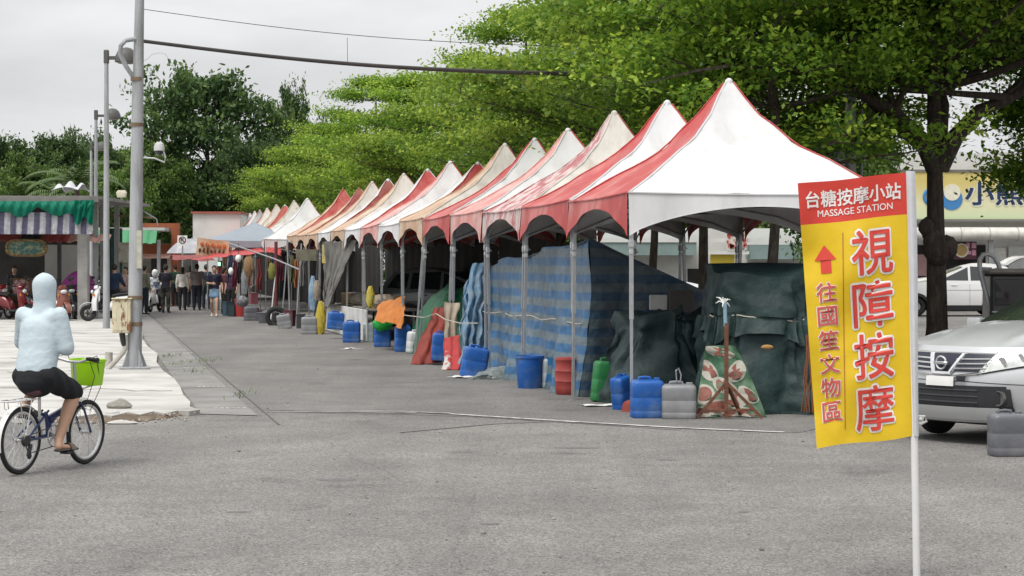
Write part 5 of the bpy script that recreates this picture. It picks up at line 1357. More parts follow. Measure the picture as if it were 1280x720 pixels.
# ------------------------------------------------------------------ far stalls along the row
YC = 76
gc = thing('flat_canopy', 'wide blue grey folding canopy with a low peak in front of the far tents', 'canopy', (P(318, 0, YC).x, YC, 0))
CAN = sheer('blue_grey_canopy', (.33, .38, .43), .5, .25, .08, 2, .1, 5)
ez = P(0, 300, YC).z; pz = P(0, 277.5, YC).z; hw = px(53, YC)
mb = MB()
cn = [(-hw, -1.5), (hw, -1.5), (hw, 1.5), (-hw, 1.5)]
for k in range(4):
    a, b = Vector((*cn[k], 0)), Vector((*cn[(k + 1) % 4], 0))
    mb.grid(lambda u, v, a=a, b=b: (*(a.lerp(b, u) * v)[:2], pz + (ez - pz) * v ** .9 - .05 * math.sin(PI * u) * v), 12, 8)
mb.build('roof_canopy', CAN, gc)
mb = MB()
for k in range(4):
    a, b = Vector((*cn[k], ez)), Vector((*cn[(k + 1) % 4], ez)); mb.solid_grid(lambda u, v, a=a, b=b: a.lerp(b, u) + Vector((0, 0, -.05 * math.sin(PI * u) - .24 * v)), 14, 2, .008)
mb.build('valance', CAN, gc)
for x, y in cn: mb = MB(); mb.bar((x * .97, y * .95, 0), (x * .97, y * .95, ez), .045); mb.build('leg', STEEL, gc)
def redawn(label, tl, tr, br, bl_, Y0, Y1, m=None):
    return drape('red_awning', label, 'awning', (tl, tr, br, bl_), m or M('awning_red', (.40, .045, .045), .55, .12, 3, .2, 6), Y0, Y1, fold=.04, nf=4)
redawn('red awning sheet slanting under the blue grey canopy', (296, 311), (326, 309), (330, 316), (240, 325), 76, 72)
redawn('small dark red awning at the left end of the far stalls', (216, 319), (262, 318), (268, 326), (216, 325), 78, 76, M('awning_dark_red', (.22, .04, .035), .6, .2, 4))
redawn('red awning corner behind the canopy leg', (334, 306), (352, 306), (352, 320), (332, 314), 74, 72.5)
hb_ = thing('hanging_banner', 'orange and cream hanging banner with dark strokes under the grey canopy', 'banner', (0, 74, 0))
def hbf(u, v, off=0): q = P(247 + 40 * u - 2 * v, 297 + 5 * u + 21 * v, 74); return (q.x, -.06 * math.sin(u * 6) - off, q.z)
mb = MB(); mb.solid_grid(hbf, 16, 8, .01); mb.build('cloth', M('banner_tan', (.48, .27, .15), .6, .2, 3, col2=(.55, .42, .30), thr=(.4, .6)), hb_)
mb = MB(); q9 = random.Random(12)
for k in range(7):
    u = .12 + .12 * k; s_ = .035
    for j in range(4):
        a = Vector(hbf(u + q9.uniform(-s_, s_), .66 + q9.uniform(-.14, .14), .035)); b = Vector(hbf(u + q9.uniform(-s_, s_), .72 + q9.uniform(-.14, .14), .035)); mb.bar(a, b, .035)
mb.build('dark_strokes', M('ink_brown', (.07, .03, .02), .7), hb_)
mb = MB()
for k in range(5):
    u = .16 + .17 * k; a = Vector(hbf(u - .04, .3 + q9.uniform(-.08, .08), .03)); b = Vector(hbf(u + .05, .34 + q9.uniform(-.08, .08), .03)); mb.bar(a, b, .09)
mb.build('orange_strokes', M('ink_orange', (.55, .14, .04), .7), hb_)
for (pts, lab) in [([(286, 304), (344, 324), (374, 337)], 'thin grey pole slanting down from the orange banner'), ([(360, 301), (400, 318), (430, 326)], 'pale pole slanting from the corner of the grey canopy to the curtain')]:
    mb = MB(); mb.tube([P(x, y, 64 - 4 * k) for k, (x, y) in enumerate(pts)], .022, 6); tag(mb.build('slanted_pole', ALU), lab, 'pole')
def stand(x, y0, y1, Y, lab, lean=0, m=None, r=.022):
    a, b = P(x + lean, y0, Y), P(x, y1, Y); b.z = max(b.z, 0) if y1 < 327 + EYE * FPX / Y - 4 else 0
    mb = MB(); mb.tube([a, b], r, 6); tag(mb.build('slanted_pole', m or STEEL), lab, 'pole')
stand(345, 302, 500, 62, 'dark red upright pole by the hanging tan sack', 0, M('dark_red_paint', (.14, .03, .03), .6), .05)
stand(352, 330, 500, 60, 'thin grey leaning pole behind the dark wide basket', 6)
stand(363, 300, 500, 58, 'grey leaning pole tied near the folded chairs', -4)
stand(370, 304, 500, 57, 'pale pole leaning right among the folded chairs', 7, ALU)
stand(392, 312, 500, 54, 'dark leaning pole left of the blue patterned sack', 6, DARKSTEEL)
stand(338, 345, 500, 60, 'white broom handle leaning above the dark wide basket', 6, WHITEP, .018)
def sack(x, yb, wp, hp, Y, m, lab, seed, name='sack', cat='sack', hang=False):
    c = P(x, yb, Y); h = px(hp, Y); z = c.z if hang else 0
    return bag(lab, Vector((c.x, Y, z + h / 2)), (px(wp, Y) / 2, px(wp, Y) / 2.6, h / 2), m, seed, name, cat)
sack(391, 388, 10, 42, 54, tarp('blue_white_cloth', (.30, .42, .52), (.12, .22, .38), .8, .4, 8), 'tall blue and white patterned sack beside the grey leaning poles', 3, hang=True)
sack(401, 412, 12, 40, 51.5, tarp('yellow_cloth', (.52, .42, .05), (.40, .30, .05), .7, .4, 8), 'yellow sack standing at the left end of the white board', 4)
sack(396, 375, 9, 24, 53, tarp('pale_card_cloth', (.34, .29, .24), (.26, .22, .18), .8, .3, 8), 'pale brown box bundle above the yellow sack', 14, hang=True)
sack(311, 345, 13, 24, 64, tarp('tan_sack', (.30, .19, .10), (.24, .14, .08), .8, .3, 8), 'tan sack hanging high beside a white lamp at the far stalls', 5, hang=True)
sack(306, 368, 9, 34, 64.5, tarp('grey_sack', (.30, .31, .32), (.2, .2, .21), .8, .3, 8), 'long grey sack hanging under the white lamp', 6, hang=True)
sack(303, 383, 15, 13, 63.5, PDG, 'round dark grey tub above the tall red bucket', 8, 'round_tub', 'tub', True)
sack(463, 384, 10, 26, 47, tarp('bright_yellow_bag', (.50, .40, .04), (.55, .48, .12), .5, .5, 9), 'bright yellow bag on the table behind the white board', 9, hang=True)
sack(340, 349, 9, 20, 60, tarp('olive_yellow', (.22, .22, .05), (.14, .15, .04), .8, .3, 8), 'olive yellow bag hanging between the leaning poles', 10, hang=True)
def sign_(x, y0, y1, wp, Y, m, lab, name='hanging_sign', cat='sign'):
    a, c = P(x, y0, Y), P(x, y1, Y); mb = MB(); mb.box((a.x, Y, (a.z + c.z) / 2), (px(wp, Y), .03, a.z - c.z), 0, .004); tag(mb.build(name, m), lab, cat)
sign_(407, 306, 329, 9, 52.5, M('sign_yellow_cloth', (.52, .44, .12), .7, .15, 4, col2=(.42, .38, .2)), 'faded yellow sign hanging left of the grey curtain')
sign_(383, 312, 326, 26, 55, M('sign_drab', (.15, .14, .10), .8, .3, 5), 'drab signboard hanging over the leaning poles')
wl = thing('lamp', 'round white lamp hanging at the far stalls beside the tan sack', 'lamp', tuple(P(298, 323, 63.5))); mb = MB(); mb.ell((0, 0, 0), (.10, .10, .12), 12); mb.build('shade', M('white_globe', (.75, .75, .73), .4), wl); mb = MB(); mb.tube([(0, 0, .1), (0, 0, .45)], .01, 5); mb.build('cord', BLKPL, wl)
wl = thing('lamp', 'round white lamp hanging lower, behind the woman in the denim skirt', 'lamp', tuple(P(288.5, 339, 65.5))); mb = MB(); mb.ell((0, 0, 0), (.085, .085, .12), 12); mb.build('shade', M('white_globe', (.75, .75, .73), .4), wl); mb = MB(); mb.tube([(0, 0, .1), (0, 0, .6)], .01, 5); mb.build('cord', BLKPL, wl)
gl_ = MB(); q = P(274, 330, 70); gl_.box(q, (.09, .05, .13), 0, .01); tag(gl_.build('lit_sign', M('lit_green', (.30, .75, .45), .4, .05, 3, emit=1.2)), 'tiny lit green sign above the woman in the denim skirt', 'sign')
q = G(345, 407); mb = MB(); mb.tube([q + Vector((.24 * math.cos(k * PI / 10), .10 * math.sin(k * PI / 10) * 0 + .05, .24 + .24 * math.sin(k * PI / 10))) for k in range(20)], .075, 8, closed=True); tag(mb.build('tyre', BLACK), 'old black tyre standing on the ground beside the leaning grey can', 'tyre')
bk = thing('basket', 'wide dark basket standing on the ground between the grey cans', 'basket', tuple(G(335, 404))); mb = MB(); mb.lathe([(.26, 0), (.36, .30), (.38, .31), (.34, .30), (.25, .03)], n=20); mb.build('shell', PDG, bk); mb = MB(); mb.ell((.05, 0, .3), (.24, .22, .10), 12); mb.build('contents', M('dull_cloth', (.10, .11, .12), .9, .3, 6), bk)
for k, (x, yb, wp, hp, Y, col, lab) in enumerate([(318, 394, 11, 14, 65, (.24, .05, .07), 'dark pink crate at the bottom of the stack beside the tall red bucket'), (317, 380, 10, 14, 65, (.28, .09, .11), 'dark pink crate on top of the stack beside the tall red bucket'),
    (284, 396, 10, 18, 69, (.05, .09, .12), 'dark blue bin just behind the woman in the denim skirt'), (292, 396, 12, 16, 68, (.03, .05, .06), 'dark teal tub between the blue bin and the red bucket'),
    (362, 398, 16, 20, 58, (.13, .04, .05), 'dark red folding chair stack under the leaning poles'), (376, 402, 14, 18, 56, (.05, .05, .055), 'dark slanted tray leaning among the poles'), (395, 395, 8, 9, 54, (.10, .10, .11), 'small dark pot under the blue patterned sack')]):
    c = P(x, yb, Y); z = c.z if (c.z > .15 and 'top' in lab) else 0
    crate(lab, (c.x, Y, z), (px(wp, Y), px(wp, Y) * .8, px(hp, Y)), M('crate_paint_%s' % 'abcdefg'[k], col, .6, .2, 6), .2 + k * .3, 'crate' if 'crate' in lab else 'bin' if 'bin' in lab or 'tub' in lab else 'tray' if 'tray' in lab else 'pot' if 'pot' in lab else 'chair_stack', 'crate' if 'crate' in lab else 'bin' if 'bin' in lab or 'tub' in lab else 'tray' if 'tray' in lab else 'pot' if 'pot' in lab else 'chairs')
# tables and goods inside the darker stalls
gt = rowthing('goods_table', 'long table of goods behind the white board', 'table'); mb = MB(); mb.box(rp(27, .72, .70), (1.1, 7.4, .05), 0, .01); mb.build('tabletop', M('table_drab', (.20, .18, .15), .8), gt)
for s in (23.6, 30.4):
    for wv in (.30, 1.15): mb = MB(); mb.bar(rp(s, wv, 0), rp(s, wv, .68), .05); mb.build('leg', STEEL, gt)
q9 = random.Random(31)
GOODS = [('pale brown loaf shaped parcel', (.36, .30, .23)), ('small orange carton', (.45, .20, .06)), ('grey carton', (.22, .22, .22)), ('dull red carton', (.26, .06, .05)), ('cream parcel', (.46, .42, .34)), ('dark green carton', (.04, .09, .05)), ('tan carton', (.30, .21, .12)), ('pale blue carton', (.22, .30, .38))]
pos = ['at the near end of the table behind the white board', 'second from the near end of the table behind the white board', 'third along the table behind the white board', 'mid table behind the white board', 'just past the middle of the table behind the white board', 'third from the far end of the table behind the white board', 'second from the far end of the table behind the white board', 'at the far end of the table behind the white board']
for k, (nm, col) in enumerate(GOODS):
    p = R(23.8 + k * .95, .50 + .25 * (k % 2), .726); 
    if 'parcel' in nm: bag(nm + ' ' + pos[k], p + Vector((0, 0, .16)), (.30, .22, .16), M('goods_%s' % nm.replace(' ', '_'), col, .8, .2, 7, .3, 12), 40 + k, 'parcel', 'parcel')
    else:
        mb = MB(); mb.box((0, 0, .14), (.42, .5, .28), .1 * k, .015); o = mb.build('carton', M('goods_%s' % nm.replace(' ', '_'), col, .8, .2, 7), None, p); tag(o, nm + ' ' + pos[k], 'carton')
# shelves with jars and boxes seen deeper under the mid row tents
shv = rowthing('shelf_rack', 'dark shelf rack with boxes at the back of the stall behind the green tarps', 'shelf')
for z in (.5, 1.0, 1.5): mb = MB(); mb.box(rp(19.2, 2.75, z), (.5, 2.6, .04)); mb.build('shelf', DARKSTEEL, shv)
for s in (17.9, 20.5):
    for wv in (2.5, 3.0): mb = MB(); mb.bar(rp(s, wv, 0), rp(s, wv, 1.8), .04); mb.build('upright', DARKSTEEL, shv)
for k in range(10):
    col = [(.30, .29, .27), (.12, .05, .05), (.28, .30, .33), (.07, .07, .08), (.20, .16, .12)][k % 5]; p = R(18.1 + .5 * (k % 5), 2.7, (1.02, 1.52)[k // 5]); mb = MB(); mb.box((0, 0, .14), (.3, .34, .26 + .04 * (k % 3)), TH, .01)
    o = mb.build('storage_box', M('storage_%s' % 'abcde'[k % 5], col, .7, .15, 6), None, p); tag(o, ['off white', 'dark maroon', 'pale grey', 'black', 'drab brown'][k % 5] + ' storage box on the ' + ('middle' if k < 5 else 'top') + ' shelf of the dark rack behind the green tarps', 'box')

q9 = random.Random(77)
GC = [('dark red', (.16, .03, .03)), ('brown', (.12, .07, .04)), ('navy', (.03, .04, .09)), ('wine', (.12, .02, .04)), ('black', (.02, .02, .022)), ('olive', (.09, .09, .04)), ('rust', (.22, .08, .03)), ('grey', (.14, .14, .14))]
for k in range(16):
    nm, col = GC[k % 8]; x = 272 + 6.2 * k if k < 9 else 334 + (k - 9) * 7; Y = 71 - .9 * k; top_ = q9.uniform(318, 330); h_ = q9.uniform(22, 40)
    drape('hanging_garment', '%s garment hanging in the dark stalls, %s' % (nm, 'under the red awnings' if k < 8 else 'above the leaning poles and trays'), 'garment', [(x, top_), (x + 5.5, top_), (x + 6.2, top_ + h_), (x - .6, top_ + h_ + 2)], M('garment_' + nm.replace(' ', '_'), col, .9, .2, 5), Y + 1.2, Y + 1.25, 8, 8, .04, 2, seed=k)
# ------------------------------------------------------------------ people
def fingers(mb, wrist, elbow, palm_n, curl, s=1.0, thumb=1):
    """palm and five bent fingers; returns nothing, adds to mb"""
    wv = Vector(wrist); d = (wv - Vector(elbow)).normalized(); n = Vector(palm_n); n = (n - d * n.dot(d)).normalized(); sd = d.cross(n)
    blob(mb, wv, wv + d * .085 * s, .030 * s, .038 * s, .45, sd, 10)
    for k in range(4):
        b = wv + d * .088 * s + sd * (k - 1.5) * .019 * s; ln = (.062, .075, .070, .052)[k] * s; c = curl
        p1 = b + (d * math.cos(c * .6) + n * math.sin(c * .6)) * ln * .45; p2 = p1 + (d * math.cos(c * 1.5) + n * math.sin(c * 1.5)) * ln * .32; p3 = p2 + (d * math.cos(c * 2.2) + n * math.sin(c * 2.2)) * ln * .25
        mb.tube([b - d * .02 * s, b, p1, p2, p3], [.0095 * s, .0095 * s, .009 * s, .008 * s, .006 * s], 6)
    b = wv + d * .03 * s - sd * thumb * .028 * s; p1 = b + (d * .7 - sd * thumb * .6 + n * .3).normalized() * .035 * s; p2 = p1 + (d * .85 - sd * thumb * .1 + n * .5).normalized() * .03 * s
    mb.tube([wv + d * .01 * s - sd * thumb * .012 * s, b, p1, p2], [.013 * s, .012 * s, .0105 * s, .007 * s], 6)
BASEJ = dict(pelvis=(0, 0, .93), waist=(0, .01, 1.08), chest=(0, 0, 1.28), neck=(0, -.005, 1.44), head=(0, .015, 1.59),
             ls=(-.175, 0, 1.385), le=(-.225, -.02, 1.12), lw=(-.235, .05, .88), rs=(.175, 0, 1.385), re=(.225, -.02, 1.12), rw=(.235, .05, .88),
             lh=(-.085, 0, .90), lk=(-.10, .02, .50), la=(-.10, -.01, .09), lt=(-.115, .14, .03), rh=(.085, 0, .90), rk=(.10, .02, .50), ra=(.10, -.01, .09), rt=(.115, .14, .03))
def person(label, loc, rz, H=1.68, pose=None, top=None, bottom=None, sleeves='short', legs='long', hair='short', shoes=None, skin=None, face=False, build=1.0, vox=.02, extra=None, helmet=None, group=None, fem=False, curl=.7):
    J = {k: Vector(v) for k, v in BASEJ.items()}
    for k, v in (pose or {}).items(): J[k] = Vector(v)
    sc = H / 1.71
    t = thing('person', label, 'person', loc, rz, group); t.scale = (sc, sc, sc)
    skin = skin or SKIN; X = (1, 0, 0); B = build
    sh_dir = (J['rs'] - J['ls']).normalized()
    up = (J['head'] - J['neck']).normalized(); fw = Vector((-sh_dir.y, sh_dir.x, 0)); 
    mb = MB()
    def torso(m, g=0.0, bot=True):
        blob(m, J['pelvis'] - Vector((0, 0, .02)), J['waist'], .150 * B + g, (.128 if fem else .138) * B + g, .68, sh_dir)
        blob(m, J['waist'], J['chest'], (.128 if fem else .138) * B + g, .165 * B + g, .66, sh_dir)
        blob(m, J['chest'], J['neck'] - up * .05, .165 * B + g, .085 + g, .62, sh_dir)
        for s in 'lr': blob(m, J['chest'].lerp(J[s + 's'], .45) + Vector((0, 0, .03)), J[s + 's'], .085 + g, .058 + g, .9, (0, 1, 0))
    def arm(m, s, g=0.0, part=2, cut=1.0):
        a, e, wr_ = J[s + 's'], J[s + 'e'], J[s + 'w']
        blob(m, a, a.lerp(e, cut if part == 1 else 1), .056 * B + g, (.044 if cut == 1 or part == 2 else .050) * B + g, 1, (0, 1, 0), 10)
        if part == 2: blob(m, e, e.lerp(wr_, cut), .044 * B + g, .030 + g * (1.0), 1, (0, 1, 0), 10)
    def leg(m, s, g=0.0, part=2, cut=1.0):
        h, k, a = J[s + 'h'], J[s + 'k'], J[s + 'a']
        blob(m, h, h.lerp(k, cut if part == 1 else 1), .088 * B + g, (.062 if cut == 1 or part == 2 else .07) * B + g, 1, (0, 1, 0), 12)
        if part == 2:
            mid = k.lerp(a, .3); blob(m, k, mid, .060 * B + g, .060 * B + g, 1, (0, 1, 0), 12); blob(m, mid, k.lerp(a, cut), .060 * B + g, .040 + g * 1.2, 1, (0, 1, 0), 12)
    torso(mb); hd = J['head']
    blob(mb, J['neck'] - up * .05, hd - up * .05, .056, .052, 1, (1, 0, 0), 10)
    blob(mb, hd - up * .05 + fw * .012, hd + up * .045, .070, .084, 1.12, sh_dir, 14)
    if face:
        blob(mb, hd + fw * .088 + up * .012, hd + fw * .106 - up * .018, .010, .016, 1, (1, 0, 0), 8)
    for s in (-1, 1): blob(mb, hd + sh_dir * s * .080 + up * .012, hd + sh_dir * s * .083 - up * .022, .018, .012, .5, (0, 1, 0), 8)
    for s in 'lr':
        arm(mb, s); leg(mb, s); a, tt = J[s + 'a'], J[s + 't']; blob(mb, a + Vector((0, 0, -.01)), tt, .042, .034, .8, (1, 0, 0), 10)
    me = remeshed(mb, vox, 3); 
    hm = MB()
    for s in 'lr':
        hand_n = Vector((1 if s == 'l' else -1, 0, 0)) + Vector((0, -.3, 0)); fingers(hm, J[s + 'w'], J[s + 'e'], hand_n, curl, 1.0, 1 if s == 'l' else -1)
    bm = bmesh.new(); bm.from_mesh(me); tmp = bpy.data.meshes.new('h'); tmp.from_pydata(hm.v, [], hm.f); b2 = bmesh.new(); b2.from_mesh(tmp); bmesh.ops.recalc_face_normals(b2, faces=b2.faces); b2.to_mesh(tmp); b2.free(); bm.from_mesh(tmp); bm.to_mesh(me); bm.free()
    for p_ in me.polygons: p_.use_smooth = True
    me.materials.append(skin); link('body', me, t)
    def wear(name, m, mat, v=None, parent=None):
        e = remeshed(m, v or vox, 2); e.materials.append(mat); return link(name, e, parent or t)
    if top:
        m = MB(); torso(m, .016)
        blob(m, J['pelvis'] + Vector((0, 0, .0)), J['waist'], .158 * B + .016, .14 * B + .018, .70, sh_dir)
        for s in 'lr': arm(m, s, .016, *({'short': (1, .72), 'long': (2, .97), 'none': (1, .12)}[sleeves]))
        wear('shirt', m, top)
    if bottom:
        m = MB(); blob(m, J['pelvis'] + Vector((0, 0, -.03)), J['waist'] - Vector((0, 0, .06)), .155 * B + .02, .135 * B + .012, .72, sh_dir)
        for s in 'lr':
            if legs == 'long': leg(m, s, .018, 2, .95)
            elif legs == 'knee': leg(m, s, .024, 1, .95)
            elif legs == 'skirt': blob(m, J[s + 'h'].lerp(J['pelvis'], .5), J[s + 'h'].lerp(J[s + 'k'], .52).lerp(J['pelvis'].lerp(J['lk'].lerp(J['rk'], .5), .5), .3), .12 * B, .135 * B, .85, sh_dir)
        wear({'long': 'trousers', 'knee': 'shorts', 'skirt': 'skirt'}[legs], m, bottom)
    for s in 'lr':
        m = MB(); a, tt = J[s + 'a'], J[s + 't']; blob(m, a + Vector((0, -.035, -.05)) if not extra else a + (tt - a) * -.2, tt + (tt - a) * .10, .044, .040, .72, (1, 0, 0), 10); wear('shoe', m, shoes or BLKPL)
    if helmet:
        m = MB(); blob(m, hd - up * .01, hd + up * .055, .118, .112, 1.1, sh_dir, 16); wear('helmet', m, helmet)
    elif hair:
        m = MB(); blob(m, hd + up * .005 - fw * .018, hd + up * .060 - fw * .006, .088, .088, 1.08, sh_dir, 14)
        if hair == 'long': blob(m, hd - fw * .045 + up * .03, hd - fw * .055 - up * .19, .085, .06, .7, sh_dir, 12)
        if hair == 'bob': blob(m, hd - fw * .04 + up * .02, hd - fw * .045 - up * .08, .088, .075, .8, sh_dir, 12)
        if hair == 'bun': blob(m, hd + up * .12 - fw * .04, hd + up * .14 - fw * .05, .04, .035, 1, sh_dir, 10)
        wear('hair', m, HAIR)
    if face:
        for s in (-1, 1):
            e = MB(); e.ell(hd + fw * .090 + sh_dir * s * .033 + up * .016, (.013, .008, .008), 8); e.build('eye', BLKPL, t)
        e = MB(); e.ell(hd + fw * .092 - up * .048, (.022, .008, .007), 8); e.build('mouth', M('lips', (.30, .08, .07), .5), t)
    return t
def cloth(name, c, c2=None, thr=(.46, .6), sc=6): return M('cloth_' + name, c, .85, .10, sc, .25, 30, col2=c2, thr=thr)
def pp_(x, y): p = G(x, y); return (p.x, p.y, 0)
def heading(dx, dy): return math.atan2(-dx, dy)     # rotation that turns local +y towards (dx, dy)
WALK = dict(lk=(-.09, .16, .50), la=(-.09, .20, .09), lt=(-.095, .35, .05), rk=(.09, .02, .50), ra=(.09, -.22, .13), rt=(.10, -.10, .04))
person('man in a dark shirt and camouflage trousers standing beside the parked motorcycle in the lane', pp_(207, 391), heading(.2, 1), 1.68, dict(le=(-.24, .05, 1.13), lw=(-.10, .25, 1.10), re=(.24, .05, 1.13), rw=(.12, .25, 1.12)), cloth('dark_navy', (.030, .028, .042)), cloth('camouflage', (.11, .10, .08), (.03, .03, .028), (.47, .53), 9), hair='bun')
person('woman in a white blouse and black trousers seen from behind', pp_(228, 388), heading(.1, 1), 1.58, None, cloth('white_blouse', (.58, .55, .50)), cloth('black', (.016, .016, .018)), 'long', hair='bob', fem=True, build=.92)
person('man in a brownish grey shirt and dark trousers seen from behind', pp_(246, 388), heading(-.1, 1), 1.70, None, cloth('brown_grey', (.17, .145, .135)), cloth('dark_blue_black', (.016, .018, .028)), build=1.08)
person('person in dark teal clothes half hidden behind the man in the grey shirt', pp_(257.5, 386), heading(.3, 1), 1.68, None, cloth('dark_teal', (.020, .032, .042)), cloth('dark_teal_low', (.015, .026, .036)), 'long')
person('woman in a navy top and short denim skirt walking toward the camera', pp_(268, 396), heading(.05, -1), 1.66, dict(WALK, le=(-.24, -.06, 1.14), lw=(-.27, .02, .92), re=(.24, .02, 1.13), rw=(.06, .20, 1.12)), cloth('navy', (.014, .016, .035)), cloth('denim', (.16, .26, .38)), 'short', 'skirt', 'long', WHITEP, face=True, fem=True, build=.9)
person('person in a navy jacket standing by the white scooter behind the lamp post', pp_(143, 399.5), heading(.3, 1), 1.72, dict(re=(.24, .08, 1.14), rw=(.2, .30, 1.05)), cloth('navy_jacket', (.018, .035, .075)), cloth('black', (.016, .016, .018)), 'long')
person('woman in a pale pink top standing between the two poles beyond the pavement', pp_(157.5, 396), heading(-.4, -1), 1.62, dict(le=(-.23, .10, 1.14), lw=(-.05, .26, 1.05)), cloth('pale_pink', (.50, .36, .33)), cloth('dull_red', (.22, .12, .12)), 'short', hair='long', face=True, fem=True, build=.92)
person('person in a grey green shirt standing just right of the tall pole', pp_(180, 393), heading(.5, .9), 1.66, None, cloth('grey_green', (.20, .20, .16)), cloth('dark_teal_low', (.015, .026, .036)), 'long')
person('person in a wine red top browsing beside the woman in the denim skirt', pp_(280, 393), heading(.9, .5), 1.62, None, cloth('wine', (.11, .025, .03)), cloth('black', (.016, .016, .018)), hair='bob')
pk = P(896, 345, 62); person('person in a bright blue shirt far off in the parking lot under the nearest tent', (pk.x, 62, 0), heading(.5, 1), 1.68, None, cloth('bright_blue', (.03, .12, .42)), cloth('black', (.016, .016, .018)))
pk = P(18, 345, YM + 3.2); person('stall keeper in a dark shirt standing behind the trestle table of the market stall', (pk.x, YM + 3.2, 0), heading(.2, -1), 1.65, None, cloth('charcoal', (.05, .05, .055)), cloth('black', (.016, .016, .018)), face=True)

person('shopper in a beige top half hidden behind the man in the grey shirt', pp_(238, 384), heading(.4, 1), 1.62, None, cloth('beige_top', (.36, .30, .24)), cloth('dark_blue_black', (.016, .018, .028)), hair='bob', fem=True)
person('shopper in a dark green top far down the lane beneath the traffic sign', pp_(219, 383), heading(-.6, .8), 1.66, None, cloth('dark_green_top', (.03, .07, .04)), cloth('black', (.016, .016, .018)))
person('stall keeper in a dark purple top right of the woman in denim', (P(287, 0, 70).x, 70.5, 0), heading(-.4, -1), 1.60, None, cloth('dark_purple', (.06, .03, .06)), cloth('black', (.016, .016, .018)), face=True, fem=True, hair='bob')
person('person in a striped pale top behind the cream box between the poles', pp_(150, 392), heading(.3, 1), 1.60, None, cloth('striped_pale', (.42, .40, .40), (.15, .14, .18), (.48, .52), 9), cloth('dull_red', (.22, .12, .12)), hair='bob', fem=True)
# ------------------------------------------------------------------ scooters and motorcycle
def wheel(parent, c, r, wd, rim_m, name='wheel', spokes=5, steer=0):
    e = MB(); c = Vector(c)
    e.tube([c + Vector(((r - wd * .5) * math.cos(k * PI / 14), 0, (r - wd * .5) * math.sin(k * PI / 14))) for k in range(28)], wd * .5, 8, closed=True)
    o = e.build(name, BLACK, parent)
    e = MB(); e.lathe([(.02, -wd * .3), (r * .22, -wd * .35), (r * .22, wd * .35), (.02, wd * .3)], c, 14, 0, 'Y')
    for k in range(spokes):
        a = 2 * PI * k / spokes; e.bar(c + Vector((r * .15 * math.cos(a), 0, r * .15 * math.sin(a))), c + Vector(((r - wd * .75) * math.cos(a), 0, (r - wd * .75) * math.sin(a))), wd * .28)
    e.tube([c + Vector(((r - wd) * math.cos(k * PI / 14), 0, (r - wd) * math.sin(k * PI / 14))) for k in range(28)], wd * .18, 6, closed=True)
    e.build('rim', rim_m, o); return o
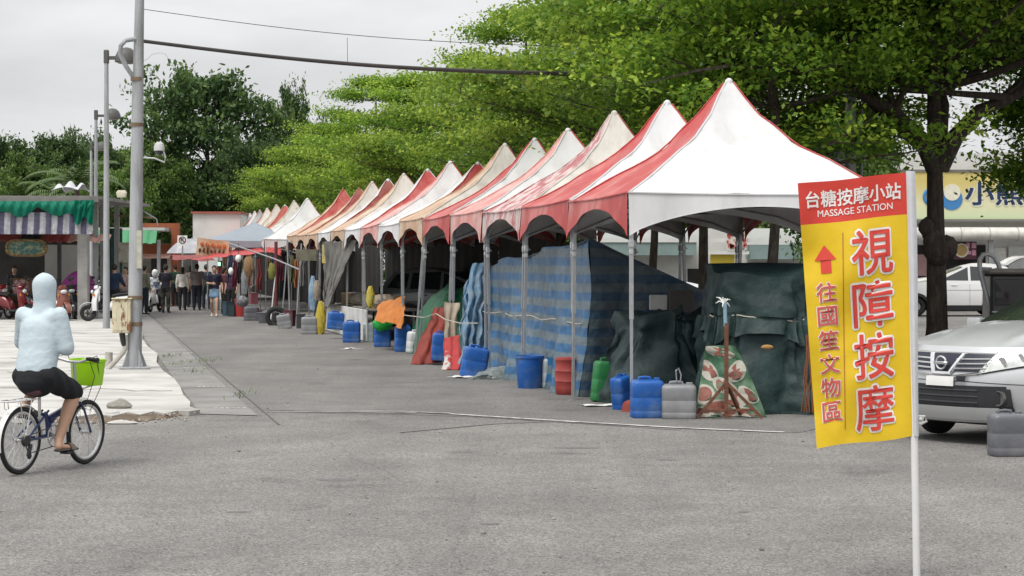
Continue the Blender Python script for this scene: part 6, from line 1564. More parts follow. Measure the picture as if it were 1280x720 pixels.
def scooter(label, loc, rz, m, lean=.08, rim=None, seat_m=None):
    t = thing('motor_scooter', label, 'scooter', loc, rz, 'scooters parked by the market stall'); t.rotation_euler = (lean, 0, rz)
    rim = rim or ALU; wheel(t, (.62, 0, .24), .24, .10, rim); wheel(t, (-.62, 0, .24), .24, .11, rim)
    def sect(x, z0, z1, w0, w1, n=14):
        r_ = []
        for k in range(n):
            a = 2 * PI * k / n; zz = math.sin(a); ww = w0 + (w1 - w0) * (zz * .5 + .5); r_.append(Vector((x, ww * math.copysign(abs(math.cos(a)) ** .7, math.cos(a)), (z0 + z1) / 2 + (z1 - z0) / 2 * math.copysign(abs(zz) ** .8, zz))))
        return r_
    b = MB(); b.loft([sect(-.93, .62, .70, .05, .07), sect(-.80, .52, .76, .12, .13), sect(-.5, .42, .76, .16, .15), sect(-.18, .34, .72, .17, .15), sect(-.02, .30, .55, .17, .14), sect(.06, .27, .36, .17, .16)]); b.build('rear_body', m, t)
    b = MB(); b.loft([sect(.02, .24, .33, .17, .17), sect(.30, .25, .32, .17, .17)]); b.build('footboard', BLKPL, t)
    b = MB()
    rg = []
    for k in range(9):
        f = k / 8; z = .30 + .68 * f; x = .34 + .12 * math.sin(f * PI) * .4 - .10 * f + .06; w0 = .17 + .05 * math.sin(f * PI) - .05 * f
        rg.append([Vector((x + .13 * (1 - (2 * j / 10 - 1) ** 2) * (1 - .3 * f), w0 * (2 * j / 10 - 1), z)) for j in range(11)] + [Vector((x - .03 + .08 * (1 - (2 * j / 10 - 1) ** 2), w0 * .92 * (2 * j / 10 - 1), z)) for j in range(10, -1, -1)])
    b.loft(rg); b.build('front_apron', m, t)
    b = MB(); b.grid(lambda u, v: Vector((.62 + .29 * math.cos(rad(-5 + 150 * u)), (v - .5) * .15 * (1 - .25 * abs(u - .5)), .25 + .29 * math.sin(rad(-5 + 150 * u)) + .02 * math.cos((v - .5) * PI))), 12, 6); b.build('front_fender', m, t)
    b = MB(); b.loft([sect(.26, .93, 1.03, .10, .08), sect(.36, .92, 1.06, .15, .10), sect(.44, .94, 1.03, .11, .07)]); b.build('headset', m, t)
    b = MB(); b.ell((.50, 0, .86), (.045, .10, .06), 12); b.build('headlight', M('lamp_lens', (.60, .62, .62), .1, .05, 5, coat=.5), t)
    b = MB(); b.tube([(.27, -.35, 1.02), (.33, -.2, 1.03), (.34, 0, 1.0), (.33, .2, 1.03), (.27, .35, 1.02)], .014, 6); b.build('handlebar', BLKPL, t)
    for s in (-1, 1):
        b = MB(); b.tube([(.28, s * .34, 1.02), (.30, s * .22, 1.03)], .022, 8); b.build('grip', BLACK, t)
        b = MB(); b.tube([(.33, s * .22, 1.03), (.30, s * .32, 1.20)], .008, 5); b.ell((.30, s * .34, 1.24), (.015, .07, .05), 10); b.build('mirror', BLKPL, t)
        b = MB(); b.bar((.60, s * .065, .26), (.40, s * .05, .62), .035); b.build('fork', STEEL, t)
        b = MB(); b.ell((.46, s * .16, .76), (.03, .025, .045), 8); b.build('indicator', M('amber_lens', (.60, .22, .03), .2), t)
    b = MB(); b.loft([sect(-.84, .77, .81, .08, .09), sect(-.6, .755, .845, .14, .12), sect(-.3, .735, .825, .14, .12), sect(-.08, .70, .78, .11, .09)]); b.build('seat', seat_m or BLACK, t)
    b = MB(); b.ell((-.93, 0, .64), (.03, .09, .045), 10); b.build('tail_light', M('red_lens', (.35, .02, .02), .2), t)
    b = MB(); b.tube([(-.20, -.16, .26), (-.5, -.17, .26), (-.86, -.17, .34)], [.03, .05, .05], 8); b.build('exhaust', DARKSTEEL, t)
    b = MB(); b.bar((-.1, .14, .25), (-.18, .30, .02), .025); b.build('kickstand', DARKSTEEL, t)
    b = MB(); b.bar((-.85, -.11, .84), (-.95, -.08, .90), .022); b.bar((-.85, .11, .84), (-.95, .08, .90), .022); b.bar((-.95, -.08, .90), (-.95, .08, .90), .022); b.build('grab_rail', STEEL, t)
    return t
def paint(name, c, var=.05): return M('paint_' + name, c, .25, var, 4, coat=.6)
scooter('dark red scooter at the left edge, half hidden by the cyclist, before the netted stall', (P(16, 0, 62.6).x, 62.6, SLH), rad(-25), paint('dark_red', (.16, .014, .018)))
scooter('copper and red scooter with its front wheel toward the camera, right beside the cyclist hood', (P(74, 0, 61.5).x, 61.8, SLH), rad(-62), paint('copper', (.20, .065, .045)))
scooter('black scooter with a white apron behind the copper one', (P(88, 0, 63.2).x, 63.4, SLH), rad(-70), paint('black_gloss', (.02, .02, .023)))
scooter('white scooter with a black front wheel beside the concrete column', (P(137, 0, 61.0).x, 61.0, SLH), rad(-163), paint('white', (.66, .67, .68)), rim=BLKPL)
scooter('red scooter standing behind the dark red one at the left edge', (P(-4, 0, 63.8).x, 63.8, SLH), rad(-40), paint('red', (.26, .02, .02)))
scooter('dark grey scooter between the dark red and the copper scooters', (P(47, 0, 62.8).x, 62.8, SLH), rad(-50), paint('dark_grey', (.05, .05, .055)))
scooter('black scooter standing behind the white one and the lamp pole', (P(126, 0, 64.5).x, 64.5, SLH), rad(-140), paint('black_two', (.022, .022, .025)))
scooter('dark blue scooter beside the concrete column, seen from the front', (P(108, 0, 63.6).x, 63.4, SLH), rad(-80), paint('dark_blue', (.02, .03, .07)))
sc6 = scooter('small white and grey motorcycle with rider in the lane beyond the tall pole', (G(194, 390).x, G(194, 390).y, 0), rad(-96), paint('pale_grey', (.50, .50, .50)))
person('motorcycle rider with a white helmet and a white and blue top, facing the camera', (G(194, 390).x - .05, G(194, 390).y + .25, -.02), heading(.1, -1), 1.64,
  dict(pelvis=(0, -.1, .80), waist=(0, -.08, .95), chest=(0, -.03, 1.15), neck=(0, 0, 1.30), head=(0, .03, 1.45), ls=(-.175, -.02, 1.25), rs=(.175, -.02, 1.25), le=(-.26, .10, 1.03), lw=(-.29, .34, 1.02), re=(.26, .10, 1.03), rw=(.29, .34, 1.02),
       lh=(-.09, -.1, .78), rh=(.09, -.1, .78), lk=(-.20, .28, .62), la=(-.21, .22, .22), lt=(-.23, .36, .17), rk=(.20, .28, .62), ra=(.27, .20, .09), rt=(.28, .33, .03)), cloth('white_blue', (.50, .52, .56), (.08, .16, .40), (.5, .56), 5), cloth('black', (.016, .016, .018)), 'long', hair=None, helmet=M('helmet_white', (.66, .66, .66), .25, .04, 3, coat=.5), face=True)

# ------------------------------------------------------------------ bicycle with rider
RW = G(24, 593); FW = G(106, 580)
bdir = (FW - RW); WB = bdir.length; BRZ = math.atan2(bdir.y, bdir.x)
BR = .287
bike = thing('bicycle', 'dark blue small wheeled bicycle with a lime green front basket', 'bicycle', tuple(RW), BRZ); bike.rotation_euler = (rad(2.0), 0, BRZ)
BLUE = M('bike_blue', (.020, .035, .11), .3, .08, 6, coat=.5); SILV = M('bike_silver', (.62, .62, .62), .32, .08, 8, metal=.5)
def bwheel(c, nm, fr_dark):
    t0 = MB(); c = Vector(c); N = 48
    def circ(r, y=0, n=N): return [c + Vector((r * math.cos(2 * PI * k / n), y, r * math.sin(2 * PI * k / n))) for k in range(n)]
    t0.tube(circ(BR - .020), .021, 8, closed=True); wv = t0.build('wheel', BLACK, bike)
    t0 = MB(); t0.tube(circ(BR - .049), .014, 6, closed=True, sx=1.0); t0.build('rim', SILV, wv)
    t0 = MB(); t0.lathe([(.012, -.05), (.022, -.045), (.022, -.035), (.012, -.03), (.012, .03), (.022, .035), (.022, .045), (.012, .05)], c, 12, 0, 'Y'); t0.build('hub', SILV, wv)
    t0 = MB()
    for k in range(28):
        a = 2 * PI * k / 28; b = a + (.5 if k % 4 < 2 else -.5); y = .036 if k % 2 else -.036
        t0.tube([c + Vector((.02 * math.cos(b), y, .02 * math.sin(b))), c + Vector(((BR - .05) * math.cos(a), 0, (BR - .05) * math.sin(a)))], .0022, 4, smooth=False)
    t0.build('spokes', SILV, wv); return wv
rw = bwheel((0, 0, BR), 'rear', 0); fwv = bwheel((WB, 0, BR), 'front', 1)
BBX = .40 * WB / .95; BBZ = .30
fr = MB()
seat_c = Vector((.255, 0, .675)); hp = Vector((WB - .16, 0, .62))
fr.tube([(BBX, 0, BBZ), (BBX - .045, 0, .48), seat_c - Vector((-.012, 0, .18))], .019, 8)
fr.tube([(BBX - .02, 0, .44), (WB * .62, 0, .50), hp + Vector((0, 0, -.02))], [.030, .030, .026], 10)
fr.tube([(BBX, 0, BBZ), (BBX - .01, 0, .42)], .028, 8)
for s in (-1, 1):
    fr.tube([(BBX, s * .03, BBZ), (.0, s * .062, BR)], .011, 6); fr.tube([(0, s * .062, BR), (BBX - .055, s * .03, .52)], .010, 6)
fr.tube([hp + Vector((-.02, 0, -.08)), hp + Vector((.012 - .03, 0, .07))], .024, 10)
fr.tube([(BBX - .06, .0, .50), (BBX + .02, 0, .40), (BBX + .10, 0, .455)], .016, 6)
fr.build('frame', BLUE, bike)
fk = MB()
for s in (-1, 1): fk.tube([hp + Vector((.0, s * .03, -.05)), hp + Vector((.04, s * .055, -.12)), (WB, s * .055, BR)], .011, 6)
fk.build('fork', BLUE, bike)
sp = MB(); sp.tube([seat_c - Vector((-.02, 0, .25)), seat_c], .014, 8); sp.build('seat_post', SILV, bike)
sd2 = MB(); sd2.loft([[seat_c + Vector((x, w0 * math.cos(a), .02 + h0 * math.sin(a))) for a in [2 * PI * k / 14 for k in range(14)]] for (x, w0, h0) in [(-.13, .05, .02), (-.11, .085, .04), (-.03, .08, .04), (.06, .03, .03), (.14, .016, .02)]]); sd2.build('saddle', M('saddle_maroon', (.07, .02, .03), .5), bike)
hbm = MB(); stem_top = hp + Vector((-.055, 0, .30)); hbm.tube([hp + Vector((-.02, 0, .07)), stem_top], .016, 8); hbm.build('stem', SILV, bike)
hb2 = MB(); bar = [stem_top + Vector(v) for v in [(-.07, -.29, .035), (-.04, -.18, .035), (0, -.06, .0), (0, .06, 0), (-.04, .18, .035), (-.07, .29, .035)]]; hb2.tube(bar, .012, 8); hb2.build('handlebar', SILV, bike)
for s in (0, 5):
    g2 = MB(); e0, e1 = bar[s], bar[1 if s == 0 else 4]; g2.tube([e0 + (e0 - e1) * .05, e0.lerp(e1, .35), e0.lerp(e1, .95)], [.018, .0165, .0185], 10); g2.build('grip', BLACK, bike)
    lv = MB(); q = e0.lerp(e1, 1.05); lv.tube([q, q + Vector((.05, 0, -.02)), e0.lerp(e1, .3) + Vector((.065, 0, -.03))], .007, 5); lv.box(q, (.03, .04, .03), 0, .005); lv.build('brake_lever', BLKPL, bike)
    cbm = MB(); sgn = -1 if s == 0 else 1; cbm.tube([q + Vector((.02, 0, 0)), q + Vector((.16, sgn * -.02, .02)), hp + Vector((.22, sgn * .10, .06)), hp + Vector((.16, sgn * .04, -.14)), hp + Vector((.06, 0, -.10))], .0035, 5); cbm.build('cable', BLKPL, bike)
cbm = MB(); cbm.tube([bar[1], bar[1] + Vector((.10, .0, -.16)), hp + Vector((.05, -.06, -.10)), (BBX + .1, -.03, .46)], .0035, 5); cbm.build('cable', BLKPL, bike)
LIME = M('lime_plastic', (.34, .66, .012), .35, .06, 5)
bs = MB(); bc = hp + Vector((.16, 0, .085))
def bring(k, z): return [bc + Vector((x * k, y * k, z * .84)) for x, y, _ in rrect(.10, .135, .035, 0, 5)]
bs.loft([bring(.84, 0), bring(.87, .01), bring(1, .25), bring(1.06, .25), bring(1.06, .275), bring(.98, .275), bring(.84, .02)], True); bs.build('basket', LIME, bike)
mg = MB()
for s in (-1, 1): mg.bar(hp + Vector((0, s * .03, .05)), bc + Vector((-.02, s * .06, .0)), .012)
mg.build('basket_bracket', SILV, bike)
rk = MB()
for s in (-1, 1):
    rk.tube([(.20, s * .05, .635), (-.20, s * .062, .63), (-.24, s * .03, .63)], .006, 5); rk.tube([(-.02, s * .065, BR), (-.10, s * .065, .62)], .005, 5); rk.tube([(-.02, s * .065, BR), (.06, s * .062, .63)], .005, 5)
rk.tube([(-.24, -.035, .63), (-.24, .035, .63)], .006, 5)
for x in (.1, 0, -.1): rk.tube([(x, -.055, .633), (x, .055, .633)], .004, 5)
rk.tube([(-.24, 0, .63), (-.235, 0, .57), (-.20, 0, .56)], .005, 5); rk.build('rear_rack', SILV, bike)
def fender(c, a0, a1, nm):
    f = MB(); c = Vector(c); f.solid_grid(lambda u, v: c + Vector(((BR + .022) * math.cos(rad(a0 + (a1 - a0) * u)), (v - .5) * .055, (BR + .022 - .010 * (2 * v - 1) ** 2) * math.sin(rad(a0 + (a1 - a0) * u)))), 24, 4, .002); f.build('fender', M('fender_white', (.60, .60, .58), .35, .05, 6), bike)
fender((0, 0, BR), 55, 195, 'r'); fender((WB, 0, BR), 95, 175, 'f')
ck = MB(); 
for k in range(5):
    a = 2 * PI * k / 5; ck.bar((BBX, -.058, BBZ), (BBX + .09 * math.cos(a), -.058, BBZ + .09 * math.sin(a)), .014)

ck.tube([Vector((BBX, -.058, BBZ)) + Vector((.092 * math.cos(k * PI / 18), 0, .092 * math.sin(k * PI / 18))) for k in range(36)], .006, 4, closed=True); ck.build('chain_ring', SILV, bike)
CRA = rad(-62)
cdir = Vector((math.cos(CRA), 0, math.sin(CRA))) * .165
for s, sg in ((-1, 1), (1, -1)):
    cm = MB(); b0 = Vector((BBX, s * .075, BBZ)); e0 = b0 + cdir * sg; cm.bar(b0, e0, .022); ca = cm.build('crank', SILV, bike)
    pm = MB(); pm.box(e0 + Vector((0, s * .06, 0)), (.09, .08, .022), 0, .005); pm.build('pedal', BLKPL, ca)
    if s == -1: pedR = e0 + Vector((0, s * .06, .0))
    else: pedL = e0 + Vector((0, s * .06, .0))
ch = MB(); ch.tube([(BBX, -.058, BBZ + .09), (0, -.058, BR + .035)], .005, 4); ch.tube([(BBX, -.058, BBZ - .09), (.04, -.058, BR - .11), (-.0, -.058, BR - .035)], .005, 4); ch.build('chain', DARKSTEEL, bike)
dm = MB(); dm.lathe([(.045, -.075), (.050, -.05), (.032, -.03)], (0, 0, BR), 18, 0, 'Y'); dm.box((.03, -.075, BR - .08), (.03, .03, .11), 0, .006, ry=.3); dm.lathe([(.028, -.004), (.028, .004)], (.045, -.066, BR - .13), 12, 0, 'Y'); dm.build('derailleur', BLKPL, bike)
# the rider: joints in the bicycle's frame (x ahead, y to the left), turned into the person's frame (x right, y ahead)
def bj(x, y, z): return (-y, x, z)
GREYB = M('hood_cloth', (.46, .545, .59), .85, .03, 5, .30, 26)
def rider():
    t = thing('person', 'cyclist seen from behind in a pale blue hooded top and black shorts, riding the bicycle', 'person', tuple(RW), BRZ - PI / 2)
    V = lambda *a: Vector(bj(*a))
    pel = V(.24, 0, .84); wst = V(.27, 0, 1.00); cst = V(.31, 0, 1.22); nk = V(.35, 0, 1.40); hd = V(.385, 0, 1.545)
    ls, rs_ = V(.32, .185, 1.345), V(.32, -.185, 1.345)
    re_, rwr = V(.35, -.235, 1.06), V(.58, -.08, 1.06)
    le_, lwr = V(.42, .27, 1.10), V(WB - .33, .20, .97)
    rh, rk_, ra = V(.26, -.10, .82), V(.63, -.13, .66), V(pedR.x - .08, -.12, pedR.z + .115)
    lh, lk, la = V(.26, .10, .82), V(.60, .17, .80), V(pedL.x - .07, .13, pedL.z + .12)
    S = (1, 0, 0)
    mb = MB(); blob(mb, pel, wst, .165, .15, .72, S); blob(mb, wst, cst, .15, .165, .66, S); blob(mb, cst, nk - Vector((0, 0, .05)), .165, .08, .6, S)
    blob(mb, nk - Vector((0, 0, .05)), hd - Vector((0, 0, .05)), .055, .052, 1, S); blob(mb, hd - Vector((0, -.012, .05)), hd + Vector((0, 0, .05)), .068, .083, 1.12, S)
    blob(mb, hd + Vector((0, .088, .01)), hd + Vector((0, .106, -.02)), .010, .015, 1, S)
    for a, e, wq in ((ls, le_, lwr), (rs_, re_, rwr)): blob(mb, a, e, .055, .043, 1, S); blob(mb, e, wq, .043, .029, 1, S)
    for h, k, a, pd in ((lh, lk, la, pedL), (rh, rk_, ra, pedR)):
        blob(mb, h, k, .098, .064, 1, S); m = k.lerp(a, .30) + Vector((0, -.012, 0)); blob(mb, k, m, .060, .063, 1, S, 14); blob(mb, m, a, .063, .037, 1, S, 14)
        heel = Vector(bj(pd.x - .115, pd.y, pd.z + .055)); toe = Vector(bj(pd.x + .10, pd.y * 1.05, pd.z + .032)); blob(mb, a, heel, .036, .034, 1, S); blob(mb, heel, toe, .033, .036, .7, S)
    me = remeshed(mb, .011, 4)
    hm = MB(); fingers(hm, lwr, le_, (0, -.2, -1), .9, 1, 1); fingers(hm, rwr, re_, (-.8, 0, -.6), .9, 1, -1)
    bm = bmesh.new(); bm.from_mesh(me); tmp = bpy.data.meshes.new('h'); tmp.from_pydata(hm.v, [], hm.f); bm.from_mesh(tmp); bm.to_mesh(me); bm.free()
    for p_ in me.polygons: p_.use_smooth = True
    me.materials.append(M('rider_skin', (.47, .28, .19), .55, .05, 9)); link('body', me, t)
    # hooded top
    m = MB(); g = .022
    blob(m, pel + Vector((0, 0, .035)), wst, .175 + g * .6, .165 + g, .74, S, 24); blob(m, wst, cst, .165 + g, .172 + g, .70, S, 24); blob(m, cst, nk - Vector((0, 0, .06)), .172 + g, .085 + g, .66, S, 20)
    for s, a in ((-1, ls), (1, rs_)): blob(m, cst.lerp(a, .40) + Vector((0, 0, .035)), a + Vector((0, 0, -.012)), .062 + g, .050 + g, .8, (0, 1, 0), 14); blob(m, nk - Vector((0, 0, .045)), a + Vector((0, 0, -.005)), .045, .046 + g, .8, (0, 1, 0), 14)
    for a, e, wq in ((ls, le_, lwr), (rs_, re_, rwr)): blob(m, a, e, .050 + g, .046 + g, 1, S, 14); blob(m, e, e.lerp(wq, .94), .050 + g, .034 + g * .7, 1, S, 14)
    blob(m, nk - Vector((0, .0, .06)), hd - Vector((0, .01, .06)), .098, .097, 1, S, 16)
    blob(m, hd - Vector((0, .022, .055)), hd + Vector((0, -.022, .055)), .094, .104, 1.08, S, 20)
    blob(m, hd + Vector((0, -.02, -.03)), hd + Vector((0, -.035, .12)), .085, .045, 1, S, 14)
    e = remeshed(m, .011, 26)
    for v in e.vertices:      # folds of the loose knit
        z = v.co.z; sd_ = v.co.x; bk_ = max(0, .40 - v.co.y)
        if z < 1.36: f = .0028 * (1 - 2.2 * abs(mnoise.noise(Vector((sd_ * 5 + z * 3, v.co.y * 3, z * 11 - sd_ * 6))))) * (1 if z < 1.15 else .45) + .001 * mnoise.noise(Vector((sd_ * 22, v.co.y * 20, z * 40)))
        else: f = .001 * (1 - 2 * abs(mnoise.noise(Vector((sd_ * 9, v.co.y * 9, z * 16)))))
        v.co += v.normal * f
    e.materials.append(GREYB); tp_ = link('hooded_top', e, t)
    m = MB(); blob(m, pel - Vector((0, 0, .045)), wst - Vector((0, 0, .10)), .190, .165, .84, S, 24)
    for h, k in ((lh, lk), (rh, rk_)): blob(m, h + Vector((0, -.02, 0)), h.lerp(k, .93), .118, .088, 1, S, 18)
    e = remeshed(m, .011, 3)
    for v in e.vertices: v.co += v.normal * (.004 * math.sin(v.co.y * 50 + v.co.z * 30))
    e.materials.append(cloth('shorts_black', (.011, .012, .015))); link('shorts', e, t)
    for pd, a in ((pedL, la), (pedR, ra)):
        m = MB(); hl_ = Vector(bj(pd.x - .13, pd.y, pd.z + .022)); te = Vector(bj(pd.x + .125, pd.y * 1.05, pd.z + .020)); blob(m, hl_, te, .040, .046, .34, S, 14); e = remeshed(m, .008, 2); e.materials.append(M('sandal_sole', (.06, .055, .045), .7)); so_ = link('sandal', e, t)
        q = MB(); c0 = Vector(bj(pd.x + .045, pd.y, pd.z + .06)); q.grid(lambda u, v: c0 + Vector((.052 * math.cos(PI * u), -.03 + .07 * v, -.038 + .058 * math.sin(PI * u) - .01 * v)), 10, 3); q.build('strap', M('sandal_strap', (.16, .14, .11), .7), so_)
    return t
rider()
# ------------------------------------------------------------------ cars
GLS = M('car_glass', (.018, .022, .024), .06, .05, 3, coat=.5, spec=.6); LENS = M('headlamp_lens', (.60, .62, .60), .12, .08, 9, coat=.6, col2=(.40, .42, .42)); PLBK = M('bumper_plastic', (.022, .023, .026), .55, .15, 12)
RIMM = M('alloy_rim', (.42, .43, .44), .3, .08, 6, metal=.7)
def car(label, loc, rz, pm, front='plain', zs=1.0, cat='car', group=None, L2=2.1, hatch_open=False):
    t = thing('parked_car', label, cat, loc, rz, group)
    HWD = .86
    def xf(y, z):
        lean = max(0, z - .58); return L2 - .34 * abs(y / HWD) ** 2.5 - 1.25 * lean ** 2 - (.06 * ((.45 - z) / .2) ** 2 if z < .45 else 0)
    TP = [(-2.10, .98), (-2.04, 1.14), (-1.72, 1.50), (-1.35, 1.56), (-1.0, 1.582), (-.70, 1.575), (-.32, 1.50), (.15, 1.33), (.70, 1.12)]
    def ztop(x):
        if x >= .70: return 1.12 - ((x - .70) / (L2 - .34 - .70)) ** 1.5 * .185
        for (a, za), (b, zb) in zip(TP, TP[1:]):
            if x <= b: f = (x - a) / (b - a); return (za + (zb - za) * f)
        return 1.12
    def ys(x, z):
        y = HWD - .045 * ((z - .62) / .4) ** 2 if z < 1.0 else HWD - .045 * .9 - .31 * (z - 1.0)
        return y - (.10 * ((-x - 1.7) / .4) ** 2 if x < -1.7 else 0)
    WX = (1.28, -1.30); WR = .325; AR = .385
    def keep(c):
        return all((c.x - wx) ** 2 + (c.z - WR * 1.0) ** 2 > AR ** 2 for wx in WX)
    b = MB()
    for s in (-1, 1):
        def side(u, v, s=s):
            x = -2.10 + (xf(HWD, .6) + 2.10) * u; zt = ztop(x); z = .20 + (zt - .20) * v
            if u > .92: x += (xf(HWD, max(z, .3)) - xf(HWD, .6)) * (u - .92) / .08
            return Vector((x, s * ys(x, z), z))
        b.grid(side, 130, 44, 0, keep=keep)
    b.grid(lambda u, v: Vector((xf((2 * u - 1) * HWD, .22 + .74 * v), (2 * u - 1) * ys(1.5, .22 + .74 * v), .22 + .74 * v)), 40, 20)
    def hood(u, v):
        s = 2 * u - 1; y = s * ys(1.5, .96) * (1 - .02 * v); x0 = xf(y, .955); x1 = .70 - .10 * s * s; x = x0 + (x1 - x0) * v
        zsd = ztop(max(x, .70)); return Vector((x, y, zsd + (.075 * (1 - s * s) * (.12 + .88 * math.sin(PI / 2 * min(1, v * 1.8))) + (.012 * math.exp(-((abs(s) - .55) / .10) ** 2)) * min(1, v * 3)) - .0))
    b.grid(hood, 40, 24)
    def cab(u, v):
        s = 2 * u - 1; x = -2.10 + 2.80 * v; z = ztop(x); y = s * ys(x, z); bow = .10 * (1 - s * s) * (1 if x > -.1 else 0) * min(1, (x + .1) / .3 if x > -.1 else 0)
        return Vector((x + bow, y, z + .045 * (1 - s * s) * min(1, max(.3, (1.2 - x) / 1.2))))
    b.grid(cab, 24, 60)
    b.grid(lambda u, v: Vector((-2.10 + .03 * (1 - (2 * u - 1) ** 2) * -1, (2 * u - 1) * ys(-2.1, .25 + .73 * v), .25 + .73 * v)), 20, 12)
    for i in range(len(b.v)): x, y, z = b.v[i]; b.v[i] = (x, y, z * zs if z > .6 else z + (zs - 1) * .6 * z / .6)
    b.build('body', pm, t, sharp=50)
    Z = lambda z: z * zs if z > .6 else z + (zs - 1) * z
    b = MB(); b.box((0, 0, .50), (3.6, 1.30, .5)); b.box((-.4, 0, .9), (2.4, 1.4, .3)); b.box((0, 0, .22), (3.7, 1.5, .06)); b.build('underbody', BLACK, t)
    # glass
    def gpatch(pts, nm='side_window', s=1, n=6):
        m = MB(); P4 = [Vector((x, 0, z)) for x, z in pts]
        def fn(u, v):
            q = (P4[0] * (1 - u) + P4[1] * u) * (1 - v) + (P4[3] * (1 - u) + P4[2] * u) * v
            return Vector((q.x, s * (ys(q.x, q.z) + .006), Z(q.z)))
        m.grid(fn, n, n); return m.build(nm, GLS, t)
    for s in (-1, 1):
        gpatch([(-.42, 1.09), (.50, 1.10), (-.24, 1.42), (-.42, 1.50)], s=s); gpatch([(-1.28, 1.10), (-.50, 1.09), (-.50, 1.52), (-1.22, 1.49)], s=s); gpatch([(-1.88, 1.13), (-1.36, 1.10), (-1.32, 1.48), (-1.66, 1.45)], s=s)
        m = MB(); 
        for x in (-.46, .60, -1.30): m.tube([Vector((x - (.06 * k if x < -1 else 0), s * (ys(x, .35 + .7 * k) + .001), Z(.35 + .68 * k))) for k in (0, .3, .6, .9, 1)], .006, 4)
        m.tube([(x, s * (ys(x, .78) + .001), Z(.80)) for x in (-1.3, -.5, .3, .95)], .005, 4); m.build('door_gap', BLKPL, t)
        for x in (.05, -.92): m = MB(); m.box((x, s * (ys(x, .95) + .012), Z(.95)), (.20, .025, .035), 0, .01); m.build('door_handle', pm, t)
        m = MB(); m.loft([rrect(.05, .07, .03, -.06), rrect(.065, .10, .03, .0), rrect(.055, .09, .03, .08)], True); m.xf(Matrix.Translation((.50, s * (ys(.5, 1.1) + .10), Z(1.12)))); m.build('side_mirror', pm, t)
        for wx in WX:
            w0 = wheel(t, (wx, s * .74, WR), WR, .20, RIMM, spokes=9)
            m = MB(); N = 26
            rgi = []
            for k in range(N + 1):
                a = rad(-18 + 216 * k / N); ca, sa = math.cos(a), math.sin(a); c0 = Vector((wx, 0, WR)); yb = ys(wx, .6)
                rgi.append([Vector((wx + (AR - .05) * ca, s * (yb - .10), max(.16, WR + (AR - .05) * sa))), Vector((wx + (AR - .035) * ca, s * (yb + .022), max(.16, WR + (AR - .035) * sa))), Vector((wx + (AR + .055) * ca, s * (yb + .020), max(.16, WR + (AR + .055) * sa))), Vector((wx + (AR + .065) * ca, s * (yb - .03), max(.16, WR + (AR + .065) * sa)))])
            m.loft(rgi, False, 0, True, closed=False); m.build('arch_cladding', PLBK, t)
        m = MB(); m.loft([[Vector((x, s * (ys(x, z) + d), z)) for (z, d) in ((.17, -.06), (.20, .018), (.36, .014), (.38, -.02))] for x in (-.90, -.3, .3, .88)], False, closed=False); m.build('sill_cladding', PLBK, t)
    m = MB(); 
    def ws(u, v):
        s = (2 * u - 1) * .93; x = -.27 + .90 * v; z = ztop(x); bow = .10 * (1 - s * s) * max(0, min(1, (x + .1) / .3)); return Vector((x + bow + .012, s * ys(x, z), (z + .045 * (1 - s * s) * min(1, max(.3, (1.2 - x) / 1.2)) + .012) * zs))
    m.grid(ws, 16, 10); m.build('windscreen', GLS, t)
    m = MB(); m.grid(lambda u, v: Vector((-2.03 + .27 * v - .012, (2 * u - 1) * .62, (1.16 + .30 * v + .03 * (1 - (2 * u - 1) ** 2)) * zs)), 10, 6); m.build('rear_window', GLS, t)
    m = MB(); m.grid(lambda u, v: Vector((.68 + .05 * v + .10 * (1 - (2 * u - 1) ** 2), (2 * u - 1) * .72, (1.128 + .042 * (1 - (2 * u - 1) ** 2)) * zs + .012 - .01 * v)), 16, 3); m.build('cowl', PLBK, t)
    for k in (0, 1): m = MB(); m.tube([(.77, -.05 + .5 * k, 1.195 * zs), (.68, .25 + .42 * k, 1.245 * zs), (.60, .5 + .12 * k, 1.255 * zs)], .010, 5); m.build('wiper', BLKPL, t)
    # front details follow the curved fascia
    def fpatch(nm, quad, off, mm, nu=14, nv=6, parent=None, th=.012):
        m = MB(); Q = [Vector((0, y, z)) for y, z in quad]
        def fn(u, v):
            q = (Q[0] * (1 - u) + Q[1] * u) * (1 - v) + (Q[3] * (1 - u) + Q[2] * u) * v
            return Vector((xf(q.y, q.z) + off, q.y, Z(q.z)))
        m.solid_grid(fn, nu, nv, -th); return m.build(nm, mm, parent or t, sharp=45)
    def fline(pts, r, off, mm, nm, parent=None):
        m = MB(); P3 = []
        for (a, b2) in zip(pts, pts[1:]):
            for k in range(6): f = k / 6; y = a[0] + (b2[0] - a[0]) * f; z = a[1] + (b2[1] - a[1]) * f; P3.append(Vector((xf(y, z) + off, y, Z(z))))
        y, z = pts[-1]; P3.append(Vector((xf(y, z) + off, y, Z(z)))); m.tube(P3, r, 6); return m.build(nm, mm, parent or t)
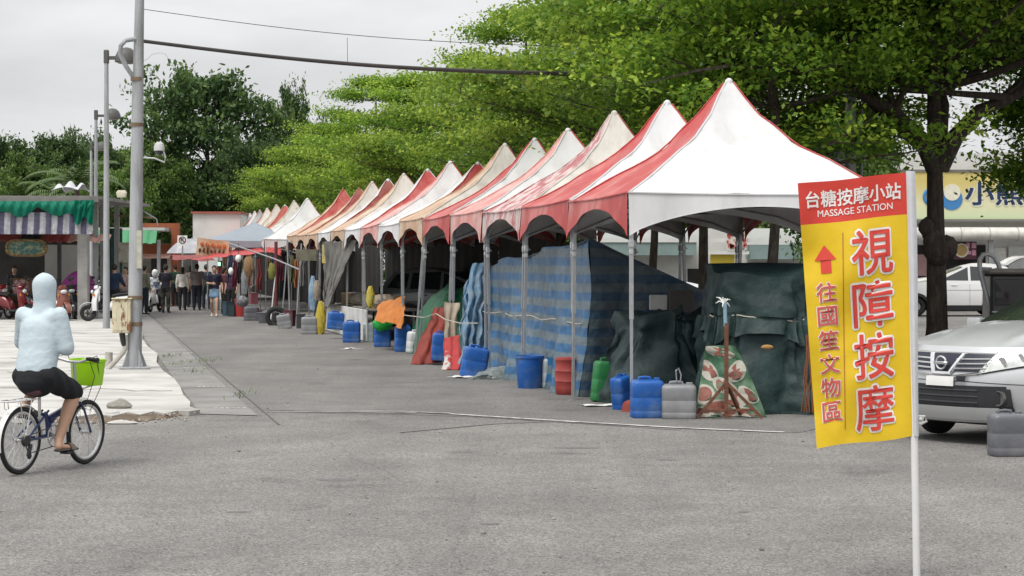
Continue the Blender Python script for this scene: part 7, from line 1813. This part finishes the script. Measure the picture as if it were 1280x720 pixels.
    for s in (-1, 1):
        if front == 'silver':
            hl_ = fpatch('headlight', [(s * .40, .70), (s * .845, .80), (s * .845, .965), (s * .52, .905)], .004, LENS, 14, 8)
            for (y, z, r) in ((.60, .815, .055), (.73, .86, .045)):
                m = MB(); m.lathe([(.0, .0), (r * .6, .01), (r, .022)], (xf(y, z) - .005 + .008, s * y, Z(z)), 16, 0, 'X'); m.build('reflector', CHROME, hl_)
            fline([(s * .39, .695), (s * .845, .795)], .006, .012, PLBK, 'lamp_gap'); fline([(s * .51, .91), (s * .845, .970)], .006, .010, PLBK, 'lamp_gap')
            fg = fpatch('fog_lamp_bezel', [(s * .50, .36), (s * .72, .40), (s * .70, .56), (s * .50, .56)], .018, PLBK, 8, 6)
            m = MB(); m.lathe([(.0, .0), (.055, .0), (.065, .02), (.075, .02), (.075, -.02)], (xf(.61, .47) + .02, s * .61, Z(.47)), 18, 0, 'X'); m.build('fog_lamp', M('fog_glass', (.10, .10, .10), .12, .1, 5, coat=.5), fg)
        else:
            fpatch('headlight', [(s * .46, .68), (s * .83, .74), (s * .83, .88), (s * .50, .82)], .004, LENS, 10, 5)
        fpatch('tail_light', [(0, 0), (0, 0), (0, 0), (0, 0)], 0, LENS, 1, 1) if False else None
        m = MB(); m.grid(lambda u, v: Vector((-2.06 - .02 * math.sin(PI * u) - .02, s * (.62 + .16 * u), (.86 + .28 * v) * zs)), 6, 6); m.build('tail_light', M('red_lens', (.35, .02, .02), .2), t)
    if front == 'silver':
        gr = fpatch('grille', [(-.46, .72), (.46, .72), (.52, .885), (-.52, .885)], .004, M('grille_dark', (.018, .022, .035), .4), 20, 6)
        for z in (.755, .80, .845): fline([(-.50 + (.885 - z) * .3, z), (-.14, z - .01)], .010, .022, CHROME, 'grille_bar', gr); fline([(.14, z - .01), (.50 - (.885 - z) * .3, z)], .010, .022, CHROME, 'grille_bar', gr)
        fline([(-.20, .885), (-.10, .70), (.10, .70), (.20, .885)], .022, .022, CHROME, 'chrome_vee', gr)
        fline([(-.52, .895), (0, .90), (.52, .895)], .012, .012, CHROME, 'chrome_strip', gr); fline([(-.44, .71), (-.1, .665), (.1, .665), (.44, .71)], .012, .012, CHROME, 'chrome_strip', gr)
        em = MB(); c = Vector((xf(0, .74) + .04, 0, Z(.80))); em.tube([c + Vector((0, .062 * math.cos(k * PI / 12), .062 * math.sin(k * PI / 12))) for k in range(24)], .010, 6, closed=True); em.box(c, (.045, .165, .026), 0, .004); em.build('emblem', CHROME, gr)
        lb = fpatch('lower_bumper', [(-.74, .30), (.74, .30), (.66, .585), (-.66, .585)], .010, PLBK, 26, 8)
        for z in (.42, .48, .54): fline([(-.42, z), (.42, z)], .008, .026, M('slat_grey', (.05, .05, .055), .5), 'intake_slat', lb)
        fpatch('skid_plate', [(-.50, .255), (.50, .255), (.62, .375), (-.62, .375)], .040, SILVP, 20, 4)
        for y in (-.35, -.12, .12, .35): m = MB(); m.ell((xf(y, .30) + .042, y, .30), (.008, .018, .018), 8); m.build('bolt', CHROME, t)
        pl_ = fpatch('number_plate', [(-.17, .575), (.17, .575), (.17, .665), (-.17, .665)], .030, WHITEP, 8, 3)
        m = MB(); m.box((xf(.2, .66) + .03, .25, .655), (.02, .10, .05), 0, .005); m.build('plate_bracket', PLBK, t)
        fline([(-.84, .60), (-.3, .625), (.3, .625), (.84, .60)], .004, .002, PLBK, 'bumper_gap')
    else:
        fpatch('grille', [(-.42, .64), (.42, .64), (.46, .76), (-.46, .76)], .004, PLBK); fpatch('lower_bumper', [(-.7, .28), (.7, .28), (.62, .46), (-.62, .46)], .008, PLBK)
    if hatch_open:
        m = MB(); m.solid_grid(lambda u, v: Vector((-1.74 - .95 * u, (2 * v - 1) * (.66 - .08 * u), (1.56 + .30 * math.sin(u * 2.2) - .10 * u) * zs)), 12, 10, .06); h_ = m.build('tailgate', pm, t)
        m = MB(); m.solid_grid(lambda u, v: Vector((-1.85 - .5 * u, (2 * v - 1) * .5, (1.55 + .30 * math.sin((u * .55 + .1) * 2.2) - .10 * (u * .55 + .1)) * zs - .03)), 8, 4, .01); m.build('gate_window', GLS, h_)
    return t
SILVP = M('silver_paint', (.50, .51, .52), .32, .03, 5, metal=.45, coat=.5)
WHP = M('car_white', (.70, .70, .70), .28, .03, 3, coat=.6)
PHI = rad(52)
hx_, hy_ = -math.sin(PHI), -math.cos(PHI)
nose = P(1177, 452, 20.6)
car('silver car with chrome grille bars and black lower bumper, behind the banner pole', (nose.x - 2.1 * hx_, 20.6 - 2.1 * hy_, 0), math.atan2(hy_, hx_), SILVP, 'silver', 1.0)
car('white car seen from the side with its tailgate raised, beyond the old tree', (P(1188, 0, 69).x, 69, 0), PI, WHP, 'plain', 1.08, group=None, hatch_open=True)
car('white car in the parking lot seen over the striped shelter, facing right', (P(812, 0, 60).x, 60, 0), rad(-8), WHP, 'plain', 1.05)
car('dark grey car parked behind the green covered stall', (P(585, 0, 52).x, 52, 0), rad(-15), M('car_dark_grey', (.12, .125, .13), .3, .04, 3, coat=.6), 'plain', 1.02)
# dark cart with a hoop handle
kt = thing('vendor_cart', 'dark boxy cart with glossy panel and bent pipe hoop behind the silver car', 'cart', (P(1268, 0, 34).x, 34.5, 0), -.12)
mb = MB(); mb.box((0, 0, 1.10), (.68, 1.3, 1.0), 0, .05); mb.build('cabinet', M('cart_black', (.03, .03, .032), .35, .15, 5, coat=.3), kt)
mb = MB(); mb.box((0, 0, 1.64), (.76, 1.4, .09), 0, .03); mb.build('lid', M('cart_lid', (.13, .12, .11), .5, .2, 5), kt)
mb = MB(); mb.box((.02, -.655, 1.30), (.58, .02, .42), 0, .006); mb.build('glossy_panel', M('cart_gloss', (.012, .012, .014), .05, .05, 3, coat=.8), kt)
for k in range(3): mb = MB(); mb.box((0, -.67, .98 - .09 * k), (.64, .03, .03), 0, .008); mb.build('bumper_bar', STEEL, kt)
for sx in (-1, 1):
    for sy in (-1, 1): wheel(kt, (sx * .26, sy * .5, .22), .22, .09, STEEL)
mb = MB(); mb.box((0, 0, .50), (.60, 1.1, .12), 0, .01); mb.build('chassis', DARKSTEEL, kt)
mb = MB(); o = Vector((P(1268, 0, 34).x, 34.5, 0)); pts = [P(x, y, 34.0) - o for x, y in [(1247, 440), (1245, 398), (1237, 365), (1230, 337), (1230, 325), (1234, 318.5), (1241, 317.5), (1248, 321), (1253, 330), (1256, 342)]]; mb.tube(pts, .042, 8); mb.build('hoop_handle', STEEL, kt)

# ------------------------------------------------------------------ the massage banner
YB = 11.5
bn = thing('banner_flag', 'red and yellow feather banner with Chinese lettering and an up arrow on a white pole', 'banner', (P(1145, 0, YB).x, YB, 0))
O = Vector((P(1145, 0, YB).x, YB, 0))
mb = MB(); a, c = P(1137.5, 214, YB) - O, P(1146, 730, YB) - O; mb.tube([Vector((c.x, 0, 0)), c, a.lerp(c, .3), a], [.0205, .0205, .0195, .0185], 14); mb.build('pole', M('pole_white', (.68, .68, .67), .35, .06, 6), bn)
mb = MB(); mb.lathe([(.16, 0), (.16, .012), (.05, .016), (.022, .02)], (c.x, 0, 0), 24); mb.build('base', BLKPL, bn)
TLc, TRc, BRc, BLc = (997, 229), (1132.5, 216), (1141.5, 544.5), (1021, 561)
def bsurf(u, v, off=0.0):
    x = (TLc[0] * (1 - u) + TRc[0] * u) * (1 - v) + (BLc[0] * (1 - u) + BRc[0] * u) * v; y = (TLc[1] * (1 - u) + TRc[1] * u) * (1 - v) + (BLc[1] * (1 - u) + BRc[1] * u) * v
    y += 1.6 * math.sin(u * PI * 2) * (v > .5) * (v - .5) * 2 * -1 + 1.2 * math.sin(u * 5) * (1 - v) * u * (1 - u) * 4
    dep = .10 * (1 - u) + .028 * math.sin(u * 7 + v * 3.0) * (1 - u * .85) + .016 * math.sin(v * 9 + u * 4) * (1 - u) + .010 * math.sin(u * 15 - v * 6) * (1 - u)
    dep += (.035 * mnoise.noise(Vector((u * 2.2, v * 4.5, 2.0))) + .014 * mnoise.noise(Vector((u * 5 + v * 3, v * 9, 7.0)))) * min(1, (1 - u) * 3)
    q = P(x, y, YB + dep - .012) - O; q.y -= off; return q
def bmat(name, col): return sheer(name, col, .55, .30, .07, 2.5, .35, 7)
def band(nm, v0, v1, m, nu=40, nv=30):
    mb = MB(); mb.grid(lambda u, v: bsurf(u, v0 + (v1 - v0) * v), nu, nv); return mb.build(nm, m, bn)
vb = .158
band('red_header', 0, vb, bmat('banner_red', (.66, .062, .045)), 40, 8); band('yellow_field', vb, 1, bmat('banner_yellow', (.78, .53, .022)), 40, 44)
def sleeve(u, v):
    x = (1132.5 * (1 - v) + 1141.5 * v) + (11.5 - 3.5 * v) * u + 2.5 * math.sin(v * 5) * u * .4; y = 213.5 + (545 - 213.5) * v + .5 * u
    return P(x, y, YB - .012 - .024 * math.sin(PI * u)) - O
mb = MB(); mb.grid(sleeve, 8, 30); mb.grid(lambda u, v: sleeve(u, v) + Vector((0, .048 * math.sin(PI * u), 0)), 8, 30); mb.build('pole_sleeve', sheer('sleeve_white', (.68, .69, .72), .6, .2, .04, 6, .2, 20), bn)
def glyphs(nm, body, u, v, wu, hv, m, off, bold=0.0, shear=0.0, refh=None, wtot=None):
    """write body centred on (u, v); wu, hv: full width and height of the text block on the banner"""
    vs, fs = text_flat(body); A = np.array(vs); w_, h_ = np.ptp(A[:, 0]) + .07 * (len(body) == 1), np.ptp(A[:, 1]) + .07 * (len(body) == 1)
    mb = MB(); n = 12 if bold > .05 else 8
    for k in range(n + 1):      # a heavier weight: the glyph laid over itself, each copy a hair further out
        dx, dy = (0, 0) if k == n else (bold * math.cos(2 * PI * k / n), bold * math.sin(2 * PI * k / n))
        mb.add([bsurf(u + (p[0] + dx) / w_ * wu, v - (p[1] + dy) / h_ * hv, off + .00012 * k) for p in vs], fs)
    o = mb.build(nm, m, bn, fix=False); return (w_, h_)
LW = M('letter_white', (.74, .72, .70), .55, .02); LR = M('letter_red', (.60, .055, .040), .55, .04); LPK = M('letter_rose', (.55, .085, .070), .55, .04)
glyphs('title_lettering', '台糖按摩小站', .505, .066, .88, .062, LW, .004, .020)
glyphs('subtitle_lettering', 'MASSAGE STATION', .515, .121, .70, .025, LW, .004, .006)
mb = MB(); q = [(.16, .335), (.16, .285), (.105, .285), (.205, .228), (.315, .285), (.262, .285), (.262, .335)]
mb.add([bsurf(u, v + .012, .004) for u, v in q], [[0, 1, 5, 6], [2, 3, 4]]); mb.build('arrow_mark', LR, bn, fix=False)
mb = MB(); N = 30; mb.add([p for k in range(N + 1) for p in (bsurf(.385 - .085 * k / N, .20 + .745 * k / N, .004), bsurf(.393 - .085 * k / N, .20 + .745 * k / N, .004))], [(2 * k, 2 * k + 1, 2 * k + 3, 2 * k + 2) for k in range(N)]); mb.build('divider_line', M('divider_brown', (.36, .10, .02), .6), bn, fix=False)
for k, chx in enumerate('往國笙文物區'):
    u, v = .200 - .004 * k, .418 + .0905 * k
    d = glyphs('column_lettering', chx, u, v, .205, .078, LPK, .008, .012)
    glyphs('column_outline', chx, u, v, .205, .078, LW, .004, .042, refh=d)
for k, chx in enumerate('視障按摩'):
    u, v = .655 - .013 * k, .285 + .196 * k
    d = glyphs('main_lettering', chx, u, v, .41, .180, LR, .009, .013)
    glyphs('main_outline', chx, u, v, .41, .180, LW, .004, .056, refh=d)
mb = MB(); q = P(1151, 524, YB) - O; mb.tube([q + Vector((-.025, 0, .015)), q + Vector((.02, -.01, .015)), q + Vector((.03, -.01, -.01)), q + Vector((.0, -.01, -.025)), q + Vector((-.025, 0, -.02))], .008, 6); mb.ell(q, (.018, .018, .02), 8); mb.build('clip', M('clip_grey', (.50, .50, .48), .4, metal=.3), bn)
